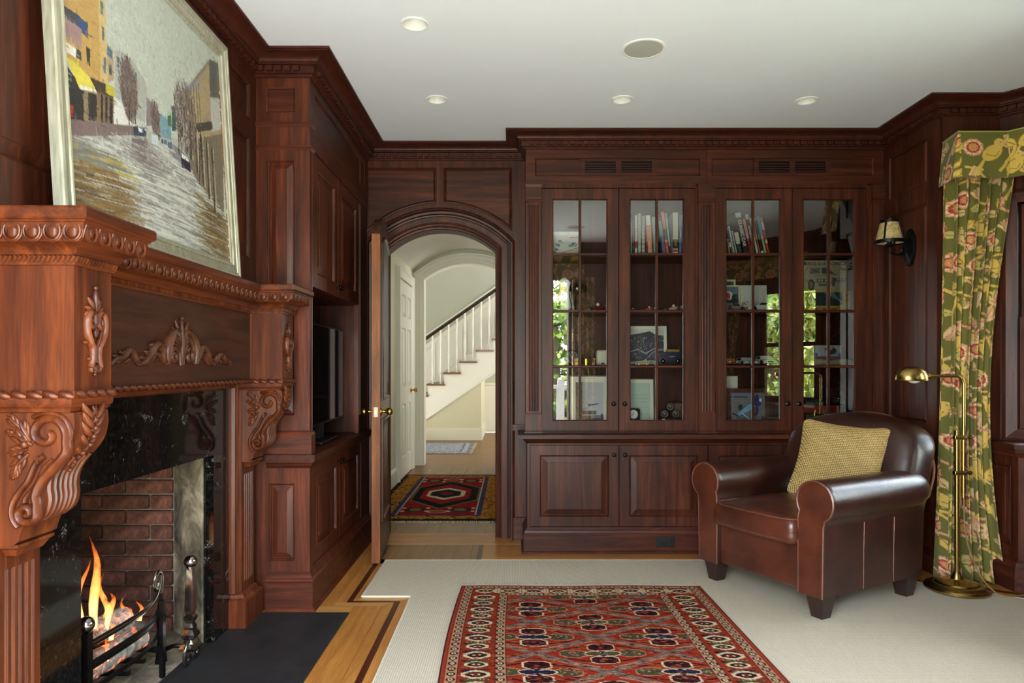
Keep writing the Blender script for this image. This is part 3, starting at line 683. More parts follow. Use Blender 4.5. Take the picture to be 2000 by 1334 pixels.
p1_ = pilaster(1.647, 1.799); p2_ = pilaster(3.141, 3.291)
CORB = [(-1.315, 1.0885), (-1.062, 1.0885), (-1.060, 1.055), (-1.068, 1.020), (-1.086, .990), (-1.112, .962), (-1.130, .932), (-1.136, .900), (-1.134, .870), (-1.142, .842), (-1.160, .824), (-1.182, .812), (-1.190, .795), (-1.196, .775), (-1.215, .762), (-1.315, .762)]
cb = MB(); y0, y1 = 1.653, 1.793; cpts = smoothpath(CORB[1:14], 4)
cb.prism([CORB[0]]+cpts+CORB[14:], 0, y1-y0, lambda a, b, c: (a, y0+c, b))
corb = cb.build('corbel', MCARV, mt, True, 35)
sc_ = MB(); ts = tf_xz(y0)
main = spiral(-1.122, 1.036, .006, .050, 400, -20, 40)
S = main+smoothpath([main[-1], (-1.076, .992), (-1.108, .955), (-1.134, .925), (-1.148, .893), (-1.145, .868)], 6)[1:]
low_ = spiral(-1.172, .846, .028, .004, 20, -470, 40)
relief_tube(sc_, S+low_, .0075, .0075, ts, .002, 8, 1.7, .004)
S2 = [(-1.150, 1.085)]+[( -1.122+.066*math.cos(math.radians(a)), 1.036+.058*math.sin(math.radians(a))) for a in range(125, 190, 8)]+[(-1.176, 1.0), (-1.152, .972), (-1.162, .94), (-1.186, .915), (-1.202, .88), (-1.204, .845)]
relief_tube(sc_, smoothpath([(-1.158, 1.078), (-1.120, 1.098-.012), (-1.082, 1.074), (-1.066, 1.036), (-1.08, .996)], 6), .006, .006, ts, .002, 8, 1.4)
S3 = smoothpath([(-1.130, .985), (-1.150, .965), (-1.168, .925), (-1.188, .900), (-1.206, .868), (-1.206, .835), (-1.192, .812)], 6)
relief_tube(sc_, S3, .0075, .0075, ts, .002, 8, 1.6); relief_tube(sc_, smoothpath([(-1.108, .975), (-1.128, .955), (-1.150, .912), (-1.172, .886), (-1.176, .872)], 6), .006, .006, ts, .002, 8, 1.8)
sc_.box(-1.146, -1.138, .966, .984, 0, .014, ts)
for u, v, a, L, w_ in ((-1.160, 1.010, 150, .062, .016), (-1.165, 1.020, 118, .060, .014), (-1.172, 1.000, 190, .05, .014), (-1.168, .990, 225, .062, .015), (-1.190, .975, 250, .05, .013), (-1.185, 1.050, 140, .05, .012), (-1.200, 1.035, 165, .03, .010), (-1.192, .945, 215, .03, .010)): spray(sc_, u, v, a, L, w_*1.1, ts, .001)
sc_.sphere((-1.176, y0-.006, 1.012), .010, 10, 6); sc_.sphere((-1.188, y0-.006, .982), .008, 10, 6)
scr = sc_.build('scroll_carving', MCARV, corb, True, 50, loc=None)
# acanthus on the room side of the corbel, following its profile
ac = MB(); fr = smoothpath([(-1.062, 1.075), (-1.060, 1.050), (-1.068, 1.018), (-1.088, .988), (-1.114, .960), (-1.131, .930), (-1.136, .900), (-1.134, .872), (-1.144, .842), (-1.164, .824)], 5)
yc = (y0+y1)/2
for dy, r in ((-.058, .007), (-.034, .008), (-.012, .008), (.012, .008), (.034, .008), (.058, .007)):
    ac.tube([(p[0]+.001, yc+dy*(1-.25*k/len(fr)), p[1]) for k, p in enumerate(fr) if k > 16], r, 6)
for k in range(7):
    z = 1.066-k*.021; x = min(fr, key=lambda p: abs(p[1]-z))[0]
    for sg in (-1, 1):
        t2 = lambda a, b, c, x=x: (x+c+.004, yc+a, b)
        lobe(ac, 0, z, 90+sg*58, .064-.004*k, .009, t2, .001, -sg*30); lobe(ac, sg*.012, z+.008, 90+sg*44, .034, .006, t2, .003, -sg*20)
    ac.sphere((x+.010, yc, z), .007, 8, 5)
ac.build('acanthus_carving', MCARV, corb, True, 50)
ft = MB(); ft.sweep([(-1.30, y0+.01), (-1.205, y0+.01), (-1.205, y1-.01), (-1.30, y1-.01)], [(-.05, .735), (-.012, .735), (-.002, .752), (.006, .758), (.006, .766), (-.05, .766)], IDT, side=1, cap=False); ft.build('corbel_foot', MCARV, corb)
c2 = share(corb, mt, corb.location+Vector((0, 3.141-1.647, 0)))
for ch in [c for c in bpy.data.objects if c.parent == corb]: share(ch, c2, ch.location)

# applied carvings on the blocks and frieze
def block_applique(yc):
    t = lambda a, b, c: (BF+c, yc+a, b); a = MB()
    for sg in (-1, 1):
        q = lambda pts: [(sg*p[0], p[1]) for p in pts]
        relief_tube(a, q(smoothpath([(.012, 1.313), (.018, 1.320), (.025, 1.312), (.022, 1.300), (.012, 1.298), (.004, 1.312), (.010, 1.332), (.026, 1.334), (.036, 1.312), (.034, 1.286), (.024, 1.264), (.013, 1.248), (.011, 1.228), (.016, 1.208), (.021, 1.198)], 5)), .0038, .0055, t, .004, 8, 1.7, .003)
        relief_tube(a, q(smoothpath([(.027, 1.296), (.020, 1.276), (.008, 1.254), (.003, 1.236), (.004, 1.210)], 5)), .0034, .0036, t, .004, 8, 1.5)
        relief_tube(a, q(smoothpath([(.021, 1.198), (.016, 1.188), (.006, 1.192), (.008, 1.202)], 5)), .0045, .003, t, .004, 8, 1.5)
        lobe(a, sg*.004, 1.336, 90-sg*20, .044, .0075, t, .003, -sg*30); lobe(a, sg*.010, 1.336, 90-sg*48, .034, .0068, t, .003, -sg*50); lobe(a, sg*.018, 1.334, 90-sg*78, .024, .0058, t, .003, -sg*60)
        lobe(a, sg*.024, 1.262, 90-sg*110, .024, .0048, t, .003, sg*50); lobe(a, sg*.013, 1.214, 90-sg*50, .018, .0045, t, .003, -sg*40)
    lobe(a, 0, 1.338, 90, .056, .0075, t, .005, 0, h=1.4); lobe(a, 0, 1.272, 90, .030, .0085, t, .004); lobe(a, 0, 1.206, 270, .026, .0065, t, .004)
    a.sphere(t(0, 1.398, .006), .0065, 10, 6); a.sphere(t(0, 1.180, .004), .005, 10, 6)
    a.build('block_carving', MCARV, mt, True, 60)
block_applique(1.723); block_applique(3.216)
WCARV = wood('frieze_carving', (62, 34, 21), (106, 62, 40), 'z', rough=.36, coat=.2, streak=.2)  # carving wood dulled the same way, with the frieze's shade in its colour
t = lambda a, b, c: (RF+c, 2.475+a, b); a = MB()
for sg in (-1, 1):
    q = lambda pts: [(sg*p[0], p[1]) for p in pts]
    relief_tube(a, q(spiral(.056, 1.238, .030, .006, 150, -330, 30)), .0095, .0060, t, .006, 8, 1.5)                                  # inner volute
    relief_tube(a, q(smoothpath([(.006, 1.205), (.012, 1.235), (.022, 1.262), (.030, 1.268)], 6)), .006, .008, t, .006, 8, 1.4)
    relief_tube(a, q(smoothpath([(.016, 1.330), (.052, 1.326), (.086, 1.302), (.104, 1.266), (.110, 1.230), (.102, 1.208)], 6)), .007, .008, t, .006, 8, 1.6, .007)
    relief_tube(a, q(smoothpath([(.020, 1.308), (.050, 1.304), (.076, 1.284), (.088, 1.252), (.090, 1.222)], 6)), .005, .005, t, .006, 8, 1.5, .004)
    relief_tube(a, q(smoothpath([(.108, 1.214), (.126, 1.226), (.140, 1.254), (.166, 1.274), (.196, 1.262), (.216, 1.238), (.244, 1.216), (.276, 1.208)], 6)), .007, .006, t, .005, 8, 1.4, .008)
    relief_tube(a, q(smoothpath([(.120, 1.214), (.150, 1.236), (.182, 1.246), (.206, 1.222), (.234, 1.206)], 6)), .005, .004, t, .004, 8, 1.4, .004)
    relief_tube(a, q(smoothpath([(.262, 1.212), (.296, 1.222), (.318, 1.246), (.346, 1.248), (.372, 1.228), (.402, 1.224), (.424, 1.216), (.432, 1.204)], 6)), .006, .005, t, .004, 8, 1.4, .006)
    for u, v, an, L, w_, bd in ((.150, 1.262, 60, .042, .008, -60), (.180, 1.264, 40, .040, .008, -70), (.196, 1.252, 5, .046, .008, -50), (.222, 1.232, 70, .034, .007, -80), (.240, 1.222, 30, .044, .007, -60), (.290, 1.222, 75, .036, .007, -70), (.318, 1.240, 55, .034, .007, -80), (.340, 1.242, 20, .038, .007, -60), (.366, 1.232, 60, .030, .006, -80), (.392, 1.226, 35, .034, .006, -60), (.250, 1.212, -20, .044, .007, 40), (.330, 1.228, -40, .036, .006, 40), (.370, 1.222, -25, .040, .006, 30)):
        lobe(a, sg*u, v, an if sg > 0 else 180-an, L, w_, t, .004, bd*sg)
    for an, L, w_ in ((76, .112, .0085), (60, .098, .008), (44, .080, .0075), (28, .060, .007)): lobe(a, sg*.006, 1.262, an if sg > 0 else 180-an, L, w_, t, .007, -18*sg, h=1.3)
lobe(a, 0, 1.206, 90, .165, .0105, t, .008, 0, h=1.3); a.sphere(t(0, 1.374, .009), .008, 10, 6)
a.build('frieze_carving', WCARV, mt, True, 60)

# granite surround
def granite():
    m, n, l, b = newmat('black_granite'); v = coords(n, l)
    a = noise(n, l, v, 75, 6, .7); c = noise(n, l, v, 11, 6, .65, 1.5); d = noise(n, l, v, 170, 3)
    r = ramp(n, [(.38, (5, 5, 5)), (.55, (16, 15, 14)), (.66, (38, 34, 30)), (.78, (96, 92, 84))]); l.new(a, r.inputs[0])
    r2 = ramp(n, [(.60, (0, 0, 0)), (.72, (.7, .7, .65))]); l.new(c, r2.inputs[0])
    r3 = ramp(n, [(.45, (0, 0, 0)), (.75, (1, 1, 1))]); l.new(d, r3.inputs[0])
    x = mixc(n, l, 1.0, r2.outputs[0], r3.outputs[0], 'MULTIPLY'); x = mixc(n, l, .5, r.outputs[0], x, 'ADD'); l.new(x, b.inputs['Base Color'])
    b.inputs['Roughness'].default_value = .07; return m
GRAN = granite()
GX = LW2+.024
OY0, OY1, OZ = 2.047, 2.955, .8165
gs = thing('granite_surround', 'polished black granite slabs framing the firebox', 'fireplace surround', (LW2, 2.5, 0))
for nm, a_ in (('header_slab', (LW2, GX, 1.80, 3.14, OZ+.0008, 1.118)), ('jamb_slab', (LW2-.02, GX, 1.80, OY0, .007, OZ)), ('jamb_slab', (LW2-.02, GX, OY1, 3.14, .007, OZ))):
    m = MB(); m.box(*a_); m.build(nm, GRAN, gs)
m = MB(); m.sweep([(1.80, .16), (1.80, 1.124), (3.14, 1.124), (3.14, .16)], [(0, 0), (0, .03), (.006, .034), (.012, .028), (.020, .026), (.026, .012), (.026, 0)], tf_px(GX), side=1); m.build('surround_bead', MZ, mt)
# firebox
def brickmat():
    m, n, l, b = newmat('sooty_brick'); v = coords(n, l); oi = n.new('ShaderNodeObjectInfo')
    a = noise(n, l, v, 28, 5, .65); c = noise(n, l, v, 4, 3)
    r = ramp(n, [(.3, (74, 48, 40)), (.5, (128, 80, 64)), (.7, (160, 110, 92))]); l.new(a, r.inputs[0])
    r2 = ramp(n, [(.0, (.45, .42, .40)), (1, (1.0, 1.0, 1.0))]); l.new(oi.outputs['Random'], r2.inputs[0]); r3 = ramp(n, [(.35, (.4, .4, .4)), (.6, (1, 1, 1))]); l.new(c, r3.inputs[0])
    x = mixc(n, l, 1.0, r.outputs[0], r2.outputs[0], 'MULTIPLY'); x = mixc(n, l, 1.0, x, r3.outputs[0], 'MULTIPLY'); l.new(x, b.inputs['Base Color']); b.inputs['Roughness'].default_value = .9; bump(n, l, b, a, .5, .004); return m
BRK = brickmat()
def stone(name, c0, c1, c2, sc=6, rough=.9, bs=.5):
    m, n, l, b = newmat(name); v = coords(n, l); a = noise(n, l, v, sc, 6, .7, .5); r = ramp(n, [(.32, c0), (.5, c1), (.68, c2)]); l.new(a, r.inputs[0]); l.new(r.outputs[0], b.inputs['Base Color']); b.inputs['Roughness'].default_value = rough
    bump(n, l, b, noise(n, l, v, sc*5, 4), bs, .004); return m
MORT = stone('sooty_mortar', (64, 58, 52), (140, 130, 118), (172, 162, 148), 7); PARGE = stone('sooted_render', (30, 28, 26), (122, 112, 92), (196, 182, 150), 5); PAVE = stone('hearth_paver', (70, 64, 54), (120, 110, 90), (150, 138, 114), 9)
fb = thing('firebox', 'sooty brick firebox with rendered cheeks and a paved floor', 'firebox', (-1.6, 2.5, 0))
BX = -2.10; FY0, FY1 = 1.91, 3.09
m = MB(); m.box(BX-.15, BX, FY0-.1, FY1+.2, 0, 1.3); m.box(BX, LW2-.02, FY1+.008, FY1+.2, 0, 1.3); m.box(BX, LW2-.02, FY0-.15, FY0, 0, 1.3); m.box(BX, LW2-.02, FY0, FY1+.01, 1.15, 1.3); m.box(BX, LW2-.025, FY0, FY1+.01, -.013, .002); m.build('mortar_shell', MORT, fb)
m = MB(); m.prism([(LW2-.02, 2.935), (LW2-.02, 3.10), (-1.53, 3.10), (-1.522, 3.075)], .002, 1.15); m.build('rendered_cheek', PARGE, fb)
m = MB(); m.prism([(LW2-.02, 2.06), (LW2-.02, 1.905), (-1.53, 1.905), (-1.522, 1.925)], .002, 1.15); m.build('rendered_cheek', PARGE, fb)
random.seed(4)
bk = None; rowh = .069; L_ = .205
for r_ in range(15):
    z = .006+r_*rowh; x = -1.536-(0 if r_ % 2 else .5*(L_+.010)); xs = []
    if r_ % 2 == 0: xs.append((-1.536-.0975/2, .5))
    xx = x
    while xx > BX+.02: xs.append((xx-L_/2, 1)); xx -= L_+.010
    for cx_, sc in xs:
        loc = Vector((cx_, FY1+random.uniform(-.003, .003), z+.0295))-wloc(fb)
        if bk is None:
            b_ = MB(); b_.rbox(-L_/2, L_/2, -.012, .05, -.0305, .0305, .005, 1); bk = local_part('brick', b_, BRK, fb, True, 60); bk.location = loc
        else: o = share(bk, fb, loc); 
        (bk if r_ == 0 and cx_ == xs[0][0] else o).scale = (1 if sc == 1 else .464, 1, 1)
for i in range(4):
    for j in range(8):
        m = MB(); x0 = LW2-.028-.112*(i+1); y_ = FY0+.01+j*.146+(0 if i % 2 else .07)
        if y_+.14 > FY1: continue
        m.rbox(x0, x0+.106, y_, y_+.140, -.01, .006, .004, 1); m.build('paver', PAVE, fb)
SLATE = stone('black_slate', (20, 20, 21), (28, 28, 29), (36, 36, 37), 10, .55, .08)
m = MB(); m.rbox(LW2-.02, HX, 1.40, 3.320, -.012, .006, .003, 2); tag(m.build('hearth_slab', SLATE, None, loc=(-1.05, 2.4, 0)), 'flat black slate hearth slab before the fireplace', 'hearth')

# fire irons, logs, flames
IRON = plain('polished_steel', (150, 146, 140), .18, 1.0); DIRON = plain('dark_iron', (40, 38, 37), .38, .9)
ad = thing('andiron', 'tall polished steel andiron with a ball finial and scrolled feet', 'andiron', (-1.30, 2.76, 0))
c = (-1.30, 2.76)
m = MB(); m.sphere((c[0], c[1], .412), .026, 18, 12); m.build('ball_finial', IRON, ad, True)
m = MB(); m.lathe([(.012, .38), (.012, .387), (.018, .389), (.018, .394), (.010, .397)], (c[0], c[1], 0), 12)
loops = []
for s_, z in ((.016, .14), (.018, .15), (.012, .165), (.019, .180), (.020, .192), (.012, .20), (.017, .215), (.0155, .30), (.011, .382)): loops.append([(c[0]+a_*s_, c[1]+b_*s_, z) for a_, b_ in ((-1, -1), (1, -1), (1, 1), (-1, 1))])
m.loft(loops); m.build('stem', IRON, ad)
m = MB(); loops = []
for s_, z in ((.030, .058), (.034, .07), (.022, .085), (.018, .10), (.026, .112), (.026, .122), (.016, .14)): loops.append([(c[0]+a_*s_, c[1]+b_*s_, z) for a_, b_ in ((-1, -1), (1, -1), (1, 1), (-1, 1))])
m.loft(loops); m.build('stem_base', IRON, ad)
for sg in (-1, 1):
    pts = smoothpath([(0, .075), (.02, .085), (.045, .072), (.058, .045), (.050, .014), (.028, .010), (.020, .030), (.032, .042)], 5)
    m = MB(); m.tube([(c[0]+.004, c[1]+sg*p[0], p[1]+.006) for p in pts], .008, 8, (1.7, .8), up=(1, 0, 0)); m.build('foot', IRON, ad, True)
m = MB(); m.tube(smoothpath([(c[0], c[1], .065), (c[0]-.06, c[1]-.01, .075), (c[0]-.12, c[1], .05), (c[0]-.20, c[1]+.005, .055), (c[0]-.40, c[1]+.01, .06)], 6), .009, 8); m.box(c[0]-.40, c[0]-.38, c[1], c[1]+.02, .003, .06); m.build('log_bar', DIRON, ad, True)
fd = thing('fire_dog', 'short steel fire dog with a small ball top', 'fire dog', (-1.415, 2.752, 0)); c = (-1.415, 2.752)
m = MB(); m.sphere((c[0], c[1], .212), .016, 14, 10); m.build('ball_finial', IRON, fd, True)
m = MB(); m.loft([[(c[0]+a_*s_, c[1]+b_*s_, z) for a_, b_ in ((-1, -1), (1, -1), (1, 1), (-1, 1))] for s_, z in ((.017, .002), (.014, .04), (.010, .10), (.013, .188), (.015, .196))]); m.build('post', DIRON, fd)
gr = thing('fire_basket', 'dark iron fire basket with ball posts and scrolled bars', 'fire grate', (-1.42, 2.35, 0))
gx = -1.345
m = MB(); m.box(gx-.014, gx+.014, 2.140, 2.168, .003, .36); m.build('post', DIRON, gr)
m = MB(); m.sphere((gx, 2.154, .385), .026, 16, 10); m.build('ball_finial', IRON, gr, True)
for z, w_ in ((.315, .012), (.245, .016), (.165, .010)):
    pts = smoothpath([(gx, 2.15, z), (gx, 2.45, z-.012), (gx-.01, 2.58, z-.006), (gx-.018, 2.64, z+.03), (gx-.02, 2.655, z+.075)], 6)
    m = MB(); m.tube(pts, w_, 8, (.35, 1.0), up=(0, 0, 1)); m.build('bar', DIRON if z < .3 else IRON, gr, True)
sp = smoothpath([(gx-.02, 2.655, .32), (gx-.02, 2.665, .375), (gx-.02, 2.645, .405), (gx-.02, 2.615, .395), (gx-.02, 2.605, .362), (gx-.02, 2.622, .345), (gx-.02, 2.638, .360)], 6)
m = MB(); m.tube(sp, .007, 8, (1.6, .8), up=(1, 0, 0)); m.build('scroll', IRON, gr, True)
for y in (2.20, 2.30, 2.40, 2.50, 2.60):
    m = MB(); m.box(-1.80, gx, y-.008, y+.008, .115, .131); m.build('floor_bar', DIRON, gr)
m = MB(); m.box(-1.80, -1.784, 2.15, 2.64, .003, .30); m.box(gx-.01, gx+.005, 2.62, 2.64, .003, .30); m.build('back_plate', DIRON, gr)
def barkmat(nm, c0, c1, glow=None):
    m, n, l, b = newmat(nm); v = coords(n, l); a = noise(n, l, v, 40, 5, .7); r = ramp(n, [(.3, c0), (.7, c1)]); l.new(a, r.inputs[0]); l.new(r.outputs[0], b.inputs['Base Color']); b.inputs['Roughness'].default_value = .95; bump(n, l, b, a, .8, .008)
    if glow:
        g = noise(n, l, v, 22, 4, .7); rg = ramp(n, [(.56, (0, 0, 0)), (.66, (1.0, .14, .02)), (.78, (1, .5, .12))]); l.new(g, rg.inputs[0]); l.new(rg.outputs[0], b.inputs['Emission Color']); b.inputs['Emission Strength'].default_value = glow
    return m
BARK = barkmat('charred_log', (24, 20, 18), (120, 108, 98), 1.6); ASH = barkmat('ash_log', (70, 62, 58), (200, 190, 180), 2.4)
random.seed(7)
for k, (p, q, r_, mt_, lb) in enumerate((((-1.62, 2.20, .18), (-1.55, 2.62, .175), .052, BARK, 'charred log lying lowest at the back of the basket'), ((-1.45, 2.19, .175), (-1.42, 2.60, .172), .045, ASH, 'ashen split log behind the front bars'), ((-1.56, 2.18, .262), (-1.45, 2.56, .25), .048, ASH, 'glowing ash-white log on top of the fire'), ((-1.64, 2.42, .25), (-1.40, 2.58, .20), .040, BARK, 'charred log end leaning across the fire'))):
    P = [Vector(p).lerp(Vector(q), i/10) for i in range(11)]; m = MB(); m.tube([tuple(w_+Vector((random.uniform(-.004, .004), 0, random.uniform(-.004, .004)))) for w_ in P], [r_*random.uniform(.88, 1.06) for _ in P], 10)
    tag(m.build('log', mt_, None, True, 60, loc=tuple(P[0])), lb, 'log', 'logs burning in the fire basket')
def flamemat():
    m, n, l, b = newmat('flame'); n.remove(b); tc = n.new('ShaderNodeTexCoord'); sx = n.new('ShaderNodeSeparateXYZ'); l.new(tc.outputs['Generated'], sx.inputs[0])
    r = ramp(n, [(0, (1, .62, .30)), (.35, (1, .42, .10)), (.75, (1, .20, .03)), (1, (.7, .08, .01))]); l.new(sx.outputs[2], r.inputs[0])
    e = n.new('ShaderNodeEmission'); l.new(r.outputs[0], e.inputs[0]); e.inputs[1].default_value = 3.2; t_ = n.new('ShaderNodeBsdfTransparent'); mx = n.new('ShaderNodeMixShader')
    mp = coords(n, l, (26, 26, 6)); nz = noise(n, l, mp, 1.4, 3, .6, .8); lw = n.new('ShaderNodeLayerWeight'); lw.inputs[0].default_value = .35
    r2 = ramp(n, [(.30, (0, 0, 0)), (.66, (.9, .9, .9))]); l.new(nz, r2.inputs[0]); r3 = ramp(n, [(.15, (1, 1, 1)), (.85, (0, 0, 0))]); l.new(lw.outputs['Facing'], r3.inputs[0])
    r4 = ramp(n, [(.25, (1, 1, 1)), (1, (.12, .12, .12))]); l.new(sx.outputs[2], r4.inputs[0])
    f = mixc(n, l, 1.0, r2.outputs[0], r3.outputs[0], 'MULTIPLY'); f = mixc(n, l, 1.0, f, r4.outputs[0], 'MULTIPLY'); l.new(f, mx.inputs[0]); l.new(t_.outputs[0], mx.inputs[1]); l.new(e.outputs[0], mx.inputs[2]); l.new(mx.outputs[0], n['Material Output'].inputs[0]); return m
FLM = flamemat()
random.seed(11)
fire = thing('fire', 'orange flames rising from the burning logs', 'fire', (-1.5, 2.4, .2))
fl_spots = [(-1.50, 2.32, .26, .20, .020), (-1.47, 2.40, .28, .33, .021), (-1.53, 2.26, .27, .15, .020), (-1.46, 2.47, .24, .15, .020), (-1.43, 2.53, .22, .10, .016), (-1.42, 2.60, .20, .12, .013), (-1.55, 2.38, .28, .18, .022), (-1.44, 2.30, .25, .10, .016), (-1.42, 2.42, .23, .08, .014), (-1.40, 2.36, .18, .08, .012), (-1.40, 2.50, .16, .07, .012), (-1.49, 2.36, .28, .25, .016), (-1.45, 2.44, .26, .22, .014), (-1.52, 2.22, .26, .12, .016), (-1.48, 2.28, .27, .16, .014), (-1.44, 2.56, .20, .15, .012)]
for x, y, z, h, r_ in fl_spots:
    P = []; ph = random.uniform(0, 6)
    for k in range(13):
        t = k/12; P.append((x+.018*math.sin(ph+6*t)*t, y+.028*math.sin(ph*1.7+5.4*t)*t, z+h*t))
    m = MB(); m.tube(P, lambda t, r_=r_: r_*max(.03, math.sin(math.pi*min(1, .18+.82*t))**.9*(1-t*.35)), 12, (1, .8), up=(1, 0, 0)); m.build('flame', FLM, fire, True, 80)
# ------------------------------------------------------------------ cabinets
def knob(parent, c, nv, r=.014, mat=OIL, name='knob'):
    nv = Vector(nv).normalized(); a = Vector((0, 0, 1)).cross(nv).normalized(); b = Vector((0, 0, 1)); m = MB()
    m.loft([[tuple(Vector(c)+nv*h*r+a*q*r*math.cos(2*math.pi*i/14)+b*q*r*math.sin(2*math.pi*i/14)) for i in range(14)] for q, h in ((.7, 0), (.7, .15), (.35, .3), (.35, .8), (.8, 1.0), (1.0, 1.35), (.95, 1.7), (.6, 1.95), (.02, 2.05))]); return m.build(name, mat, parent, True)
def panel_door(parent, tf, u0, u1, v0, v1, stile, t, mat, kn=None, nv=None, bevel=.034):
    m = MB(); m.rings(u0, u1, v0, v1, [(0, 0, 0), (0, 0, t-.002), (.002, .002, t), (stile, stile, t), (stile+.003, stile+.003, t-.003), (stile+.003, stile+.003, 0)], tf, cap1=False)
    d = m.build('door', mat, parent); raised_panel(tf, u0+stile, u1-stile, v0+stile, v1-stile, t, mat, d, bevel)
    if kn: knob(d, tf(kn[0], kn[1], t), nv)
    return d
MW = wood('media_cherry', (52, 21, 11), (116, 55, 31), 'z', coat=.12); MWX = wood('media_cherry_cross', (52, 21, 11), (116, 55, 31), 'x', coat=.12)
# media wall, lower cabinet
TS = tf_xz(TVY+.02); TF = tf_px(TVX-.02); tY1 = ARCHY-.005
mc = thing('media_base_cabinet', 'cherry base cabinet with two panelled doors below the television', 'cabinet', (-1.13, 4.0, 0))
m = MB(); m.box(LW2+.001, TVX-.02, TVY+.02, tY1, 0, .735); m.build('body', MW, mc)
m = MB(); panelled(m, TS, LW2+.001, TVX, .17, .735, [(-1.196, -1.068, .243, .626)], .02); m.build('side_frame', MW, mc); raised_panel(TS, -1.196, -1.068, .243, .626, .02, MW, mc, .026)
m = MB(); panelled(m, TF, TVY+.02, tY1, .17, .735, [(3.412, 4.50, .205, .705)], .02); m.build('face_frame', MW, mc)
kz_ = .655
panel_door(mc, TF, 3.414, 3.950, .207, .703, .068, .018, MW, (3.925, kz_), (1, 0, 0)); panel_door(mc, TF, 3.954, 4.498, .207, .703, .068, .018, MW, (3.979, kz_), (1, 0, 0))
pth = [(-1.206, TVY), (TVX, TVY), (TVX, tY1)]
m = MB(); m.sweep(pth, [(-.02, 0), (.034, 0), (.034, .008), (.026, .018), (.020, .020), (.020, .140), (.024, .146), (.024, .156), (.016, .164), (.010, .176), (.004, .184), (0, .19), (-.02, .19)], IDT, side=1, cap=False); m.build('plinth', MWX, mc)
mw = thing('media_worktop', 'dark cherry worktop below the television', 'worktop', (-1.13, 4.0, .735))
m = MB(); m.sweep(pth, [(-.02, .700), (.004, .700), (.008, .708), (.012, .712), (.016, .724), (.024, .730), (.024, .736), (-.02, .736)], IDT, side=1, cap=False); m.build('bed_moulding', MWX, mw)
m = MB(); P_ = [(-1.205, TVY-.034), (TVX+.034, TVY-.034), (TVX+.034, tY1), (LWX+.001, tY1), (LWX+.001, TVY+.001), (-1.205, TVY+.001)]; m.prism(P_, .737, .768); m.build('board', W['y'], mw)
# media wall, upper cabinet with niche
mu = thing('media_upper_cabinet', 'tall cherry cabinet with panelled doors above the television niche', 'cabinet', (-1.13, 4.0, .769))
Z0, ZN, ZD1 = .769, 1.60, 2.275
m = MB(); panelled(m, TS, LWX+.001, TVX, Z0, CEIL-.098, [(-1.204, -1.068, .958, 2.216), (-1.210, -1.070, 2.452, 2.574)], .02); m.build('side_frame', MW, mu)
m = MB(); m.box(LWX+.001, TVX-.02, TVY+.02, TVY+.03, Z0, CEIL-.001); m.build('side_board', MW, mu)
raised_panel(TS, -1.204, -1.068, .958, 2.216, .02, MW, mu, .026); raised_panel(TS, -1.210, -1.070, 2.452, 2.574, .02, MWX, mu, flat=True)
m = MB(); m.sweep([(LWX+.001, TVY), (TVX, TVY), (TVX, TVY+.055)], [(-.01, Z0), (.012, Z0), (.012, Z0+.095), (.008, Z0+.105), (.0, Z0+.115), (-.01, Z0+.115)], IDT, side=1, cap=False); m.build('side_plinth', MWX, mu)
for zc in (2.278, 2.392):
    m = MB(); m.sweep([(LWX+.001, TVY), (TVX, TVY), (TVX, TVY+.06)], [(-.01, zc-.012), (.003, zc-.012), (.009, zc-.004), (.014, zc+.001), (.014, zc+.008), (-.01, zc+.009)], IDT, side=1, cap=False); m.build('band_moulding', MWX, mu)
def flute_post(y0, y1, parent):
    sec = [(TVX-.03, y0), (TVX, y0)]; n = 3; fw = (y1-y0-.012)/n
    for k in range(n):
        c = y0+.006+fw*(k+.5); r = fw*.36; sec += [(TVX, c-r)]+[(TVX-r*math.sin(math.pi*j/5), c-r*math.cos(math.pi*j/5)) for j in range(1, 5)]+[(TVX, c+r)]
    sec += [(TVX, y1), (TVX-.03, y1)]; m = MB(); m.prism(sec, .885, 2.265); m.box(TVX-.03, TVX, y0, y1, Z0, .885); m.box(TVX-.03, TVX, y0, y1, 2.265, 2.279); return m.build('fluted_post', MW, parent)
flute_post(TVY+.03, 3.412, mu); flute_post(4.43, 4.50, mu)
m = MB(); m.box(LWX+.001, LWX+.012, TVY+.03, tY1, Z0, CEIL-.1); m.build('niche_back', W['z'], mu)
m = MB(); m.box(LWX+.012, TVX-.02, TVY+.031, tY1, ZN, ZN+.02); m.build('niche_top', W['y'], mu)
m = MB(); m.box(LWX+.012, TVX-.02, 4.50, 4.52, Z0, ZN); m.build('niche_end', W['z'], mu)
m = MB(); m.box(LWX+.012, TVX-.004, 4.505, tY1, Z0, CEIL-.1); m.build('end_filler', W['z'], mu)
m = MB(); m.box(LWX+.012, TVX-.022, TVY+.031, 4.505, ZN+.02, CEIL-.1); m.build('carcass', W['z'], mu)
m = MB(); panelled(m, TF, TVY+.02, tY1, ZD1+.005, CEIL-.098, [(3.45, 4.62, 2.40, 2.575)], .02); m.build('frieze_frame', W['y'], mu); raised_panel(TF, 3.45, 4.62, 2.40, 2.575, .02, W['y'], mu, flat=True)
panel_door(mu, TF, 3.416, 3.905, ZN, ZD1, .07, .020, MW, (3.885, ZN+.05), (1, 0, 0)); panel_door(mu, TF, 3.909, 4.428, ZN, ZD1, .07, .020, MW, (3.930, ZN+.05), (1, 0, 0))
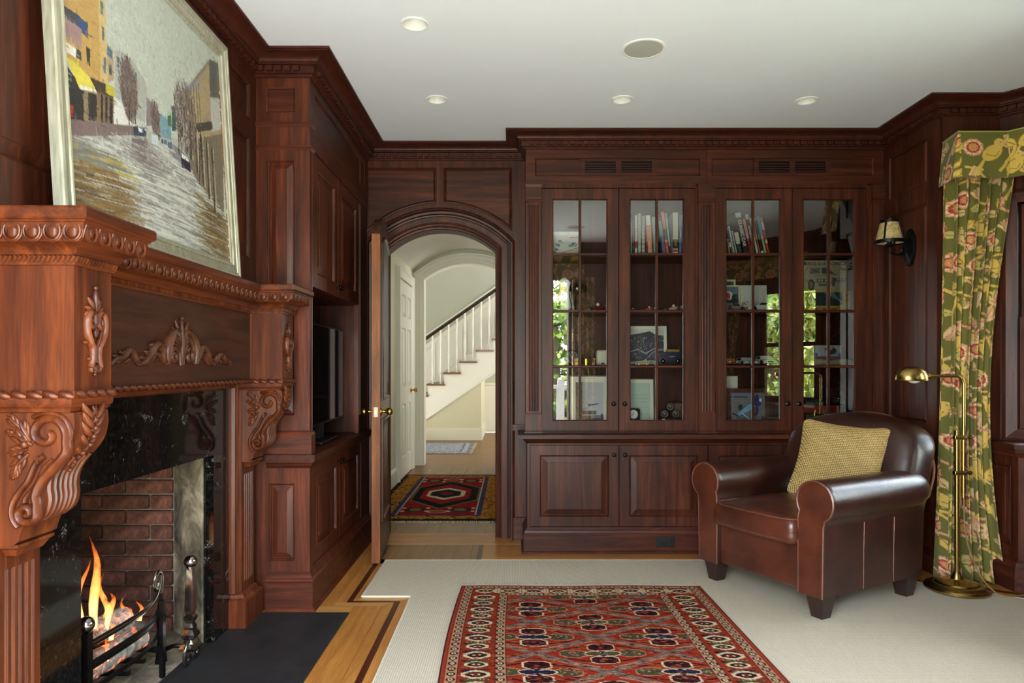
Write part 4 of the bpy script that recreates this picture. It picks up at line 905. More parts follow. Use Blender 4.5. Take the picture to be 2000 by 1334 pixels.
# television
tv = thing('television', 'flat black television standing in the cherry niche', 'television', (-1.10, 3.93, .769))
SCRN = plain('tv_screen', (8, 9, 10), .08, 0, coat=.6); BEZ = plain('tv_bezel', (22, 22, 23), .3)
ttv = tf_any((-1.075, 3.93), (-.03, 1), (1, .03))
m = MB(); m.rbox(-.46, .46, .875, 1.435, -.04, .0, .006, 2, tf=ttv); m.build('casing', BEZ, tv, True)
m = MB(); m.box(-.45, .45, .888, 1.425, .0, .0025, ttv); m.build('screen', SCRN, tv)
m = MB(); m.box(-.05, .05, .79, .90, -.045, -.02, ttv); m.build('neck', BEZ, tv); m = MB(); m.rbox(-.20, .20, .770, .786, -.11, .03, .006, 2, tf=ttv); m.build('stand', BEZ, tv)

# bookcase wall
KX = .003353; bx = lambda px: (px-1000)*KX; bz = lambda py: HC+(CY-py)*KX
WTOP = .765
UNITS = []
def glazed_door(parent, x0, x1, z0, z1, knx):
    t = tf_xz(BKY+.022); st = .071; m = MB()
    m.rings(x0, x1, z0, z1, [(0, 0, 0), (0, 0, .020), (.002, .002, .022), (st, st-.004, .022), (st+.006, st+.002, .014), (st+.006, st+.002, 0)], t, cap1=False); d = m.build('door', W['z'], parent)
    a, b = x0+st+.004, x1-st-.004; xm = (a+b)/2
    m = MB(); m.box(a-.003, b+.003, z0+st-.006, z1-st+.006, .003, .0065, t); m.build('pane', CASEGLASS, d)
    m = MB(); m.prism([(-.0085, .002), (.0085, .002), (.0085, .012), (.004, .019), (-.004, .019), (-.0085, .012)], z0+st-.003, z1-st+.003, lambda p, q, c: (xm+p, BKY+.022-q, c)); m.build('muntin', W['z'], d)
    for py in (496, 607.5, 716):
        z = bz(py); m = MB(); m.prism([(-.0085, .002), (.0085, .002), (.0085, .012), (.004, .019), (-.004, .019), (-.0085, .012)], a-.002, b+.002, lambda p, q, c, z=z: (c, BKY+.022-q, z+p)); m.build('muntin', W['x'], d)
    knob(d, t(knx, .957, .022), (0, -1, 0), .0155); return d
def pilaster_b(parent, x0, x1, nfl=4):
    t0 = BKY-.018; sec = [(x0, BKY+.02), (x0, t0)]; mg = .016; fw = (x1-x0-2*mg)/nfl
    for k in range(nfl):
        c = x0+mg+fw*(k+.5); r = fw*.36; sec += [(c-r, t0)]+[(c-r*math.cos(math.pi*j/6), t0+r*math.sin(math.pi*j/6)) for j in range(1, 6)]+[(c+r, t0)]
    sec += [(x1, t0), (x1, BKY+.02)]
    m = MB(); m.prism(sec, bz(803), bz(402)); m.box(x0, x1, t0, BKY+.02, bz(402), bz(395)); m.box(x0, x1, t0, BKY+.02, .80, bz(803)); p = m.build('pilaster', W['z'], parent)
    pth = [(x0, BKY), (x0, t0), (x1, t0), (x1, BKY)]
    m = MB(); m.sweep(pth, [(-.03, bz(396)), (.003, bz(396)), (.006, bz(395)), (.006, bz(393)), (.002, bz(391)), (.002, bz(366)), (.005, bz(364)), (.008, bz(362)), (.008, bz(359)), (-.03, bz(359))], IDT, side=1, cap=False); m.box(x0, x1, t0, BKY, bz(396), bz(359)); m.build('capital', W['x'], p)
    m = MB(); m.sweep(pth, [(-.03, WTOP+.001), (.010, WTOP+.001), (.008, WTOP+.012), (.004, WTOP+.016), (.004, bz(810)), (0, bz(805)), (-.03, bz(805))], IDT, side=1, cap=False); m.box(x0, x1, t0, BKY, WTOP+.001, bz(806)); m.build('pedestal', W['z'], p); return p
def bookcase(label, xa, xb, d, pil, frz, vent_lbl, vpx, left):
    u = thing('glazed_bookcase', label, 'bookcase', ((xa+xb)/2, 4.65, WTOP))
    m = MB(); m.box(xa, xa+.02, BKY+.021, 4.845, WTOP+.001, bz(362)); m.box(xb-.02, xb, BKY+.021, 4.845, WTOP+.001, bz(362)); m.build('side_board', W['z'], u)
    m = MB(); m.box(xa+.02, xb-.02, 4.83, 4.845, WTOP+.001, CEIL-.1); m.build('back_board', W['z'], u)
    m = MB(); m.box(xa+.02, xb-.02, BKY+.024, 4.83, bz(362), bz(362)+.02); m.build('top_board', W['x'], u)
    m = MB(); m.box(xa+.02, xb-.02, BKY+.024, 4.83, WTOP+.001, WTOP+.022); m.build('shelf', W['x'], u)
    for py in (496, 607.5, 716):
        z = bz(py); m = MB(); m.box(xa+.02, xb-.02, BKY+.05, 4.83, z-.010, z+.008); m.build('shelf', W['x'], u)
    for a, b in pil: pilaster_b(u, bx(a), bx(b), 4)
    glazed_door(u, bx(d[0]), bx(d[1]), bz(842), bz(368), bx(d[1]-10.5)); glazed_door(u, bx(d[2]), bx(d[3]), bz(842), bz(368), bx(d[2]+10.5))
    gap = [(1057, 1058), (1358, 1363)] if left else [(1395, 1397), (1692, 1703)]
    m = MB()
    for a, b in gap: m.box(bx(a), bx(b)-.001, BKY, BKY+.02, WTOP+.001, bz(362))
    m.box(bx(d[0])-.003, bx(d[3])+.003, BKY-.004, BKY+.02, bz(367), bz(359)); m.box(bx(d[0]), bx(d[3]), BKY+.004, BKY+.02, WTOP+.001, bz(842.5)); m.build('face_frame', W['z'], u)
    f = tf_xz(BKY+.022); m = MB(); panelled(m, f, xa, xb, bz(360), CEIL-.098, [(bx(frz[0]), bx(frz[1]), bz(344), bz(308))], .022); m.build('frieze_frame', W['x'], u); raised_panel(f, bx(frz[0]), bx(frz[1]), bz(344), bz(308), .022, W['x'], u, flat=True)
    m = MB(); m.box(xa, xb, BKY+.022, BKY+.04, bz(362), CEIL-.1); m.build('frieze_board', W['x'], u)
    v = thing('air_vent', vent_lbl, 'vent', (bx(vpx+75), BKY+.01, bz(343)))
    a, b, c0, c1 = bx(vpx), bx(vpx+150), bz(343), bz(311); m = MB(); am = (a+b)/2; t = tf_xz(BKY+.008)
    panelled(m, t, a, b, c0, c1, [(a+.032, am-.018, c0+.02, c1-.016), (am+.018, b-.032, c0+.02, c1-.016)], .012); m.build('frame', W['x'], v)
    m = MB(); m.box(a+.03, b-.03, BKY+.006, BKY+.0078, c0+.018, c1-.014); m.build('slot_shade_sheet', BLACK, v)  # thin black sheet behind the slats, painting in the shade of the slots
    s0 = None
    for s_ in (a+.032, am+.018):
        for k in range(4):
            z = c0+.030+k*.0155; L_ = (am-.018)-(a+.032)
            if s0 is None: m = MB(); m.box(s_, s_+L_, BKY-.003, BKY+.006, z-.003, z+.003); s0 = m.build('slat', W['x'], v); s00 = (s_, z)
            else: share(s0, v, (s_-s00[0], 0, z-s00[1]))
    return u
bookcase('glass-doored cherry bookcase next to the arched doorway', bx(1027), bx(1380), (1058, 1208, 1209, 1358), [(1027, 1057), (1363, 1395)], (1045, 1369), 'slatted wooden air vent above the books and spiral notebooks', 1133, True)
bookcase('glass-doored cherry bookcase behind the leather armchair', bx(1380)+.002, RWX-.021, (1397, 1547, 1548, 1692), [(1703, 1725)], (1390, 1706), 'slatted wooden air vent above the model car boxes', 1472, False)
wk = thing('bookcase_worktop', 'long cherry worktop running under the glass-doored bookcases', 'worktop', (1.2, 4.6, .74))
wx1 = RWX-.031
m = MB(); m.prism([(.040, 4.335), (wx1, 4.335), (wx1, 4.855), (.040, 4.70), (.040, 4.335)][:4], .741, WTOP); m.build('board', W['x'], wk)
m = MB(); m.sweep([(.098, 4.70), (.098, 4.40), (wx1, 4.40)], [(-.02, .705), (.004, .705), (.008, .712), (.012, .716), (.018, .722), (.030, .735), (.036, .7405), (-.02, .7405)], IDT, side=1, cap=False); m.build('bed_moulding', W['x'], wk)
LKX = 4.40/F_PX; lx = lambda px: (px-1000)*LKX
def base_unit(label, xa, xb, doors, kns, lft):
    u = thing('base_cabinet', label, 'cabinet', ((xa+xb)/2, 4.55, 0)); t = tf_xz(4.42)
    m = MB(); m.box(xa, xb, 4.42, 4.84, 0, .74); m.build('body', W['z'], u)
    m = MB(); panelled(m, t, xa, xb, .16, .74, [(lx(a), lx(b), .166, .694) for a, b in doors], .02); m.build('face_frame', W['z'], u)
    for (a, b), k in zip(doors, kns): panel_door(u, t, lx(a)+.0015, lx(b)-.0015, .168, .692, .062, .020, W['z'], (lx(k), .632), (0, -1, 0))
    m = MB(); pth = ([(xa, 4.70), (xa, 4.40), (xb, 4.40)] if lft else [(xa, 4.40), (xb, 4.40)])
    m.sweep(pth, [(-.01, 0), (.036, 0), (.036, .004), (.030, .012), (.024, .016), (.024, .116), (.026, .118), (.026, .126), (.020, .130), (.014, .146), (.008, .152), (.004, .160), (-.01, .160)], IDT, side=1, cap=False); m.build('plinth', W['x'], u)
    return u
base_unit('cherry base cabinet with two panelled doors beside the arched doorway', .098, lx(1383.5), [(1035, 1209), (1209.5, 1383)], (1198.5, 1220), True)
base_unit('cherry base cabinet half hidden behind the leather armchair', lx(1383.5)+.001, RWX-.032, [(1384, 1558), (1558.5, 1712)], (1547, 1570), False)
# power outlet on the plinth
po = thing('power_outlet', 'black power outlet on the wooden plinth', 'outlet', (lx(1298), 4.375, .05)); t = tf_xz(4.376)
BLK = plain('black_plastic', (12, 12, 13), .4)
m = MB(); m.rbox(lx(1280), lx(1316), .042, .108, .0, .006, .003, 1, tf=t); m.build('plate', BLK, po)
for px in (1291, 1305): m = MB(); m.rbox(lx(px)-.016, lx(px)+.016, .058, .092, .004, .009, .004, 1, tf=t); m.build('socket', BLK, po)
# ceiling fittings
CANT = plain('can_trim', (236, 236, 234), .4); CANI = plain('can_reflector', (226, 224, 216), .3, .0); GRIL = stone('speaker_grille', (168, 167, 160), (174, 173, 166), (180, 179, 172), 200, .8, .3)
def can(px, py, label, tilt):
    Y = (CEIL-HC)*F_PX/(CY-py); X = (px-CX)*Y/F_PX; o = thing('recessed_downlight', label, 'ceiling light', (X, Y, CEIL), 'recessed ceiling lights')
    r = .062; m = MB(); m.lathe([(r, -.0006), (r, -.004), (r-.006, -.006), (r-.012, -.003), (r-.013, .002)], (X, Y, CEIL), 36, cap=False); m.build('trim_ring', CANT, o, True)
    m = MB(); m.lathe([(.0495, .001), (.044, .03), (.034, .055), (.026, .066)], (X, Y, CEIL), 32, cap=False); m.build('reflector', CANI, o, True)
    m = MB(); m.lathe([(.030, .0665), (.001, .0665)], (X, Y, CEIL), 24, cap=False); m.build('socket', BLACK, o)
    m = MB(); m.lathe([(.001, .064), (.020, .060), (.024, .050), (.018, .040), (.001, .036)], (X, Y, CEIL), 20); m.build('lamp', CANI, o, True)
can(810, 46, 'recessed ceiling light nearest the painting', 0); can(853, 194, 'recessed ceiling light near the arched doorway', 0)
can(1215, 194, 'recessed ceiling light in front of the spiral notebooks', 0); can(1575, 196, 'recessed ceiling light closest to the green curtain', 0)
def speaker(X, Y, label):
    o = thing('ceiling_speaker', label, 'speaker', (X, Y, CEIL)); m = MB(); m.lathe([(.105, -.0005), (.104, -.004), (.098, -.006), (.092, -.005), (.091, -.001)], (X, Y, CEIL), 40, cap=False); m.build('trim_ring', CANT, o, True)
    m = MB(); m.lathe([(.0915, -.001), (.0915, -.0035), (.06, -.005), (.001, -.0055)], (X, Y, CEIL), 36, cap=False); m.build('grille', GRIL, o, True)
speaker(.629, 3.263, 'round flush speaker with grey grille in the ceiling'); speaker(.70, 1.54, 'round flush speaker seen mirrored in the bookcase glass')
# ------------------------------------------------------------------ drawn patterns (colour stored per vertex on real cloth / canvas meshes)
class Canvas:
    def __init__(s, w, h, res, bg):                       # metres, metres, metres per cell
        s.w, s.h, s.res = w, h, res; s.nx, s.ny = int(round(w/res))+1, int(round(h/res))+1
        s.a = np.zeros((s.ny, s.nx, 3)); s.a[:] = bg
        s.X, s.Y = np.meshgrid(np.linspace(0, w, s.nx), np.linspace(0, h, s.ny))
    def _win(s, x0, x1, y0, y1):
        i0, i1 = max(0, int(x0/s.res)-1), min(s.nx, int(x1/s.res)+3); j0, j1 = max(0, int(y0/s.res)-1), min(s.ny, int(y1/s.res)+3)
        return (slice(j0, j1), slice(i0, i1)) if i1 > i0 and j1 > j0 else None
    def poly(s, P, c):
        xs, ys = [p[0] for p in P], [p[1] for p in P]; w = s._win(min(xs), max(xs), min(ys), max(ys))
        if w is None: return
        X, Y = s.X[w], s.Y[w]; m = np.zeros(X.shape, bool)
        for (x0, y0), (x1, y1) in zip(P, P[1:]+P[:1]):
            if y0 == y1: continue
            cr = ((y0 > Y) != (y1 > Y)) & (X < (x1-x0)*(Y-y0)/(y1-y0)+x0); m ^= cr
        s.a[w][m] = c
    def rect(s, x0, y0, x1, y1, c): s.poly([(x0, y0), (x1, y0), (x1, y1), (x0, y1)], c)
    def ell(s, cx, cy, rx, ry, c, ang=0):
        R = max(rx, ry); w = s._win(cx-R, cx+R, cy-R, cy+R)
        if w is None: return
        X, Y = s.X[w]-cx, s.Y[w]-cy; ca, sa = math.cos(ang), math.sin(ang); u, v = X*ca+Y*sa, -X*sa+Y*ca
        s.a[w][(u/rx)**2+(v/ry)**2 <= 1] = c
    def line(s, P, wd, c, al=1.0):
        for (x0, y0), (x1, y1) in zip(P, P[1:]):
            w = s._win(min(x0, x1)-wd, max(x0, x1)+wd, min(y0, y1)-wd, max(y0, y1)+wd)
            if w is None: continue
            X, Y = s.X[w], s.Y[w]; dx, dy = x1-x0, y1-y0; L = dx*dx+dy*dy+1e-12; t = np.clip(((X-x0)*dx+(Y-y0)*dy)/L, 0, 1)
            k = np.hypot(X-x0-t*dx, Y-y0-t*dy) <= wd/2; s.a[w][k] = np.array(c, float) if al >= 1 else s.a[w][k]*(1-al)+np.array(c, float)*al
    def jitter(s, amt, seed=1):
        r = np.random.RandomState(seed); s.a = np.clip(s.a*(1+amt*(r.rand(s.ny, s.nx, 1)-.5)), 0, 255)
    def mesh(s, name, fn, mat, parent=None, loc=(0, 0, 0), thick=0, nrm=None):
        """fn(X, Y) -> (x, y, z) arrays in world metres"""
        x, y, z = fn(s.X, s.Y); V = np.stack([x-loc[0], y-loc[1], z-loc[2]], -1).reshape(-1, 3); n = s.nx*s.ny
        me = bpy.data.meshes.new(name); nq = (s.nx-1)*(s.ny-1)
        i, j = np.meshgrid(np.arange(s.nx-1), np.arange(s.ny-1)); k = (j*s.nx+i).ravel(); Q = np.stack([k, k+1, k+1+s.nx, k+s.nx], -1)
        me.vertices.add(n); me.vertices.foreach_set('co', V.astype(np.float32).ravel()); me.loops.add(nq*4); me.loops.foreach_set('vertex_index', Q.astype(np.int32).ravel())
        me.polygons.add(nq); me.polygons.foreach_set('loop_start', (np.arange(nq)*4).astype(np.int32)); me.polygons.foreach_set('loop_total', np.full(nq, 4, np.int32)); me.update(calc_edges=True)
        at = me.attributes.new('col', 'FLOAT_COLOR', 'POINT'); c = s.a.reshape(-1, 3)/255.0; c = np.where(c <= .04045, c/12.92, ((c+.055)/1.055)**2.4)
        at.data.foreach_set('color', np.concatenate([c, np.ones((n, 1))], 1).astype(np.float32).ravel()); me.polygons.foreach_set('use_smooth', np.ones(nq, bool))
        me.materials.append(mat); o = bpy.data.objects.new(name, me); COL.objects.link(o); o.location = loc
        if parent is not None: o.parent = parent; o.location = Vector(loc)-wloc(parent)
        if thick: md = o.modifiers.new('thickness', 'SOLIDIFY'); md.thickness = thick; md.offset = 1
        return o
PILE = attr_mat('wool_pile', .95, 420, .35, .05)
# ------------------------------------------------------------------ fitted carpet
def carpetmat():
    m, n, l, b = newmat('beige_loop_carpet'); v = coords(n, l); w1 = n.new('ShaderNodeTexWave'); w1.bands_direction = 'X'; w1.inputs['Scale'].default_value = 34; w2 = n.new('ShaderNodeTexWave'); w2.bands_direction = 'Y'; w2.inputs['Scale'].default_value = 46
    for w in (w1, w2): l.new(v, w.inputs['Vector']); w.inputs['Distortion'].default_value = 1.2; w.inputs['Detail'].default_value = 2
    a = noise(n, l, v, 90, 3); h = mixc(n, l, .5, w1.outputs[0], w2.outputs[0]); r = ramp(n, [(.1, (158, 146, 124)), (.5, (192, 180, 156)), (.85, (208, 198, 176))]); l.new(mixc(n, l, .35, h, a), r.inputs[0]); l.new(r.outputs[0], b.inputs['Base Color'])
    b.inputs['Roughness'].default_value = 1; b.inputs['Specular IOR Level'].default_value = .1; bump(n, l, b, h, .5, .004); return m
CARP = carpetmat()
cpoly = [(-.525, NEAR_Y+.05), (-.525, 3.545), (-.78, 3.545), (-.78, 4.205), (2.22, 4.205), (2.22, 3.79), (2.50, 3.60), (2.95, 3.26), (2.95, 1.2), (2.3, .75), (2.3, NEAR_Y+.05)]
cp = thing('beige_carpet', 'large beige woven carpet with a notched edge by the hearth', 'carpet', (.9, 2.4, 0))
m = MB(); m.prism(cpoly, .0, .009); m.build('carpet_field', CARP, cp)
m = MB(); m.tube([(x, y, .0065) for x, y in cpoly], .0045, 6, closed=False); m.build('bound_edge', plain('carpet_binding', (206, 198, 180), .9), cp)

# ------------------------------------------------------------------ red patterned rug
RW, RL = 1.285, 1.75; RED, RED2, ORG, INK, IVO, GRN, NAV, WIN, PNK = (124, 42, 22), (128, 38, 22), (140, 56, 30), (20, 14, 17), (190, 174, 136), (64, 62, 40), (24, 26, 50), (50, 14, 20), (166, 118, 88)
def octo(c, cx, cy, rx, ry, col, k=.45): c.poly([(cx-rx, cy-ry*k), (cx-rx*k, cy-ry), (cx+rx*k, cy-ry), (cx+rx, cy-ry*k), (cx+rx, cy+ry*k), (cx+rx*k, cy+ry), (cx-rx*k, cy+ry), (cx-rx, cy+ry*k)], col)
def red_rug():
    c = Canvas(RW, RL, .0042, RED); rnd = random.Random(3)
    B0, B1, B2, B3, B4 = .016, .024, .064, .210, .248
    fx0, fx1, fy0, fy1 = B4, RW-B4, .155, RL-.155
    # field: diamond lattice with medallions
    cx0 = RW/2; hw, hh = .272, .172; cy0 = fy0+.03
    c.rect(fx0, fy0, fx1, fy1, RED2)
    for k in range(int((fy1-fy0)/.02)):
        y = fy0+k*.02; c.rect(fx0, y, fx1, y+.01, ORG if (k//2) % 5 < 2 else RED2)
    for i in range(-8, 14):
        for sg in (-1, 1):
            x0 = cx0+hw*(2*i+1)
            L = [(x0+sg*hw*t, cy0+hh*t-0) for t in (-12, 12)]
            c.line(L, .036, (104, 84, 72)); 
            n = 200
            for q in range(n):
                t = -12+24*q/n; c.line([(x0+sg*hw*t-.010, cy0+hh*t), (x0+sg*hw*t+.010, cy0+hh*t+.004)], .006, INK if q % 2 else PNK)
    for i in range(-1, 12):
        for j in range(-3, 4):
            if (i+j) % 2: continue
            x, y = cx0+j*hw, cy0+i*hh
            if not (fx0-.1 < x < fx1+.1): continue
            for sg in (-1, 1):
                c.line([(x+sg*.03, y-.125), (x+sg*.09, y-.10), (x+sg*.12, y-.085)], .006, PNK); c.line([(x+sg*.03, y+.125), (x+sg*.09, y+.10), (x+sg*.12, y+.085)], .006, PNK)
                c.line([(x+sg*.06, y-.075), (x+sg*.15, y-.045)], .010, WIN); c.line([(x+sg*.06, y+.075), (x+sg*.15, y+.045)], .010, WIN)
                octo(c, x+sg*.118, y, .056, .036, PNK, .5); octo(c, x+sg*.118, y, .050, .031, GRN, .5)
                for q in range(6): c.ell(x+sg*.118+rnd.uniform(-.034, .034), y+rnd.uniform(-.02, .02), .004, .004, PNK)
                octo(c, x, y+sg*.062, .058, .036, IVO, .6); octo(c, x, y+sg*.062, .051, .031, WIN, .6); octo(c, x-.018, y+sg*.066, .012, .014, INK); octo(c, x+.018, y+sg*.066, .012, .014, INK); c.ell(x, y+sg*.055, .012, .009, RED)
            blue = (i % 2 == 0)
            for sg in (-1, 1): c.ell(x+sg*.034, y, .042, .024, IVO)
            for sg in (-1, 1): c.ell(x+sg*.034, y, .036, .018, NAV if j % 2 else GRN)
            c.poly([(x-.014, y-.026), (x+.014, y-.026), (x, y)], NAV); c.poly([(x-.014, y+.026), (x+.014, y+.026), (x, y)], NAV)
    for k in range(2600):                                                     # small scattered knots of the field
        x, y = rnd.uniform(fx0, fx1), rnd.uniform(fy0, fy1); w_ = rnd.uniform(.004, .010); c.line([(x-w_, y), (x+w_, y+rnd.uniform(-.004, .004))], .0042, rnd.choice([WIN, INK, PNK, RED, (96, 30, 22), (160, 84, 56)]), .8)
    # main border
    for a in ((0, 0, B3+.02, RL), (RW-B3-.02, 0, RW, RL), (0, 0, RW, .14), (0, RL-.14, RW, RL)): c.rect(*a, RED)
    def medal(x, y, s=1, white=True):
        octo(c, x, y, .056*s, .034*s, IVO, .35)
        for q in range(-3, 4): c.ell(x+q*.016*s, y-.034*s*(1-abs(q)/4.4), .006, .005, IVO); c.ell(x+q*.016*s, y+.034*s*(1-abs(q)/4.4), .006, .005, IVO)
        octo(c, x, y, .040*s, .022*s, WIN if white else INK, .35)
        for dx, dy in ((-.012, 0), (.012, 0), (0, -.009), (0, .009)): c.ell(x+dx*s, y+dy*s, .006, .005, IVO if dx else RED)
    yy = .19; k = 0
    while yy < RL-.15:
        for side in (0, 1):
            x = (B2+B3)/2 if side == 0 else RW-(B2+B3)/2; medal(x, yy, 1.0 if k % 2 == 0 else .82, k % 2 == 0)
            yb = yy+.052; cc = NAV if k % 2 else GRN
            c.poly([(x-.055, yb), (x-.03, yb-.010), (x+.055, yb-.010), (x+.055, yb-.003), (x+.01, yb+.004), (x+.02, yb+.018), (x-.01, yb+.014), (x-.04, yb+.020), (x-.05, yb+.010)], cc)
            for q in range(7): c.rect(x-.045+q*.015, yb-.014, x-.041+q*.015, yb-.006, IVO if k % 2 == 0 else INK)
            c.ell(x+.035, yb+.012, .014, .006, GRN); c.ell(x-.05, yb+.004, .010, .006, INK)
        yy += .088; k += 1
    xx = .135; k = 0
    while xx < RW-.09:
        for y in (.092, RL-.092): medal(xx, y, .95 if k % 2 == 0 else .8, k % 2 == 0)
        for y in (.092, RL-.092):
            x = xx+.0635; c.rect(x-.010, y-.038, x+.010, y+.038, IVO); c.rect(x-.003, y-.038, x+.003, y+.038, INK)
            for q in range(8): c.rect(x-.016, y-.036+q*.010, x+.016, y-.032+q*.010, IVO)
        xx += .127; k += 1
    for k in range(900):
        x = rnd.choice([rnd.uniform(B2, B3), rnd.uniform(RW-B3, RW-B2)]); y = rnd.uniform(.05, RL-.05); w_ = rnd.uniform(.003, .008); c.line([(x-w_, y), (x+w_, y)], .0042, rnd.choice([WIN, INK, GRN, (98, 32, 22), PNK]), .75)
    # guard borders: black hooked motifs on cream
    def guard(x0, y0, x1, y1, vert):
        c.rect(x0, y0, x1, y1, PNK)
        L = (y1-y0) if vert else (x1-x0); n = int(L/.047)
        for q in range(n):
            u = (q+.5)*L/n; cx, cy = ((x0+x1)/2, y0+u) if vert else (x0+u, (y0+y1)/2)
            octo(c, cx, cy, .0155, .0155, INK, .5); octo(c, cx, cy, .0095, .0095, IVO, .5); c.ell(cx, cy, .0045, .0045, INK)
            a, b = (cx, cy+L/n/2) if vert else (cx+L/n/2, cy); c.poly([(a-.007, b-.004), (a+.007, b-.004), (a, b)], WIN); c.poly([(a-.007, b+.004), (a+.007, b+.004), (a, b)], WIN)
    guard(B1, .0, B2, RL, True); guard(RW-B2, 0, RW-B1, RL, True); guard(B3, .13, B4, RL-.13, True); guard(RW-B4, .13, RW-B3, RL-.13, True)
    guard(B1, .012, RW-B1, .045, False); guard(B3, .125, RW-B3, .152, False); guard(B1, RL-.045, RW-B1, RL-.012, False)
    for a in ((0, 0, B0, RL), (RW-B0, 0, RW, RL)): c.rect(*a, (134, 56, 40))
    for a in ((0, 0, .005, RL), (RW-.005, 0, RW, RL), (0, 0, RW, .008), (0, RL-.008, RW, RL), (B2, .05, B2+.004, RL), (RW-B2-.004, .05, RW-B2, RL), (B3-.004, .13, B3, RL), (B4, .13, B4+.004, RL), (RW-B4-.004, .13, RW-B4, RL), (RW-B3, .13, RW-B3+.004, RL)): c.rect(*a, (74, 26, 24))
    c.jitter(.22); return c
rx0, ry1 = -.272, 3.690
rug = thing('patterned_rug', 'red hand-knotted rug with diamond lattice medallions lying on the carpet', 'rug', (rx0+RW/2, ry1-RL/2, .009))
cv = red_rug()
cv.mesh('pile', lambda X, Y: (rx0+X-.016*np.sin(Y*2.4)*(1-X/RW)+.045*(Y/RL)*(X/RW)*(1), ry1-Y+.004*np.sin(X*9), .0165+0*X), PILE, rug, (0, 0, 0), .006)
FRG = plain('cotton_fringe', (178, 168, 138), .95)
m = MB(); m.box(rx0, rx0+RW, ry1, ry1+.022, .010, .014); m.build('kilim_end', plain('kilim_cream', (212, 190, 168), .95), rug)
random.seed(5); m = MB()
for k in range(170):
    x = rx0+.003+(RW-.006)*k/169; dx = random.uniform(-.012, .012); L = random.uniform(.020, .042); m.tube([(x, ry1+.020, .0125), (x+dx*.5, ry1+.020+L*.6, .0125), (x+dx, ry1+.020+L, .0115)], .0022, 4)
tag(m.build('fringe', FRG, rug), kind='stuff')

# ------------------------------------------------------------------ passage rug and the small blue runner
def hall_rug():
    w, h = 1.10, 2.25; c = Canvas(w, h, .010, (30, 22, 20)); GO, RD, BL = (166, 112, 36), (136, 22, 28), (46, 46, 84); rnd = random.Random(2)
    c.rect(.05, .06, w-.05, h-.06, GO)
    for k in range(1500):
        x, y = rnd.uniform(.03, w-.03), rnd.uniform(.04, h-.04); s = rnd.uniform(.008, .02); c.poly([(x-s, y), (x, y-s), (x+s, y), (x, y+s)], rnd.choice([(40, 26, 16), (112, 50, 26), (176, 130, 60), (60, 40, 24)]))
    c.rect(.185, .17, w-.185, h-.17, BL)
    for k in range(60): 
        for x in (.205, w-.205): c.rect(x-.012, .19+k*.031, x+.012, .20+k*.031, (120, 110, 130) if k % 2 else (36, 30, 44))
    c.rect(.225, .20, w-.225, h-.20, (196, 180, 160)); c.rect(.232, .207, w-.232, h-.207, RD)
    cx, cy = w/2, h/2
    def hexa(rx, ry, k, col): c.poly([(cx-rx, cy-ry*k), (cx, cy-ry), (cx+rx, cy-ry*k), (cx+rx, cy+ry*k), (cx, cy+ry), (cx-rx, cy+ry*k)], col)
    hexa(.31, .70, .45, (110, 90, 56)); hexa(.29, .66, .45, (20, 18, 24)); hexa(.225, .50, .45, RD); hexa(.175, .30, .4, (200, 184, 150)); hexa(.14, .22, .4, (30, 18, 20)); hexa(.06, .10, .4, (96, 40, 44))
    for sy in (-1, 1):
        for sx in (-1, 1):
            x, y = cx+sx*.19, cy+sy*.72; octo(c, x, y, .09, .09, (60, 40, 30)); octo(c, x, y, .05, .06, (120, 100, 60))
            for ddx in (-.10, .10):
                for ddy in (-.06, .06): c.rect(x+ddx-.012, y+ddy-.02, x+ddx+.012, y+ddy+.02, (210, 190, 160))
        octo(c, cx, cy+sy*.80, .08, .05, (190, 170, 130)); octo(c, cx, cy+sy*.80, .065, .038, (130, 60, 40))
    c.jitter(.3); return c
hr = thing('passage_rug', 'dark red oriental rug with a hexagonal medallion in the passage', 'rug', (-.62, 6.4, 0))
hall_rug().mesh('pile', lambda X, Y: (-1.165+X, 7.53-Y, .0085+0*X), PILE, hr, (0, 0, 0), .008)
m = MB(); random.seed(8)
for k in range(110): x = -1.163+1.096*k/109; m.tube([(x, 5.285, .004), (x+random.uniform(-.01, .01), 5.285-random.uniform(.03, .06), .003)], .004, 4)
tag(m.build('fringe', FRG, hr), kind='stuff')
def blue_rug():
    c = Canvas(1.05, 1.35, .012, (150, 156, 170)); rnd = random.Random(6)
    c.rect(.0, .0, 1.05, 1.35, (120, 124, 140)); c.rect(.07, .07, .98, 1.28, (176, 180, 188)); c.rect(.12, .12, .93, 1.23, (110, 116, 136)); c.rect(.16, .16, .89, 1.19, (160, 166, 180))
    for k in range(900): c.ell(rnd.uniform(.02, 1.03), rnd.uniform(.02, 1.33), .014, .010, rnd.choice([(90, 96, 120), (190, 192, 196), (130, 130, 140), (150, 138, 130)]))
    return c
br = thing('blue_grey_runner', 'small blue-grey rug at the foot of the stairs', 'rug', (-1.1, 10.0, 0))
blue_rug().mesh('pile', lambda X, Y: (-1.63+X, 10.72-Y, .0085+0*X), PILE, br, (0, 0, 0), .008)
m = MB()
for k in range(50): y = 9.38+1.33*k/49; m.tube([(-.58, y, .004), (-.545+random.uniform(-.01, .01), y+random.uniform(-.01, .01), .003)], .004, 4)
tag(m.build('fringe', FRG, br), kind='stuff')

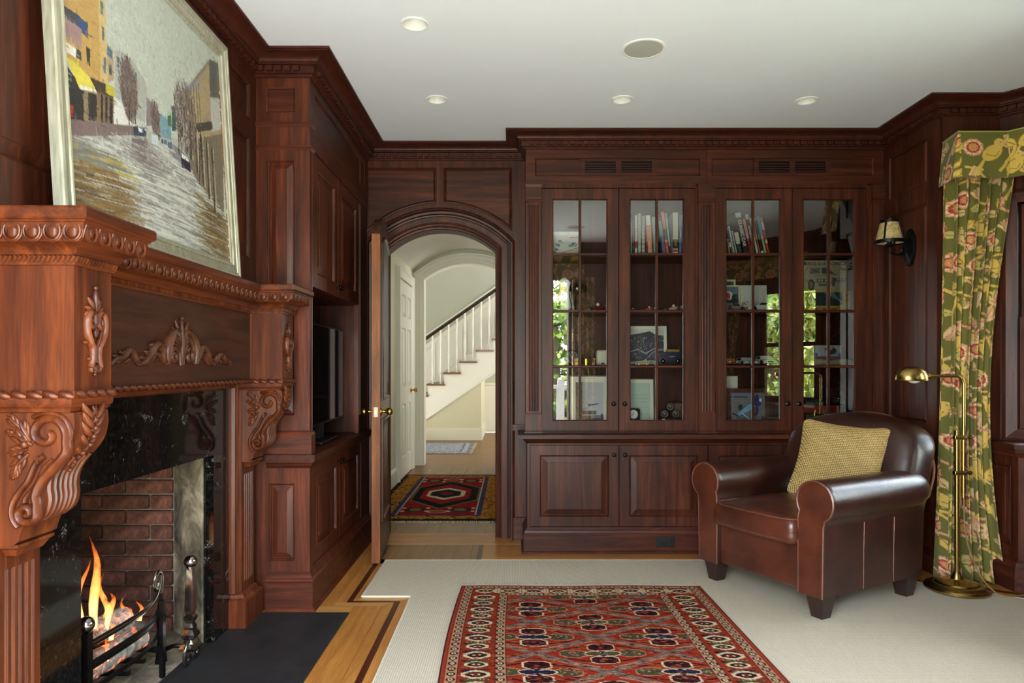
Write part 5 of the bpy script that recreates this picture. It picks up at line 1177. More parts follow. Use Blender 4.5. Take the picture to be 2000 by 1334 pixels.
# ------------------------------------------------------------------ painting leaning on the mantel shelf
# outlines of the painted street, in fractions of the canvas
PT_BUILD = [([(0.013,0.278),(0.193,0.153),(0.203,0.308),(0.19,0.532),(0.155,0.554),(0.109,0.547),(0.007,0.538),(0.01,0.383)], (196,150,72)), ([(0.176,0.165),(0.211,0.14),(0.196,0.525),(0.16,0.54)], (208,172,104)), ([(0.013,0.372),(0.068,0.365),(0.115,0.369),(0.112,0.418),(0.01,0.412)], (60,62,66)), ([(0.07,0.366),(0.113,0.372),(0.11,0.416),(0.067,0.407)], (40,70,130)), ([(0.012,0.407),(0.085,0.404),(0.079,0.474),(0.012,0.473)], (160,122,122)), ([(0.011,0.485),(0.078,0.483),(0.076,0.511),(0.011,0.518)], (225,222,215)), ([(0.055,0.483),(0.078,0.483),(0.076,0.513),(0.053,0.513)], (60,60,50)), ([(0.101,0.451),(0.119,0.452),(0.115,0.509),(0.099,0.51)], (60,50,40)), ([(0.183,0.248),(0.197,0.247),(0.193,0.294),(0.18,0.294)], (70,110,120)), ([(0.182,0.335),(0.195,0.335),(0.191,0.383),(0.18,0.381)], (70,110,120)), ([(0.182,0.439),(0.195,0.438),(0.19,0.496),(0.179,0.496)], (70,110,120)), ([(0.01,0.558),(0.06,0.595),(0.079,0.604),(0.07,0.71),(0.007,0.728)], (45,42,40)), ([(0.009,0.533),(0.055,0.53),(0.138,0.566),(0.137,0.587),(0.059,0.607)], (228,208,52)), ([(0.06,0.595),(0.138,0.575),(0.136,0.591),(0.061,0.61)], (222,216,200)), ([(0.079,0.604),(0.153,0.578),(0.145,0.681),(0.07,0.71)], (150,125,85)), ([(0.097,0.603),(0.138,0.59),(0.131,0.683),(0.092,0.697)], (50,45,42)), ([(0.109,0.547),(0.19,0.532),(0.221,0.557),(0.22,0.574),(0.139,0.582)], (70,52,40)), ([(0.139,0.582),(0.221,0.565),(0.213,0.658),(0.134,0.687)], (126,100,70)), ([(0.158,0.58),(0.168,0.578),(0.16,0.676),(0.15,0.68)], (48,40,36)), ([(0.179,0.576),(0.19,0.574),(0.182,0.669),(0.171,0.673)], (48,40,36)), ([(0.201,0.572),(0.216,0.569),(0.206,0.685),(0.193,0.665)], (40,36,34)), ([(0.007,0.683),(0.029,0.677),(0.026,0.716),(0.007,0.721)], (176,48,32)), ([(0.184,0.531),(0.248,0.519),(0.245,0.558),(0.182,0.564)], (196,184,40)), ([(0.202,0.385),(0.235,0.39),(0.232,0.428),(0.229,0.496),(0.196,0.525)], (176,150,110)), ([(0.205,0.391),(0.229,0.397),(0.227,0.427),(0.202,0.421)], (50,100,140)), ([(0.207,0.454),(0.222,0.454),(0.219,0.489),(0.204,0.491)], (60,80,90)), ([(0.242,0.386),(0.284,0.37),(0.333,0.373),(0.408,0.411),(0.418,0.424),(0.393,0.577),(0.225,0.588)], (166,166,160)), ([(0.252,0.401),(0.264,0.398),(0.261,0.438),(0.249,0.44)], (90,92,96)), ([(0.308,0.403),(0.321,0.403),(0.318,0.432),(0.306,0.435)], (90,92,96)), ([(0.35,0.407),(0.36,0.408),(0.358,0.433),(0.347,0.434)], (90,92,96)), ([(0.223,0.564),(0.317,0.56),(0.312,0.618),(0.215,0.657)], (214,211,211)), ([(0.41,0.473),(0.45,0.48),(0.457,0.558),(0.399,0.588)], (130,120,128)), ([(0.484,0.5),(0.567,0.5),(0.559,0.579),(0.487,0.591)], (112,152,172)), ([(0.578,0.428),(0.607,0.424),(0.597,0.525),(0.568,0.538)], (60,90,90)), ([(0.542,0.488),(0.569,0.47),(0.57,0.513),(0.541,0.53)], (70,120,80)), ([(0.682,0.319),(0.911,0.059),(1.04,0.016),(0.997,0.397),(0.704,0.519)], (172,147,107)), ([(0.911,0.059),(1.039,0.028),(1.008,0.202),(0.9,0.243)], (92,88,84)), ([(0.9,0.243),(1.013,0.199),(1.004,0.349),(0.892,0.408)], (186,181,181)), ([(0.73,0.265),(0.91,0.065),(0.908,0.088),(0.738,0.276)], (130,120,112)), ([(0.704,0.519),(1.001,0.373),(0.963,0.819),(0.79,0.732),(0.691,0.644)], (122,107,88)), ([(0.758,0.425),(0.898,0.357),(0.904,0.392),(0.754,0.468)], (70,64,60)), ([(0.007,0.728),(0.392,0.596),(0.375,0.631),(0.007,0.783)], (124,100,100))]
PT_STREET = [([(0.007,0.779),(0.391,0.605),(0.634,0.548),(0.699,0.651),(0.793,0.7),(0.971,0.806),(1.031,1.044),(-0.014,1.063)], (172,172,166)), ([(0.063,0.812),(0.183,0.82),(0.153,0.842),(0.081,0.827)], (208,178,40)), ([(0.006,0.893),(0.086,0.89),(0.21,0.903),(0.191,0.989),(0.007,0.973)], (132,98,56)), ([(0.056,0.901),(0.118,0.886),(0.119,0.932),(0.063,0.936)], (110,120,128)), ([(0.308,0.667),(0.398,0.646),(0.387,0.721),(0.302,0.728)], (112,96,102)), ([(0.153,0.717),(0.256,0.705),(0.237,0.778),(0.159,0.777)], (120,105,105)), ([(0.639,0.819),(0.787,0.753),(0.986,0.802),(1.021,1.035),(0.65,1.042),(0.597,0.909)], (126,98,58)), ([(0.535,0.589),(0.63,0.589),(0.689,0.665),(0.62,0.68),(0.545,0.641)], (130,122,130))]
PT_CARS = [([(0.318,0.624),(0.348,0.608),(0.391,0.607),(0.395,0.63),(0.321,0.654)], (46,56,84)), ([(0.348,0.611),(0.377,0.609),(0.376,0.622),(0.349,0.628)], (220,225,228)), ([(0.429,0.606),(0.471,0.593),(0.467,0.636),(0.426,0.642)], (190,205,212)), ([(0.492,0.6),(0.527,0.59),(0.526,0.607),(0.491,0.617)], (50,60,90)), ([(0.534,0.594),(0.563,0.587),(0.56,0.615),(0.532,0.618)], (70,110,140)), ([(0.625,0.6),(0.687,0.602),(0.695,0.661),(0.622,0.665)], (44,46,64)), ([(0.628,0.603),(0.681,0.606),(0.683,0.622),(0.629,0.623)], (214,216,220))]
PT_TREES = [((0.307, 0.502), 0.045, 0.115), ((0.677, 0.451), 0.085, 0.16), ((0.458, 0.549), 0.022, 0.06)]
PT_TRUNKS = [[(0.304, 0.541), (0.299, 0.624)], [(0.337, 0.551), (0.335, 0.604)], [(0.713, 0.435), (0.707, 0.578)], [(0.793, 0.44), (0.757, 0.691)], [(0.615, 0.536), (0.611, 0.616)]]
PT_VP = (0.5, 0.567)
def painting():
    c = Canvas(1.0, 1.0, .0030, (186, 192, 182)); rnd = random.Random(9); V = PT_VP
    for k in range(700):                                                      # sky brushwork
        x, y = rnd.random(), rnd.random()*.75; g = rnd.uniform(-9, 8); c.line([(x, y), (x+rnd.uniform(-.03, .03), y+rnd.uniform(.01, .05))], .012, (186+g, 192+g, 181+g))
    for P, col in PT_STREET[:1]: c.poly([tuple(p) for p in P], col)
    for P, col in PT_BUILD: c.poly([tuple(p) for p in P], col)
    for P, col in PT_STREET[1:]: c.poly([tuple(p) for p in P], col)
    for k in range(4200):                                                     # wet street: soft streaks, nearly level on the canvas
        t = rnd.random()**.7; x = rnd.uniform(-.1, 1.02); y = .60+.42*t
        if x > V[0] and y < .60+.42*(x-V[0]): continue
        if y < .615+.33*max(0, V[0]-x): continue
        q = rnd.uniform(.04, .16)*(.4+t); base = rnd.choice([(210, 212, 206), (198, 200, 194), (170, 168, 164), (140, 136, 136), (186, 188, 182), (112, 106, 108), (208, 208, 200), (200, 206, 204)])
        if x < .24 and y > .84: base = rnd.choice([(132, 98, 50), (156, 120, 62), (96, 70, 44), (176, 172, 160), (120, 90, 50)])
        elif x < .22 and y > .78: base = rnd.choice([(200, 170, 50), (150, 140, 120), (120, 112, 110), (110, 120, 130)])
        elif .22 < x < .42 and y < .76: base = rnd.choice([(120, 104, 106), (150, 140, 140), (100, 88, 90), (170, 168, 164)])
        if x > .70 and y > .72+.3*(x-.70): base = rnd.choice([(126, 98, 56), (104, 80, 50), (156, 128, 66), (88, 68, 50), (160, 154, 142), (120, 110, 60)])
        ang = rnd.uniform(-.16, .05)+.25*(x-.3); c.line([(x, y), (x+math.cos(ang)*q, y+math.sin(ang)*q)], rnd.uniform(.003, .011), base, .5)
    for k in range(60):                                                       # long thin wheel tracks
        x, y = rnd.uniform(.05, .6), rnd.uniform(.66, .95); ang = -.06+.25*(x-.3); q = rnd.uniform(.2, .4); c.line([(x, y), (x+q, y+math.sin(ang)*q)], .0025, rnd.choice([(96, 90, 92), (226, 228, 222), (120, 116, 116)]), .6)
    for k in range(5): x = .705+k*.045; c.line([(x, .44+.012*k), (x-.004, .60+.045*k)], .010, (70, 60, 52)); c.line([(x+.015, .44+.012*k), (x+.012, .60+.045*k)], .008, (176, 160, 130))
    for k in range(6): x = .69+.022*k; c.line([(x, .30-.014*k), (x, .42)], .006, (112, 96, 74)); c.ell(x+.008, .30-.014*k, .006, .02, (130, 140, 160))
    for (cx, cy), rx, ry in PT_TREES:
        for k in range(120): a, r = rnd.uniform(0, 6.28), math.sqrt(rnd.random())*.85; c.line([(cx+rx*r*math.cos(a), cy+ry*r*math.sin(a)), (cx+rx*r*math.cos(a)+.004, cy+ry*r*math.sin(a)+.01)], .022, (112, 92, 88), .30)
        for k in range(420):
            a, r = rnd.uniform(0, 6.28), math.sqrt(rnd.random()); x, y = cx+rx*r*math.cos(a), cy+ry*r*math.sin(a); an = rnd.uniform(-2.2, -.9); c.line([(x, y), (x+.02*math.cos(an), y+.03*math.sin(an))], .0032, rnd.choice([(96, 76, 74), (120, 96, 92), (78, 62, 62), (132, 112, 106), (110, 90, 78)]))
    for P in PT_TRUNKS: c.line(P, .006, (60, 48, 44))
    for P, col in PT_CARS: c.poly([tuple(p) for p in P], col)
    x0 = .988; c.rect(x0, .12, 1.0, 1.0, (150, 62, 40))
    for k in range(40): y = rnd.uniform(.12, 1); c.rect(x0-.002, y, 1.0, y+.01, rnd.choice([(176, 90, 60), (206, 196, 180), (130, 50, 34)]))
    c.line([(.855, .925), (.862, .905), (.870, .930), (.878, .912), (.884, .935), (.892, .915), (.905, .94)], .004, (168, 62, 44))
    r_ = np.random.RandomState(4); g = c.a.mean(2, keepdims=True); c.a = g+(c.a-g)*.80                       # muted pigments
    for k in range(2600):                                                     # dabs of paint that break up every flat patch
        i, j = r_.randint(0, c.nx), r_.randint(0, int(c.ny*.74)); col = c.a[j, i]*r_.uniform(.82, 1.14); x, y = i*c.res, j*c.res; an = r_.uniform(-1.9, -1.2) if r_.rand() < .6 else r_.uniform(-.3, .3); L_ = r_.uniform(.008, .026); c.line([(x, y), (x+L_*math.cos(an), y+L_*math.sin(an))], r_.uniform(.003, .006), tuple(col), .55)
    c.a = np.clip(c.a, 0, 255); c.jitter(.05); return c
pn = thing('street_painting', 'large framed oil painting of a rainy city street on the mantel shelf', 'painting', (-1.17, 2.352, 1.5725))
py0, py1, ph = 1.787, 2.952, 1.005; lean = math.atan2(.06, 1.005)
def tp(a, b, c): return (-1.168-math.sin(lean)*b+math.cos(lean)*c, a, 1.574+math.cos(lean)*b+math.sin(lean)*c)
def framemat():
    m, n, l, b = newmat('silver_gilt_frame'); a = noise(n, l, coords(n, l, (30, 30, 4)), 3, 4); r = ramp(n, [(.3, (162, 158, 136)), (.7, (202, 198, 180))]); l.new(a, r.inputs[0]); l.new(r.outputs[0], b.inputs['Base Color']); b.inputs['Metallic'].default_value = .55; b.inputs['Roughness'].default_value = .38; return m
FRM = framemat()
frs = [(0, 0, -.030), (0, 0, -.004), (.004, .004, 0), (.014, .014, .001), (.020, .020, -.004), (.026, .026, -.004), (.028, .028, -.008), (.048, .048, -.011), (.051, .051, -.007), (.056, .056, -.006), (.060, .060, -.012), (.066, .066, -.013), (.066, .066, -.022)]
for nm, (e0, e1) in (('frame_rail', (0, 1)), ('frame_stile', (1, 2)), ('frame_rail', (2, 3)), ('frame_stile', (3, 0))):
    m = MB(); cor = lambda q, d: [(py0+d, d), (py1-d, d), (py1-d, ph-d), (py0+d, ph-d)][q]
    loops = [[tp(*cor(e, d), c) for d, _, c in frs]+[tp(*cor(e, .066), -.030)] for e in (e0, e1)]; m.loft(loops); m.build(nm, FRM, pn, True, 25)
OILP = attr_mat('oil_paint', .45, 160, .25, .4)
def pfn(X, Y):
    a, b = py0+.064+X*(py1-py0-.128), .064+(1-Y)*(ph-.128); c = -.020; return (-1.168-math.sin(lean)*b+math.cos(lean)*c, a, 1.574+math.cos(lean)*b+math.sin(lean)*c)
painting().mesh('canvas', pfn, OILP, pn)
m = MB(); m.box(py0+.05, py1-.05, .05, ph-.05, -.030, -.024, tp); m.build('backing_board', plain('backing', (90, 74, 58), .9), pn)

# ------------------------------------------------------------------ leather armchair
def leather(name, dark, light, rough=.3):
    m, n, l, b = newmat(name); v = coords(n, l); a = noise(n, l, v, 5, 4, .6, .4); c = noise(n, l, v, 260, 2); d = noise(n, l, v, 14, 6, .7, 1.2)
    r = ramp(n, [(.28, dark), (.72, light)]); l.new(a, r.inputs[0]); r2 = ramp(n, [(.62, (0, 0, 0)), (.74, (.35, .35, .35))]); l.new(d, r2.inputs[0])
    x = mixc(n, l, r2.outputs[0], r.outputs[0], srgb(128, 72, 44)); l.new(x, b.inputs['Base Color']); b.inputs['Roughness'].default_value = rough; b.inputs['Coat Weight'].default_value = .35; b.inputs['Coat Roughness'].default_value = .25
    u = n.new('ShaderNodeBump'); u.inputs['Strength'].default_value = .10; u.inputs['Distance'].default_value = .003; l.new(c, u.inputs['Height']); u2 = n.new('ShaderNodeBump'); u2.inputs['Strength'].default_value = .12; u2.inputs['Distance'].default_value = .02; l.new(d, u2.inputs['Height']); l.new(u.outputs[0], u2.inputs['Normal']); l.new(u2.outputs[0], b.inputs['Normal']); return m
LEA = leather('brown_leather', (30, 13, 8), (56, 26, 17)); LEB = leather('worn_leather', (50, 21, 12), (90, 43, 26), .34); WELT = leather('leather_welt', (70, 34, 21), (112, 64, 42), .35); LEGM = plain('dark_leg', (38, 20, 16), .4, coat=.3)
ch = thing('leather_armchair', 'brown leather club armchair with rolled arms and block legs', 'armchair', (1.600, 3.700, .009), rz=math.radians(-61.1))
lp_ = lambda nm, mb, mat, sm=True, an=50: local_part(nm, mb, mat, ch, sm, an)
m = MB(); m.rbox(-.33, .33, -.375, .36, .105, .345, .02, 6, deform=lambda x, y, z: (x, y+(.012*math.cos(x*4) if y < 0 else 0)-(.0), z)); lp_('seat_base', m, LEB)
def cush(x, y, z):
    u, v = x/.27, (y+.10)/.32; d = max(0, 1-u*u)*max(0, 1-v*v)
    w = .004*math.sin(x*38+y*9)*math.sin(y*31-x*12)
    return (x, y-.018*(1-u*u)*(1 if y < -.3 else 0), z+(.030*d+w*(1 if z > .42 else .3)-.012*(u*u if z > .4 else 0)) if z > .37 else z-.008*d)
m = MB(); m.rbox(-.266, .266, -.440, .25, .328, .468, .040, 14, deform=cush); so = lp_('seat_cushion', m, LEB, True, 80)
for z_ in (.352, .452):
    m = MB(); P = []
    for k in range(48):
        a = 2*math.pi*k/48; sx, sy = math.copysign(abs(math.cos(a))**.22, math.cos(a)), math.copysign(abs(math.sin(a))**.22, math.sin(a)); P.append(cush(sx*.264, -.095+sy*.342, z_))
    m.tube([(p[0]*1.0, p[1], z_+(.002 if z_ > .4 else 0)) for p in P], .0045, 6, closed=True); _lp(m.build('cushion_welt', WELT, None, True), so)
def arm_section(sg, k=1.0, n=22):
    cx, cz, r = .352, .555, .102*k; P = [(.262+.01*(1-k), .11), (.262+.01*(1-k), .47)]
    for i in range(n+1):
        a = math.radians(212-254*i/n); P.append((cx+r*math.cos(a), cz+r*math.sin(a)))
    P += [(.404-.01*(1-k), .475), (.398-.01*(1-k), .44), (.392-.01*(1-k), .11)]; return [(sg*p[0], p[1]) for p in P]
for sg in (-1, 1):
    m = MB(); loops = []
    for y, k in ((-.392, .93), (-.398, .97), (-.39, .995), (-.37, 1.0), (-.2, 1.0), (0, 1.01), (.18, 1.0), (.30, .98), (.35, .93), (.385, .82), (.40, .60)):
        loops.append([(p[0], y+(.02*(p[1]-.4) if y > .2 else 0), p[1]) for p in arm_section(sg, k)])
    m.loft(loops); ao = lp_('arm', m, LEA, True, 60)
    m = MB(); P = arm_section(sg, .90); m.prism([(p[0], p[1]) for p in P], 0, .014, lambda a, b, c: (a, -.392-c, b)); _lp(m.build('arm_front', LEB, None, True, 60), ao)
    m = MB(); m.tube([(p[0], -.402, p[1]) for p in arm_section(sg, .955)], .0055, 6); _lp(m.build('welt', WELT, None, True), ao)
    for y in (-.10, .14):
        m = MB(); m.tube([(sg*.3935, y, .115), (sg*.3955, y, .30), (sg*.399, y, .44)], .0028, 6); _lp(m.build('seam', WELT, None, True), ao)
def backf(x, y, z):
    t = (z-.34)/.6; u = x/.40; z2 = z-(.115*abs(u)**2.6)*max(0, t) if z > .5 else z; w = 1+.07*math.sin(math.pi*min(1, max(0, t*.9)))
    return (x*w, y+.20*max(0, t)+.05*u*u*(-.6 if y < .25 else .2)+(-.025*(1-u*u)*math.sin(math.pi*min(1, max(0, t))) if y < .25 else 0), z2)
m = MB(); m.rbox(-.385, .385, .165, .375, .34, .925, .085, 12, deform=backf); bo = lp_('backrest', m, LEA, True, 80)
m = MB(); P = []
for k in range(41):
    a = math.pi*k/40; x = -.389*math.cos(a); zz = .55+.378*min(1, math.sin(a)**.45*1.0) if True else 0; P.append(backf(x, .332, zz))
m.tube(P, .006, 6); _lp(m.build('welt', WELT, None, True), bo)
for sx in (-1, 1):
    for sy in (-1, 1):
        m = MB(); cx, cy = sx*.332, sy*.332; m.loft([[(cx+a*s_+o_*sx, cy+b*s_+o_*sy, z) for a, b in ((-1, -1), (1, -1), (1, 1), (-1, 1))] for s_, z, o_ in ((.030, 0, -.0), (.047, .108, .0))]); lp_('leg', m, LEGM, False)
# straw cushion
def strawmat():
    m, n, l, b = newmat('woven_straw'); v = coords(n, l); w1 = n.new('ShaderNodeTexWave'); w1.bands_direction = 'X'; w1.inputs['Scale'].default_value = 42; w2 = n.new('ShaderNodeTexWave'); w2.bands_direction = 'Z'; w2.inputs['Scale'].default_value = 36
    for w in (w1, w2): l.new(v, w.inputs['Vector']); w.inputs['Distortion'].default_value = 2.0; w.inputs['Detail'].default_value = 2; w.inputs['Detail Scale'].default_value = 3
    h = mixc(n, l, 1.0, w1.outputs[0], w2.outputs[0], 'MULTIPLY'); r = ramp(n, [(.02, (120, 90, 42)), (.18, (186, 152, 86)), (.7, (226, 198, 132))]); l.new(h, r.inputs[0]); l.new(r.outputs[0], b.inputs['Base Color']); b.inputs['Roughness'].default_value = .75; bump(n, l, b, h, .8, .006); return m
pl = thing('straw_cushion', 'square woven straw cushion propped on the leather armchair', 'cushion', (1.600, 3.700, .009))
Rc = Matrix.Rotation(math.radians(-61.1+22), 4, 'Z')
def pilf(x, y, z):
    u, v = x/.228, z/.228; d = max(0, 1-u**4)*max(0, 1-v**4); s = 1+.035*(abs(u)*abs(v))**2
    y2 = y*(.18+.82*d); x2, z2 = x*s-.016*u*(1-v*v), z*s-.016*v*(1-u*u)
    p = Matrix.Rotation(math.radians(-27), 4, 'X') @ Matrix.Rotation(math.radians(5), 4, 'Y') @ Vector((x2, y2, z2)); p = Rc @ (p+Vector((0, 0, 0))); return (p.x, p.y, p.z)
m = MB(); m.rbox(-.228, .228, -.05, .05, -.228, .228, .045, 14, deform=pilf)
pc = m.build('cushion_cover', strawmat(), None, True, 80); pc.parent = pl; pc.location = (.178, .022, .672)

# ------------------------------------------------------------------ brass floor lamp
LBR = plain('lamp_brass', (166, 138, 80), .26, 1.0)
fx, fy = 2.376, 3.645; fl = thing('floor_lamp', 'brass pharmacy floor lamp with a small dome shade', 'floor lamp', (fx, fy, .009))
m = MB(); m.lathe([(.150, 0), (.157, .006), (.157, .014), (.150, .022), (.136, .026), (.130, .032), (.118, .036), (.105, .036), (.098, .044), (.07, .050), (.045, .054), (.030, .060), (.022, .078), (.016, .095), (.012, .10)], (fx, fy, .009), 48); m.build('base', LBR, fl, True, 30)
m = MB(); m.lathe([(.012, .10), (.012, .86), (.001, .862)], (fx, fy, 0), 16); m.build('pole', LBR, fl, True)
m = MB(); ux = fx+.036; m.tube([(ux, fy, .46), (ux, fy, .6), (ux, fy, 1.09)]+[(ux-.045+.045*math.cos(a), fy, 1.105+.045*math.sin(a)) for a in [math.pi/2*k/8 for k in range(9)]]+[(ux-.10, fy, 1.15), (ux-.155, fy, 1.15)], .0085, 12); m.build('sliding_arm', LBR, fl, True)
m = MB(); m.tube([(fx+.018, fy+.004, .50), (fx+.018, fy+.004, .82)], .006, 8); m.build('guide_rod', LBR, fl, True)
for z in (.632, .822):
    m = MB(); m.rbox(fx-.018, ux+.014, fy-.013, fy+.013, z-.012, z+.012, .006, 2); cl = m.build('clamp', LBR, fl, True)
    m = MB(); m.lathe([(.006, 0), (.006, .016), (.011, .018), (.011, .028), (.003, .032)], (ux+.012, fy, z), 12, 'x'); m.build('clamp_screw', LBR, cl, True)
sx_ = 2.138
m = MB(); m.lathe([(.009, .13), (.013, .125), (.013, .100), (.019, .096), (.019, .085), (.014, .080), (.014, .060), (.020, .055), (.020, .045), (.012, .040)], (sx_, fy, 1.15), 16, 'x'); m.build('socket', LBR, fl, True, 30)
m = MB(); prof = [(.080, -.022), (.083, -.018), (.081, .002), (.073, .026), (.056, .043), (.032, .052), (.009, .055), (.001, .055)]
loops = [[(sx_-.005+r*1.0*math.cos(2*math.pi*i/32), fy+r*.82*math.sin(2*math.pi*i/32), 1.146+h) for i in range(32)] for r, h in prof+[(.001, .052), (.030, .049), (.054, .040), (.070, .024), (.078, 0), (.079, -.02), (.080, -.022)]]; m.loft(loops, cap=False); m.build('shade', LBR, fl, True, 50)
m = MB(); m.sphere((sx_+.01, fy, 1.138), .028, 14, 10, (1.3, 1, 1)); m.build('bulb', plain('frosted_bulb', (235, 232, 222), .3), fl, True)
m = MB(); m.tube(smoothpath([(fx+.03, fy-.012, .50), (fx+.035, fy-.02, .30), (fx+.08, fy-.05, .12), (fx+.14, fy-.09, .025), (fx+.20, fy-.12, .013), (fx+.30, fy-.10, .013), (fx+.55, fy-.14, .013)], 8), .0035, 6); m.build('cord', plain('gold_cord', (120, 98, 50), .5), fl, True)

# ------------------------------------------------------------------ wall sconce
sy, sz = 4.167, 1.925; xw = RWX-.0205; sn = thing('wall_sconce', 'dark iron wall sconce with a mica panel shade', 'wall lamp', (xw, sy, sz-.11))
m = MB(); n = 40
def oval(rx, rz, h, sc=0): return [(xw-h, sy+rx*(1+sc*math.cos(20*2*math.pi*i/n))*math.cos(2*math.pi*i/n), sz+rz*(1+sc*math.cos(20*2*math.pi*i/n))*math.sin(2*math.pi*i/n)) for i in range(n)]
m.loft([oval(.060, .112, 0), oval(.060, .112, .010, .03), oval(.052, .100, .016, .04), (oval(.036, .076, .012)), oval(.028, .060, .016), oval(.014, .035, .026), oval(.002, .006, .030)]); m.build('back_plate', BLACK, sn, True, 40)
cxs = 2.305
m = MB(); m.tube(smoothpath([(xw-.02, sy, sz-.005), (xw-.045, sy, sz-.035), (cxs+.045, sy, sz-.042), (cxs+.008, sy, sz-.030), (cxs, sy, sz-.002), (cxs, sy, sz+.03)], 6), .0065, 8); m.tube(smoothpath([(xw-.018, sy, sz-.004), (xw-.045, sy, sz+.004), (xw-.058, sy, sz-.012), (xw-.046, sy, sz-.022), (xw-.036, sy, sz-.012)], 5), .004, 6); m.build('arm', BLACK, sn, True)
m = MB(); m.lathe([(.012, 0), (.028, .012), (.030, .018), (.014, .022), (.014, .055), (.001, .056)], (cxs, sy, sz+.004), 16); m.build('candle_cup', BLACK, sn, True)
def micamat():
    m, n, l, b = newmat('mica_shade'); a = noise(n, l, coords(n, l), 45, 5, .6, 1.0); r = ramp(n, [(.3, (128, 100, 58)), (.55, (178, 156, 106)), (.8, (206, 190, 146))]); l.new(a, r.inputs[0]); l.new(r.outputs[0], b.inputs['Base Color']); b.inputs['Roughness'].default_value = .35; b.inputs['Transmission Weight'].default_value = .0; return m
MICA = micamat(); z0, z1, r0, r1 = sz+.032, sz+.160, .082, .052; ns = 4; pan = None; shade = None
m = MB()
for zz, rr, hh in ((z0+.003, r0, .022), (z1-.002, r1, .016)): m.lathe([(rr+.003, -hh/2), (rr+.003-.0, hh/2), (rr-.001, hh/2), (rr-.001, -hh/2), (rr+.003, -hh/2)], (cxs, sy, zz), 36, cap=False)
for k in range(ns): a = 2*math.pi*(k+.444)/ns; m.tube([(cxs+r0*math.cos(a), sy+r0*math.sin(a), z0), (cxs+r1*math.cos(a), sy+r1*math.sin(a), z1)], .0062, 6)
shade = m.build('shade_frame', BLACK, sn, True, 40)
for k in range(ns):
    m = MB(); loops = []
    for zz, rr in ((z0, r0), (z1, r1)):
        A = [2*math.pi*(k+.464+.96*j/10)/ns for j in range(11)]; loops.append([(cxs+(rr-.0005)*math.cos(a), sy+(rr-.0005)*math.sin(a), zz) for a in A]+[(cxs+(rr-.002)*math.cos(a), sy+(rr-.002)*math.sin(a), zz) for a in reversed(A)])
    m.loft(loops); m.build('mica_panel', MICA, shade, True, 40)

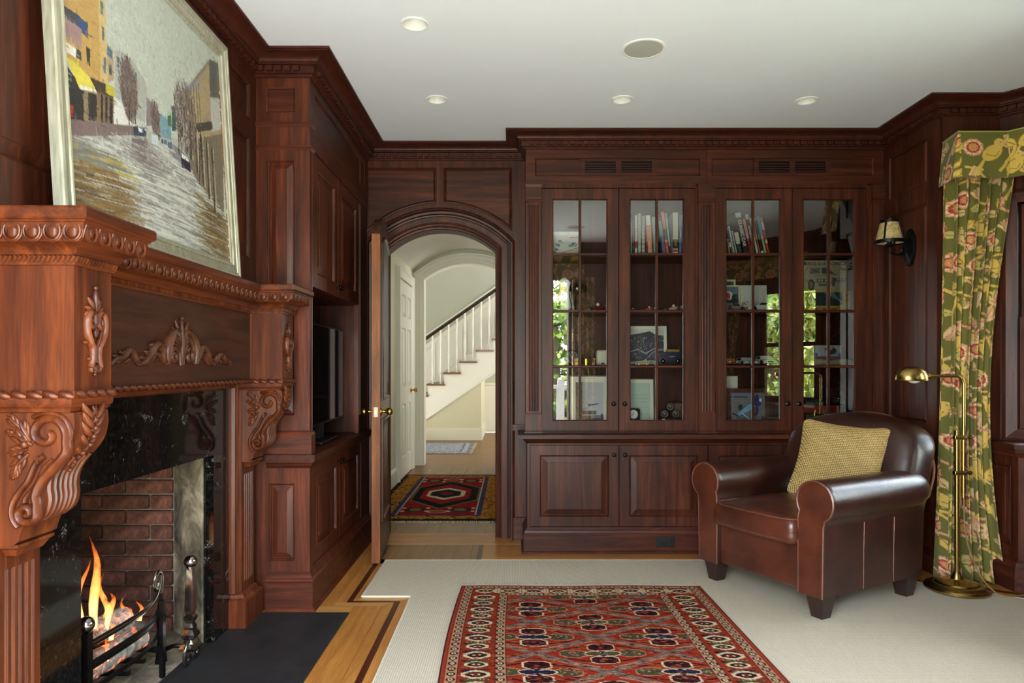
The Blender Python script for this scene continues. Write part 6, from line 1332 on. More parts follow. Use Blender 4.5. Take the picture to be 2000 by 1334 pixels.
# ------------------------------------------------------------------ curtain and valance
def floral(w, h, res, seed, dens=1.0):
    c = Canvas(w, h, res, (102, 98, 46)); rnd = random.Random(seed); YEL, BEI, PK, RDD, OUT = (206, 172, 84), (208, 176, 120), (206, 150, 112), (150, 54, 38), (124, 96, 46)
    def vine(x, y, a, L, wd):
        P = [(x, y)]; 
        for k in range(14): a += rnd.uniform(-.35, .35); x += L/14*math.cos(a); y += L/14*math.sin(a); P.append((x, y))
        c.line(P, wd+.006, OUT); c.line(P, wd, rnd.choice([YEL, PK, BEI])); return P
    def leaf(x, y, a, L):
        w_ = L*.30; Q = [(x+L*t*math.cos(a)-s*w_*math.sin(math.pi*t)*math.sin(a), y+L*t*math.sin(a)+s*w_*math.sin(math.pi*t)*math.cos(a)) for s, ts in ((1, [0, .2, .4, .6, .8, 1]), (-1, [.8, .6, .4, .2])) for t in ts]
        c.poly([(x+(q[0]-x)*1.12, y+(q[1]-y)*1.12) for q in Q], OUT); c.poly(Q, rnd.choice([YEL, BEI, (184, 170, 96)])); c.line([(x, y), (x+L*.9*math.cos(a), y+L*.9*math.sin(a))], .004, OUT)
    def flower(x, y, R):
        for col, k in ((PK, 1.0), ((226, 186, 146), .86), (RDD, .66), ((206, 130, 96), .46), (YEL, .26)):
            for q in range(9): a = 2*math.pi*q/9+k; c.ell(x+R*.62*k*math.cos(a), y+R*.55*k*math.sin(a), R*.42*k, R*.36*k, col)
        for q in range(9):
            a = 2*math.pi*q/9+.35; c.line([(x+R*.5*math.cos(a), y+R*.45*math.sin(a)), (x+R*.98*math.cos(a), y+R*.86*math.sin(a))], .004, (168, 96, 72))
        for q in range(7): a = 2*math.pi*q/7; c.ell(x+R*.16*math.cos(a), y+R*.16*math.sin(a), R*.05, R*.05, OUT)
    def fan(x, y, R, a):
        for q in range(7): b = a+(q-3)*.28; c.line([(x, y), (x+R*math.cos(b), y+R*math.sin(b))], R*.22, (190, 140, 104) if q % 2 else (216, 176, 130))
    def bird(x, y, s, f):
        c.ell(x, y, .070*s, .046*s, OUT, -.6*f); c.ell(x, y, .064*s, .040*s, YEL, -.6*f); c.ell(x+.045*s*f, y-.058*s, .030*s, .028*s, YEL); c.poly([(x-.03*s*f, y+.02*s), (x-.05*s*f, y+.035*s), (x-.12*s*f, y+.13*s), (x-.085*s*f, y+.14*s)], YEL)
        c.poly([(x+.068*s*f, y-.06*s), (x+.092*s*f, y-.052*s), (x+.068*s*f, y-.048*s)], PK); c.ell(x+.052*s*f, y-.062*s, .004, .004, OUT); c.line([(x-.03*s*f, y+.01*s), (x+.02*s*f, y+.02*s), (x+.04*s*f, y-.01*s)], .004, OUT)
    n = int(w*h*40*dens)
    for k in range(n): vine(rnd.uniform(0, w), rnd.uniform(0, h), rnd.uniform(0, 6.28), rnd.uniform(.2, .42), rnd.uniform(.008, .016))
    for k in range(int(n*3.4)): leaf(rnd.uniform(0, w), rnd.uniform(0, h), rnd.uniform(0, 6.28), rnd.uniform(.04, .085))
    step = .165; rows = int(h/step)+1
    for j in range(rows):
        for i in range(int(w/.18)+1):
            x, y = (i+.5*(j % 2))*.18+rnd.uniform(-.03, .03), j*step+rnd.uniform(-.03, .03)+.05; q = rnd.random()
            if q < .6: flower(x, y, rnd.uniform(.046, .066))
            elif q < .75: fan(x, y, .07, rnd.uniform(0, 6.28))
            else: bird(x, y, .8, rnd.choice([-1, 1]))
    return c, flower, fan, bird, leaf, vine
FAB = attr_mat('printed_linen', .9, 300, .15, .15, sheen=.1)
CW, CH = .95, 2.30; cur, *_ = floral(CW, CH, .0046, 12)
ct = thing('curtain', 'long green floral curtain hanging beside the bay window', 'curtain', (2.55, 3.80, .01))
def cfn(X, Y):
    t = Y/CH; s = X/CW; xl = 2.405-.045*t**2; xr = 2.79-.15*np.sin(np.pi*np.clip(t*.85, 0, 1))**1.2+.0*t; ph = s*2*np.pi*6.2
    x = xl+(xr-xl)*(s+.018*np.sin(2*ph+1.0)); y = 3.785+.046*np.sin(ph+.5*np.sin(3*t))*(.75+.25*t)+.012*np.sin(2.3*ph+2+t); return (x, y, 2.312-Y+.004*np.sin(ph))
cur.mesh('cloth', cfn, FAB, ct, (0, 0, 0), .003)
ct2 = thing('curtain', 'second floral curtain, seen only mirrored in the bookcase glass', 'curtain', (2.55, .71, .01))
cur2, *_ = floral(CW, CH, .011, 13)
def cfn2(X, Y): x, y, z = cfn(X, Y); return (x+.05, 4.505-y, z)
cur2.mesh('cloth', cfn2, FAB, ct2, (0, 0, 0), .003)
pth = [(2.452, 3.885), (2.418, 3.70), (2.685, 3.70), (3.20, 3.07)]
seg = [math.dist(a, b) for a, b in zip(pth, pth[1:])]; VL = sum(seg)
val, flower, fan, bird, leaf, vine = floral(VL, .262, .0035, 31, .9)
val.ell(.27, .14, .05, .04, (102, 98, 46)); val.rect(.20, .0, .43, .262, (102, 98, 46)); vine(.22, .2, .1, .2, .012); leaf(.21, .06, 2.2, .07); flower(.265, .09, .055); fan(.262, .20, .05, 1.2); bird(.365, .12, .95, 1); vine(.40, .22, -.9, .16, .016)
va = thing('valance', 'green floral pelmet above the curtain with a yellow bird', 'valance', (2.6, 3.72, 2.21))
def vfn(X, Y):
    cum = np.concatenate([[0], np.cumsum(seg)]); x = np.interp(X, cum, [p[0] for p in pth]); y = np.interp(X, cum, [p[1] for p in pth]); k = np.clip(Y/.262, 0, 1); fl_ = .030*k
    nx = np.where(X < seg[0], -1.0, np.where(X < seg[0]+seg[1], -.25*(1-(X-seg[0])/seg[1]), -.35)); ny = np.where(X < seg[0], -.25, -1.0)
    return (x+nx*fl_, y+ny*fl_+.004*np.sin(X*40)*k, 2.474-Y*.985)
val.mesh('cloth', vfn, FAB, va, (0, 0, 0), .004)
va2 = thing('valance', 'floral pelmet at the near end of the bay, seen only in reflection', 'valance', (2.6, .79, 2.21))
val2, *_ = floral(VL, .262, .011, 33)
def vfn2(X, Y): x, y, z = vfn(X, Y); return (x+.06, 4.505-y, z)
val2.mesh('cloth', vfn2, FAB, va2, (0, 0, 0), .004)
va3 = thing('valance', 'floral pelmet over the garden opening, seen only in reflection', 'valance', (-.2, .58, 2.27))
val3, *_ = floral(2.1, .30, .013, 35)
val3.mesh('cloth', lambda X, Y: (-1.22+X, .62+.02*Y/.3+0*X, 2.56-Y), FAB, va3, (0, 0, 0), .004)
ct3 = thing('curtain', 'dark lined curtain beside the garden opening, seen only in reflection', 'curtain', (.86, .58, .01))
cur3, *_ = floral(.6, 2.28, .013, 15)
cur3.mesh('cloth', lambda X, Y: (.74+X*.48, .57+.03*np.sin(X*52), 2.30-Y), FAB, ct3, (0, 0, 0), .003)
m = MB(); m.prism([(2.45, 3.885), (2.418, 3.703), (2.685, 3.703), (2.80, 3.56), (2.95, 3.70), (2.79, 3.885)], 2.455, 2.472); m.build('pelmet_board', plain('pelmet_lining', (120, 126, 70), .9), va)
m = MB(); cum = 0
m.tube([(p[0], p[1], 2.4745) for p in pth], .004, 6); m.build('piping', plain('pelmet_piping', (150, 146, 70), .8), va)

# ------------------------------------------------------------------ window bench below the bay
wbn = thing('window_bench', 'dark cherry panelled window bench below the bay windows', 'bench', (2.9, 3.5, 0))
BP = [(2.70, 3.885), (2.70, 3.64), (3.05, 3.21), (3.05, 1.30), (2.70, .87), (2.70, .62)]
outer_b = BP+[(2.93, .62), (3.46, 1.34), (3.46, 3.0), (2.78, 3.86)]
m = MB(); m.prism(outer_b, .0, .755); m.build('body', W['z'], wbn)
m = MB(); ob = [(2.672, 3.886), (2.672, 3.63), (3.022, 3.20), (3.022, 1.31), (2.672, .88), (2.672, .62)]+[(2.93, .62), (3.46, 1.34), (3.46, 3.0), (2.78, 3.86)]; m.prism(ob, .757, .785); m.build('top_board', W['y'], wbn)
m = MB(); m.sweep(BP, [(-.01, 0), (.026, 0), (.026, .125), (.020, .135), (.012, .155), (.004, .165), (0, .17), (-.01, .17)], IDT, side=1, cap=False); m.build('plinth', W['y'], wbn)
m = MB(); m.sweep(BP, [(-.01, .715), (.006, .715), (.012, .73), (.02, .74), (.024, .756), (-.01, .756)], IDT, side=1, cap=False); m.build('bed_moulding', W['y'], wbn)
t = tf_nx(2.70); raised_panel(lambda a, b, c: (2.70-c-.014, a, b), 3.675, 3.86, .24, .665, .0, W['z'], wbn, .03)
d = Vector((.35, -.43)).normalized(); nb = Vector((d.y, -d.x)); t = tf_any((2.70+nb.x*.014, 3.64+nb.y*.014), d, nb)
raised_panel(t, .06, .49, .24, .665, .0, W['z'], wbn, .03)
# ------------------------------------------------------------------ things on the bookcase shelves
IK = 4.60/F_PX; ix = lambda px: (px-1000)*IK
S1, S2, S3, S4 = bz(496)+.009, bz(607.5)+.009, bz(716)+.009, WTOP+.0235
_mc = {}
def pm(rgb, rough=.5, metal=0, coat=0):
    k = (tuple(rgb), rough, metal, coat)
    if k not in _mc: _mc[k] = plain('finish_%d' % len(_mc), rgb, rough, metal, coat)
    return _mc[k]
def lettering(body, size, parent, loc, rgb, spin=0, tilt=0, width=None, name='lettering'):
    cu = bpy.data.curves.new(name, 'FONT'); cu.body = body; cu.size = size; cu.extrude = .0003; cu.align_x = 'CENTER'; cu.align_y = 'CENTER'; cu.materials.append(pm(rgb, .6))
    cu.offset = .0004
    tmp = bpy.data.objects.new('tmp', cu); me = bpy.data.meshes.new_from_object(tmp); bpy.data.objects.remove(tmp)
    o = bpy.data.objects.new(name, me); COL.objects.link(o); o.parent = parent; o.location = Vector(loc)-wloc(parent)
    o.rotation_euler = (Matrix.Rotation(tilt, 3, 'Y') @ Matrix.Rotation(math.pi/2, 3, 'X') @ Matrix.Rotation(spin, 3, 'Z')).to_euler()
    if width: o.scale = (width, 1, 1)
    return o
PAGE = plain('book_pages', (222, 214, 192), .9)
def book(px, wpx, hpx, z, col, label, group, tilt=0.0, bands=(), title=None, tcol=(235, 235, 230), tsize=.016, coil=None, dep=.20, Y=4.545, pivot='l'):
    """a book standing on a shelf, spine towards the room; tilt leans its top (positive = to the right)"""
    x, w, h = ix(px), wpx*IK, hpx*IK; b = thing('book', label, 'book', (x, Y, z), group); ca, sa = math.cos(tilt), math.sin(tilt)
    lift = w*abs(sa) if tilt > 0 else 0.0
    def t(u, v, c): return (x+u*ca+v*sa, Y+c, z+lift+v*ca-u*sa)
    def bx_(u0, u1, v0, v1, c0, c1, nm, mat, sm=False): m = MB(); m.box(u0, u1, v0, v1, c0, c1, t); return m.build(nm, mat, b)
    cm = pm(col, .45, 0, .2); e = min(.0025, w*.18)
    m = MB(); m.box(0, w, 0, h, 0, e, t); m.box(0, e, 0, h, 0, dep, t); m.box(w-e, w, 0, h, 0, dep, t); m.build('cover', cm, b)
    bx_(e, w-e, .004, h-.004, e, dep-.004, 'pages', PAGE)
    for (v0, v1, c) in bands: bx_(.0003, w-.0003, h*v0, h*v1, -.0006, 0, 'spine_band', pm(c, .5))
    if title: lettering(title, tsize, b, t(w/2, h*.5, -.0012), tcol, -math.pi/2, tilt, None, 'title')
    if coil:
        m = MB(); n = int(h/.0085)
        for k in range(n):
            v = (k+.5)*h/n; m.tube([t(w*.5+w*.42*math.cos(a), v, -.002+.005*math.sin(a)) for a in [2*math.pi*q/8 for q in range(8)]], .0013, 4, closed=True)
        m.build('coil', pm(coil, .4), b)
    return b
G1 = 'books and notebooks above the airplane photograph'; G2 = 'car books leaning together'
book(1229, 2, 62, S1, (226, 220, 200), 'thinnest cream booklet at the start of the spiral notebooks', G1)
book(1231.5, 5, 76, S1, (52, 56, 54), 'thin dark grey book before the red and white one', G1, bands=((.0, .35, (20, 24, 22)),))
book(1237, 5.5, 76, S1, (206, 200, 186), 'white book with a red patch on its spine', G1, bands=((.16, .34, (150, 24, 40)), (.35, .66, (200, 160, 156))))
book(1243, 6.5, 79, S1, (204, 210, 200), 'pale grey wire-bound notebook beside the red-patched book', G1, coil=(150, 154, 150))
book(1250, 7, 75, S1, (216, 214, 204), 'white notebook with a heavy black coil', G1, coil=(30, 30, 32))
book(1257.5, 3, 75, S1, (150, 42, 48), 'thin dark red book tucked beside the black coil', G1)
book(1262.5, 8.5, 76, S1, (222, 128, 98), 'salmon pink book with a white top band', G1, -.06, bands=((.74, .99, (232, 226, 216)), (.0, .12, (196, 150, 140)), (.2, .72, (226, 150, 116))))
book(1273.5, 7.5, 73, S1, (176, 200, 192), 'pale blue-green spiral notebook', G1, -.05, coil=(120, 140, 136))
book(1291, 6.5, 72, S1, (70, 84, 120), 'dusty blue book leaning under the orange one', G1, -.14, bands=((.0, .3, (84, 92, 140)), (.5, .9, (120, 144, 150))))
book(1298, 6, 83, S1, (224, 92, 36), 'bright orange book leaning to the left', G1, -.13, bands=((.28, .96, (226, 130, 92)), (.34, .6, (236, 196, 90))))
book(1304.2, 4, 80, S1, (150, 196, 206), 'slim light blue book leaning behind the orange one', G1, -.12, bands=((.02, .2, (34, 44, 60)),))
book(1310, 11, 81, S1, (212, 208, 190), 'thick cream book with a black and gold lower spine', G1, bands=((.14, .36, (26, 22, 20)), (.06, .12, (170, 60, 50))), title=None)
lettering('EAST', .018, bpy.data.objects[[o.name for o in bpy.data.objects if o.name.startswith('book')][-1]] if False else [o for o in bpy.data.objects if o.get('label') == 'thick cream book with a black and gold lower spine'][0], (ix(1315.5), 4.5432, S1+.074), (214, 170, 40), -math.pi/2)
book(1322, 6, 77, S1, (92, 110, 150), 'slim mid-blue book with faint white lettering', G1, title='COASTS', tsize=.012, tcol=(190, 200, 214))
book(1328.5, 9, 80, S1, (62, 74, 120), 'blue book reading MAINE COAST down its spine', G1, title='MAINE COAST', tsize=.026, tcol=(214, 130, 110))
lean = -.21
book(1418.5, 3, 30, S1, (160, 142, 90), 'short ochre book under the leaning car books', G2, -.12)
book(1422.5, 3, 48, S1, (64, 62, 60), 'thin charcoal book with white edges', G2, -.16, bands=((.3, .5, (206, 204, 196)),))
book(1427.5, 3.2, 56, S1, (206, 206, 202), 'slim white book leaning at the left of the car books', G2, -.19)
book(1433, 2.5, 46, S1, (190, 190, 182), 'narrow light grey booklet', G2, -.20)
book(1437, 8, 43, S1, (60, 64, 70), 'short book with a cream upper spine', G2, -.20, bands=((.46, .99, (208, 200, 180)),))
book(1447, 11, 82, S1, (24, 24, 26), 'thick black book titled CLASSIC CAR', G2, lean, bands=((.88, .99, (190, 196, 192)), (.01, .06, (60, 60, 62))), title='CLASSIC CAR', tsize=.030)
book(1459, 5.5, 71, S1, (176, 28, 34), 'red book beside the CLASSIC CAR volume', G2, lean, bands=((.52, .97, (206, 120, 112)),), title='CARS', tsize=.012)
book(1465.5, 6, 80, S1, (38, 48, 44), 'dark green book with white capitals', G2, lean, bands=((.86, .98, (180, 176, 170)),), title='AUTOMOBILE', tsize=.017)
book(1472, 4.5, 71, S1, (222, 218, 206), 'white book next to the dark green one', G2, lean)
book(1477, 3.5, 67, S1, (206, 100, 82), 'salmon book half hidden by the glazing bar', G2, lean)
book(1481, 5.5, 66, S1, (44, 40, 44), 'charcoal book with a tiny white label', G2, lean, bands=((.03, .10, (222, 222, 222)),), title='RACING', tsize=.010, tcol=(150, 146, 150))
book(1487.5, 5, 74, S1, (206, 192, 130), 'book with a blue upper and yellow lower spine', G2, lean, bands=((.5, .99, (86, 152, 206)),))
book(1493.5, 4.6, 73, S1, (200, 74, 54), 'red and white book at the end of the leaning row', G2, lean, bands=((.66, .86, (226, 206, 196)), (.3, .4, (226, 206, 196)), (.86, .99, (206, 130, 90))))

# framed pictures and boxes with flat printed faces
def face_print(cv_, x0, x1, z0, z1, Y, parent, name='print', tilt=0.0, mat=None):
    w, h = cv_.w, cv_.h
    return cv_.mesh(name, lambda X, Yy: (x0+(x1-x0)*X/w, Y+tilt*(h-Yy)/h*(z1-z0), z1-(z1-z0)*Yy/h), mat or PRINT, parent)
PRINT = attr_mat('printed_card', .35, None, 0, .4)
def framed(px0, px1, py0, z0, Y, label, frame_rgb, mat_rgb, matw, draw, tilt=.06, fw=.008, cat='picture', group=None):
    x0, x1 = ix(px0), ix(px1); h = py0*IK; f = thing('framed_picture', label, cat, ((x0+x1)/2, Y, z0), group)
    t = lambda a, b, c: (a, Y+tilt*b-c, z0+b); m = MB(); m.rings(x0, x1, 0, h, [(0, 0, -.012), (0, 0, 0), (fw, fw, 0), (fw, fw, -.005)], t, cap1=False); m.box(x0+.001, x1-.001, .001, h-.001, -.012, -.009, t); m.build('frame', pm(frame_rgb, .4), f)
    m = MB(); m.rings(x0+fw, x1-fw, fw, h-fw, [(0, 0, -.004), (matw, matw*1.05, -.004), (matw+.0015, matw+.0015, -.006)], t, cap1=True); m.build('mat_board', pm(mat_rgb, .9), f)
    a0, a1, b0, b1 = x0+fw+matw, x1-fw-matw, fw+matw*1.05, h-fw-matw*1.05; cv_ = Canvas(a1-a0, b1-b0, .0016, (128, 128, 128)); draw(cv_, a1-a0, b1-b0)
    cv_.mesh('print', lambda X, Yy: (a0+X, Y+tilt*(b1-Yy)+.0045, z0+b1-Yy), PRINT, f)
    return f
def d_plane(c, w, h):
    c.rect(0, 0, w, h, (176, 172, 176)); c.rect(0, 0, w*.24, h, (66, 50, 44)); rnd = random.Random(1)
    for k in range(60): x, y = rnd.uniform(0, w*.24), rnd.uniform(0, h); c.line([(x, y), (x+rnd.uniform(-.006, .006), y+.012)], .003, rnd.choice([(90, 70, 60), (40, 30, 28), (120, 96, 84)]))
    c.poly([(w*.42, h*.60), (w*.48, h*.575), (w*.78, h*.555), (w*.92, h*.53), (w*.80, h*.575), (w*.62, h*.60), (w*.50, h*.615)], (44, 44, 84)); c.poly([(w*.50, h*.585), (w*.40, h*.55), (w*.46, h*.555), (w*.58, h*.58)], (44, 44, 84)); c.poly([(w*.52, h*.60), (w*.42, h*.625), (w*.48, h*.63), (w*.60, h*.60)], (60, 60, 96)); c.poly([(w*.74, h*.56), (w*.72, h*.53), (w*.77, h*.555)], (44, 44, 84))
    c.rect(w*.24, h*.74, w*.74, h*.84, (52, 40, 44)); c.rect(w*.24, h*.86, w, h, (60, 58, 60)); c.rect(w*.55, h*.88, w*.95, h*.93, (120, 120, 124)); c.rect(w*.90, h*.82, w*.98, h, (50, 50, 54)); c.ell(w*.36, h*.70, w*.10, h*.05, (150, 146, 150))
framed(1112, 1192, 102, S4, 4.60, 'framed photograph of an airliner passing a tower', (40, 34, 30), (222, 220, 200), .036, d_plane)
def d_letter(c, w, h):
    c.rect(0, 0, w, h, (176, 192, 176))
    for k in range(22): c.rect(w*.08, h*(.12+.034*k), w*(.9 if k % 6 else .5), h*(.128+.034*k), (150, 168, 158) if k > 4 else (180, 196, 182))
framed(1222, 1283, 96, S4, 4.66, 'framed typed letter in a double mount behind the alarm clock', (36, 34, 30), (216, 216, 190), .022, d_letter)
def d_mount(c, w, h):
    rnd = random.Random(5); c.rect(0, 0, w, h, (206, 208, 198)); c.poly([(0, h*.22), (w*.2, h*.16), (w*.5, h*.10), (w*.62, h*.06), (w*.8, h*.18), (w, h*.20), (w, h), (0, h)], (64, 66, 78))
    for k in range(420): x, y = rnd.uniform(0, w), rnd.uniform(h*.2, h); c.line([(x, y), (x+rnd.uniform(-.006, .006), y+rnd.uniform(.002, .012))], .0022, rnd.choice([(34, 36, 50), (98, 104, 124), (140, 144, 152), (50, 56, 84), (190, 192, 192)]))
    c.line([(w*.05, h*.72), (w*.3, h*.62), (w*.5, h*.75), (w*.75, h*.6), (w, h*.66)], .005, (190, 190, 186)); c.line([(w*.55, h*.9), (w*.7, h*.72), (w*.98, h*.6)], .003, (206, 206, 200))
framed(1222, 1311, 80, S3, 4.70, 'framed black and white mountain photograph behind a silver model car', (26, 26, 26), (226, 226, 212), .020, d_mount, fw=.005)
def d_race(c, w, h):
    c.rect(0, 0, w, h, (120, 118, 122)); c.rect(0, 0, w, h*.16, (112, 122, 140)); c.rect(0, h*.12, w*.5, h*.16, (40, 50, 84)); c.ell(w*.28, h*.50, w*.07, h*.11, (44, 44, 50)); c.ell(w*.70, h*.60, w*.12, h*.17, (50, 46, 56)); c.ell(w*.70, h*.60, w*.06, h*.09, (96, 90, 100))
    c.poly([(w*.16, h*.82), (w*.22, h*.66), (w*.52, h*.40), (w*.74, h*.30), (w*.78, h*.44), (w*.50, h*.62)], (120, 180, 216)); c.line([(w*.06, h*.70), (w*.2, h*.78)], .012, (34, 36, 44)); c.line([(w*.34, h*.70), (w*.56, h*.90)], .007, (220, 224, 230)); c.poly([(w*.62, h*.30), (w*.70, h*.10), (w*.86, h*.18), (w*.90, h*.40), (w*.76, h*.50)], (40, 60, 130)); c.ell(w*.79, h*.11, w*.035, h*.06, (70, 60, 90)); c.ell(w*.88, h*.24, w*.04, h*.06, (216, 222, 232)); c.rect(0, h*.9, w, h, (96, 94, 98))
framed(1424, 1508, 76, S4, 4.64, 'wood-framed photograph of a blue open-wheel racing car', (84, 44, 28), (140, 140, 146), .001, d_race, fw=.030)
def d_pit(c, w, h):
    c.rect(0, 0, w, h, (40, 52, 60)); c.rect(0, 0, w, h*.3, (96, 120, 140)); c.ell(w*.5, h*.36, w*.22, h*.18, (206, 196, 180)); c.ell(w*.44, h*.38, w*.14, h*.14, (178, 40, 48)); c.rect(w*.0, h*.55, w, h*.62, (20, 22, 26)); c.rect(0, h*.68, w*.7, h*.9, (120, 132, 140)); c.ell(w*.75, h*.5, w*.10, h*.2, (24, 24, 28))
framed(1412, 1456.5, 55, S2, 4.70, 'small cream-framed photograph of a racing driver', (214, 206, 160), (30, 30, 30), .001, d_pit, fw=.011, tilt=.1)
def d_green(c, w, h): c.rect(0, 0, w, h, (60, 60, 50))
framed(1408, 1452, 68, S2, 4.755, 'pale green frame standing behind the racing driver photograph', (190, 206, 160), (70, 66, 54), .001, d_green, fw=.014, tilt=.03)
def d_card(c, w, h):
    c.rect(0, 0, w, h, (206, 206, 196)); rnd = random.Random(4)
    for k in range(30): c.ell(rnd.uniform(w*.0, w*.3), rnd.uniform(h*.62, h*.95), .004, .006, rnd.choice([(176, 60, 50), (150, 40, 40), (206, 130, 110)]))
    c.ell(w*.62, h*.84, w*.10, h*.08, (70, 70, 74))
framed(1455, 1507.5, 54, S2, 4.68, 'plain pale photograph card leaning behind the white sports car', (200, 200, 190), (206, 206, 196), .001, d_card, fw=.002, tilt=.08)
def d_team(c, w, h):
    c.rect(0, 0, w, h, (214, 214, 204)); c.rect(0, h*.45, w*.7, h, (120, 140, 144))
    for k in range(5): c.rect(w*(.04+.13*k), h*.5, w*(.13+.13*k), h*.95, (60, 76, 84))
f_ = framed(1412, 1455, 100, S4, 4.74, 'tall pale card standing behind the racing car photograph', (206, 206, 196), (206, 206, 196), .001, d_team, fw=.002, tilt=.02)

def carton(name, label, cat, px0, px1, hpx, z, Y, dep, rgb, draw=None, res=.0015):
    x0, x1, h = ix(px0), ix(px1), hpx*IK; b = thing(name, label, cat, ((x0+x1)/2, Y, z)); m = MB(); m.box(x0, x1, Y, Y+dep, z, z+h); m.build('carton', pm(rgb, .5, 0, .1), b)
    m = MB(); m.box(x0-.001, x1+.001, Y-.0008, Y+dep+.001, z+h*.55, z+h+.001); 
    if draw: cv_ = Canvas(x1-x0, h, res, rgb); draw(cv_, x1-x0, h); cv_.mesh('printed_face', lambda X, Yy: (x0+X, Y-.0012+0*X, z+h-Yy), PRINT, b)
    return b, x0, x1, h
def d_robot(c, w, h):
    rnd = random.Random(3); c.rect(0, 0, w, h, (204, 204, 198)); c.rect(0, 0, w, h*.15, (226, 226, 220)); c.rect(w*.36, 0, w*.37, h*.13, (170, 170, 168)); c.rect(w*.66, 0, w*.67, h*.13, (170, 170, 168)); c.ell(w*.80, h*.25, w*.12, h*.025, (196, 96, 84)); c.ell(w*.92, h*.24, w*.06, h*.025, (110, 150, 190))
    for cx, cy, r in ((.28, .82, .13), (.42, .45, .09), (.84, .55, .10), (.72, .60, .06), (.35, .58, .07)):
        for k in range(14): a = rnd.uniform(0, 6.28); c.poly([(w*cx, h*cy), (w*(cx+r*math.cos(a)), h*(cy+r*math.sin(a))), (w*(cx+r*math.cos(a+.7)), h*(cy+r*math.sin(a+.7)))], rnd.choice([(120, 132, 136), (150, 160, 160), (90, 100, 106), (190, 196, 196)]))
    c.line([(0, h*.82), (w*.2, h*.88)], .003, (90, 80, 70)); c.line([(w*.5, h*.88), (w, h*.66)], .003, (90, 76, 66)); c.poly([(w*.5, h*.89), (w, h*.67), (w, h), (w*.4, h)], (196, 186, 164)); c.rect(w*.84, h*.95, w, h, (170, 80, 70))
carton('model_kit_box', 'white model kit box printed with grey robots', 'box', 1066, 1131, 46, S1, 4.58, .08, (214, 214, 206), d_robot)
b_, x0, x1, h_ = carton('toy_car_box', 'yellow window box supporting the racing car kit', 'box', 1569, 1658.5, 39, S2, 4.585, .10, (206, 176, 70), lambda c, w, h: (c.rect(0, 0, w, h, (206, 178, 74)), c.poly([(w*.02, h*.06), (w*.83, h*.06), (w*.83, h*.66), (w*.72, h*.74), (w*.02, h*.74)], (40, 60, 70)), c.poly([(w*.4, h*.06), (w*.62, h*.06), (w*.82, h*.5), (w*.82, h*.58)], (110, 140, 150)), c.rect(w*.02, h*.84, w*.70, h*.96, (190, 84, 40)), c.line([(w*.90, h*.14), (w*.94, h*.26), (w*.96, h*.12)], .004, (176, 60, 40))))
lettering('1/18', .014, b_, (ix(1652), 4.582, S2+.074), (40, 34, 26)); lettering('SPECIAL', .010, b_, (ix(1600), 4.582, S2+.013), (240, 230, 200))
def d_bmw(c, w, h):
    c.rect(0, 0, w, h, (206, 190, 156)); c.rect(0, h*.16, w, h, (200, 184, 148)); c.rect(w*.02, h*.05, w*.09, h*.15, (40, 90, 130)); c.rect(w*.06, h*.05, w*.09, h*.15, (170, 50, 50)); c.rect(w*.86, h*.03, w*.975, h*.16, (190, 70, 60)); c.ell(w*.89, h*.09, w*.015, h*.03, (230, 220, 210)); c.ell(w*.945, h*.09, w*.015, h*.03, (60, 80, 140))
    LN = (70, 66, 58)
    c.poly([(w*.02, h*.48), (w*.10, h*.24), (w*.28, h*.20), (w*.52, h*.20), (w*.62, h*.24), (w*.78, h*.46), (w*.94, h*.54), (w*.96, h*.82), (w*.90, h*.88), (w*.36, h*.92), (w*.0, h*.80)], (196, 188, 166)); c.poly([(w*.18, h*.26), (w*.40, h*.24), (w*.40, h*.42), (w*.17, h*.44)], (150, 146, 132)); c.poly([(w*.43, h*.24), (w*.56, h*.24), (w*.72, h*.44), (w*.44, h*.44)], (92, 92, 86))
    for P in ([(w*.18, h*.26), (w*.40, h*.42)], [(w*.17, h*.44), (w*.40, h*.25)], [(w*.12, h*.24), (w*.04, h*.48)], [(w*.27, h*.72), (w*.96, h*.70)], [(w*.78, h*.46), (w*.30, h*.50)]): c.line(P, .003, LN)
    c.ell(w*.205, h*.80, w*.07, h*.18, LN); c.ell(w*.20, h*.80, w*.045, h*.13, (150, 130, 96)); c.rect(w*.33, h*.60, w*.57, h*.69, LN); c.rect(w*.69, h*.58, w*.94, h*.67, LN)
    for cx in (.38, .44, .52, .78, .84, .91): c.ell(w*cx, h*(.645 if cx < .6 else .625), w*.024, h*.035, (216, 206, 180))
    c.rect(w*.32, h*.61, w*.345, h*.68, (190, 110, 50)); c.rect(w*.935, h*.59, w*.95, h*.66, (180, 60, 50)); c.rect(w*.69, h*.56, w*.72, h*.84, (150, 60, 50)); c.rect(w*.66, h*.56, w*.685, h*.84, (70, 110, 130)); c.rect(w*.36, h*.76, w*.62, h*.84, (120, 114, 100)); c.line([(w*.02, h*.62), (w*.16, h*.66)], .002, LN)
    for k in range(20): c.rect(w*(.01+.008*k), h*.70, w*(.013+.008*k), h*.74, (110, 120, 126))
b_, x0, x1, h_ = carton('model_kit_box', 'large car model kit box lettered 635CSi Gr.A RACING', 'box', 1566, 1655.5, 60, S2+39*IK+.0015, 4.60, .08, (206, 190, 156), d_bmw)
lettering('635CSi Gr.A RACING', .030, b_, ((x0+x1)/2-.012, 4.5972, S2+39*IK+h_-.022), (30, 44, 84), width=.88)
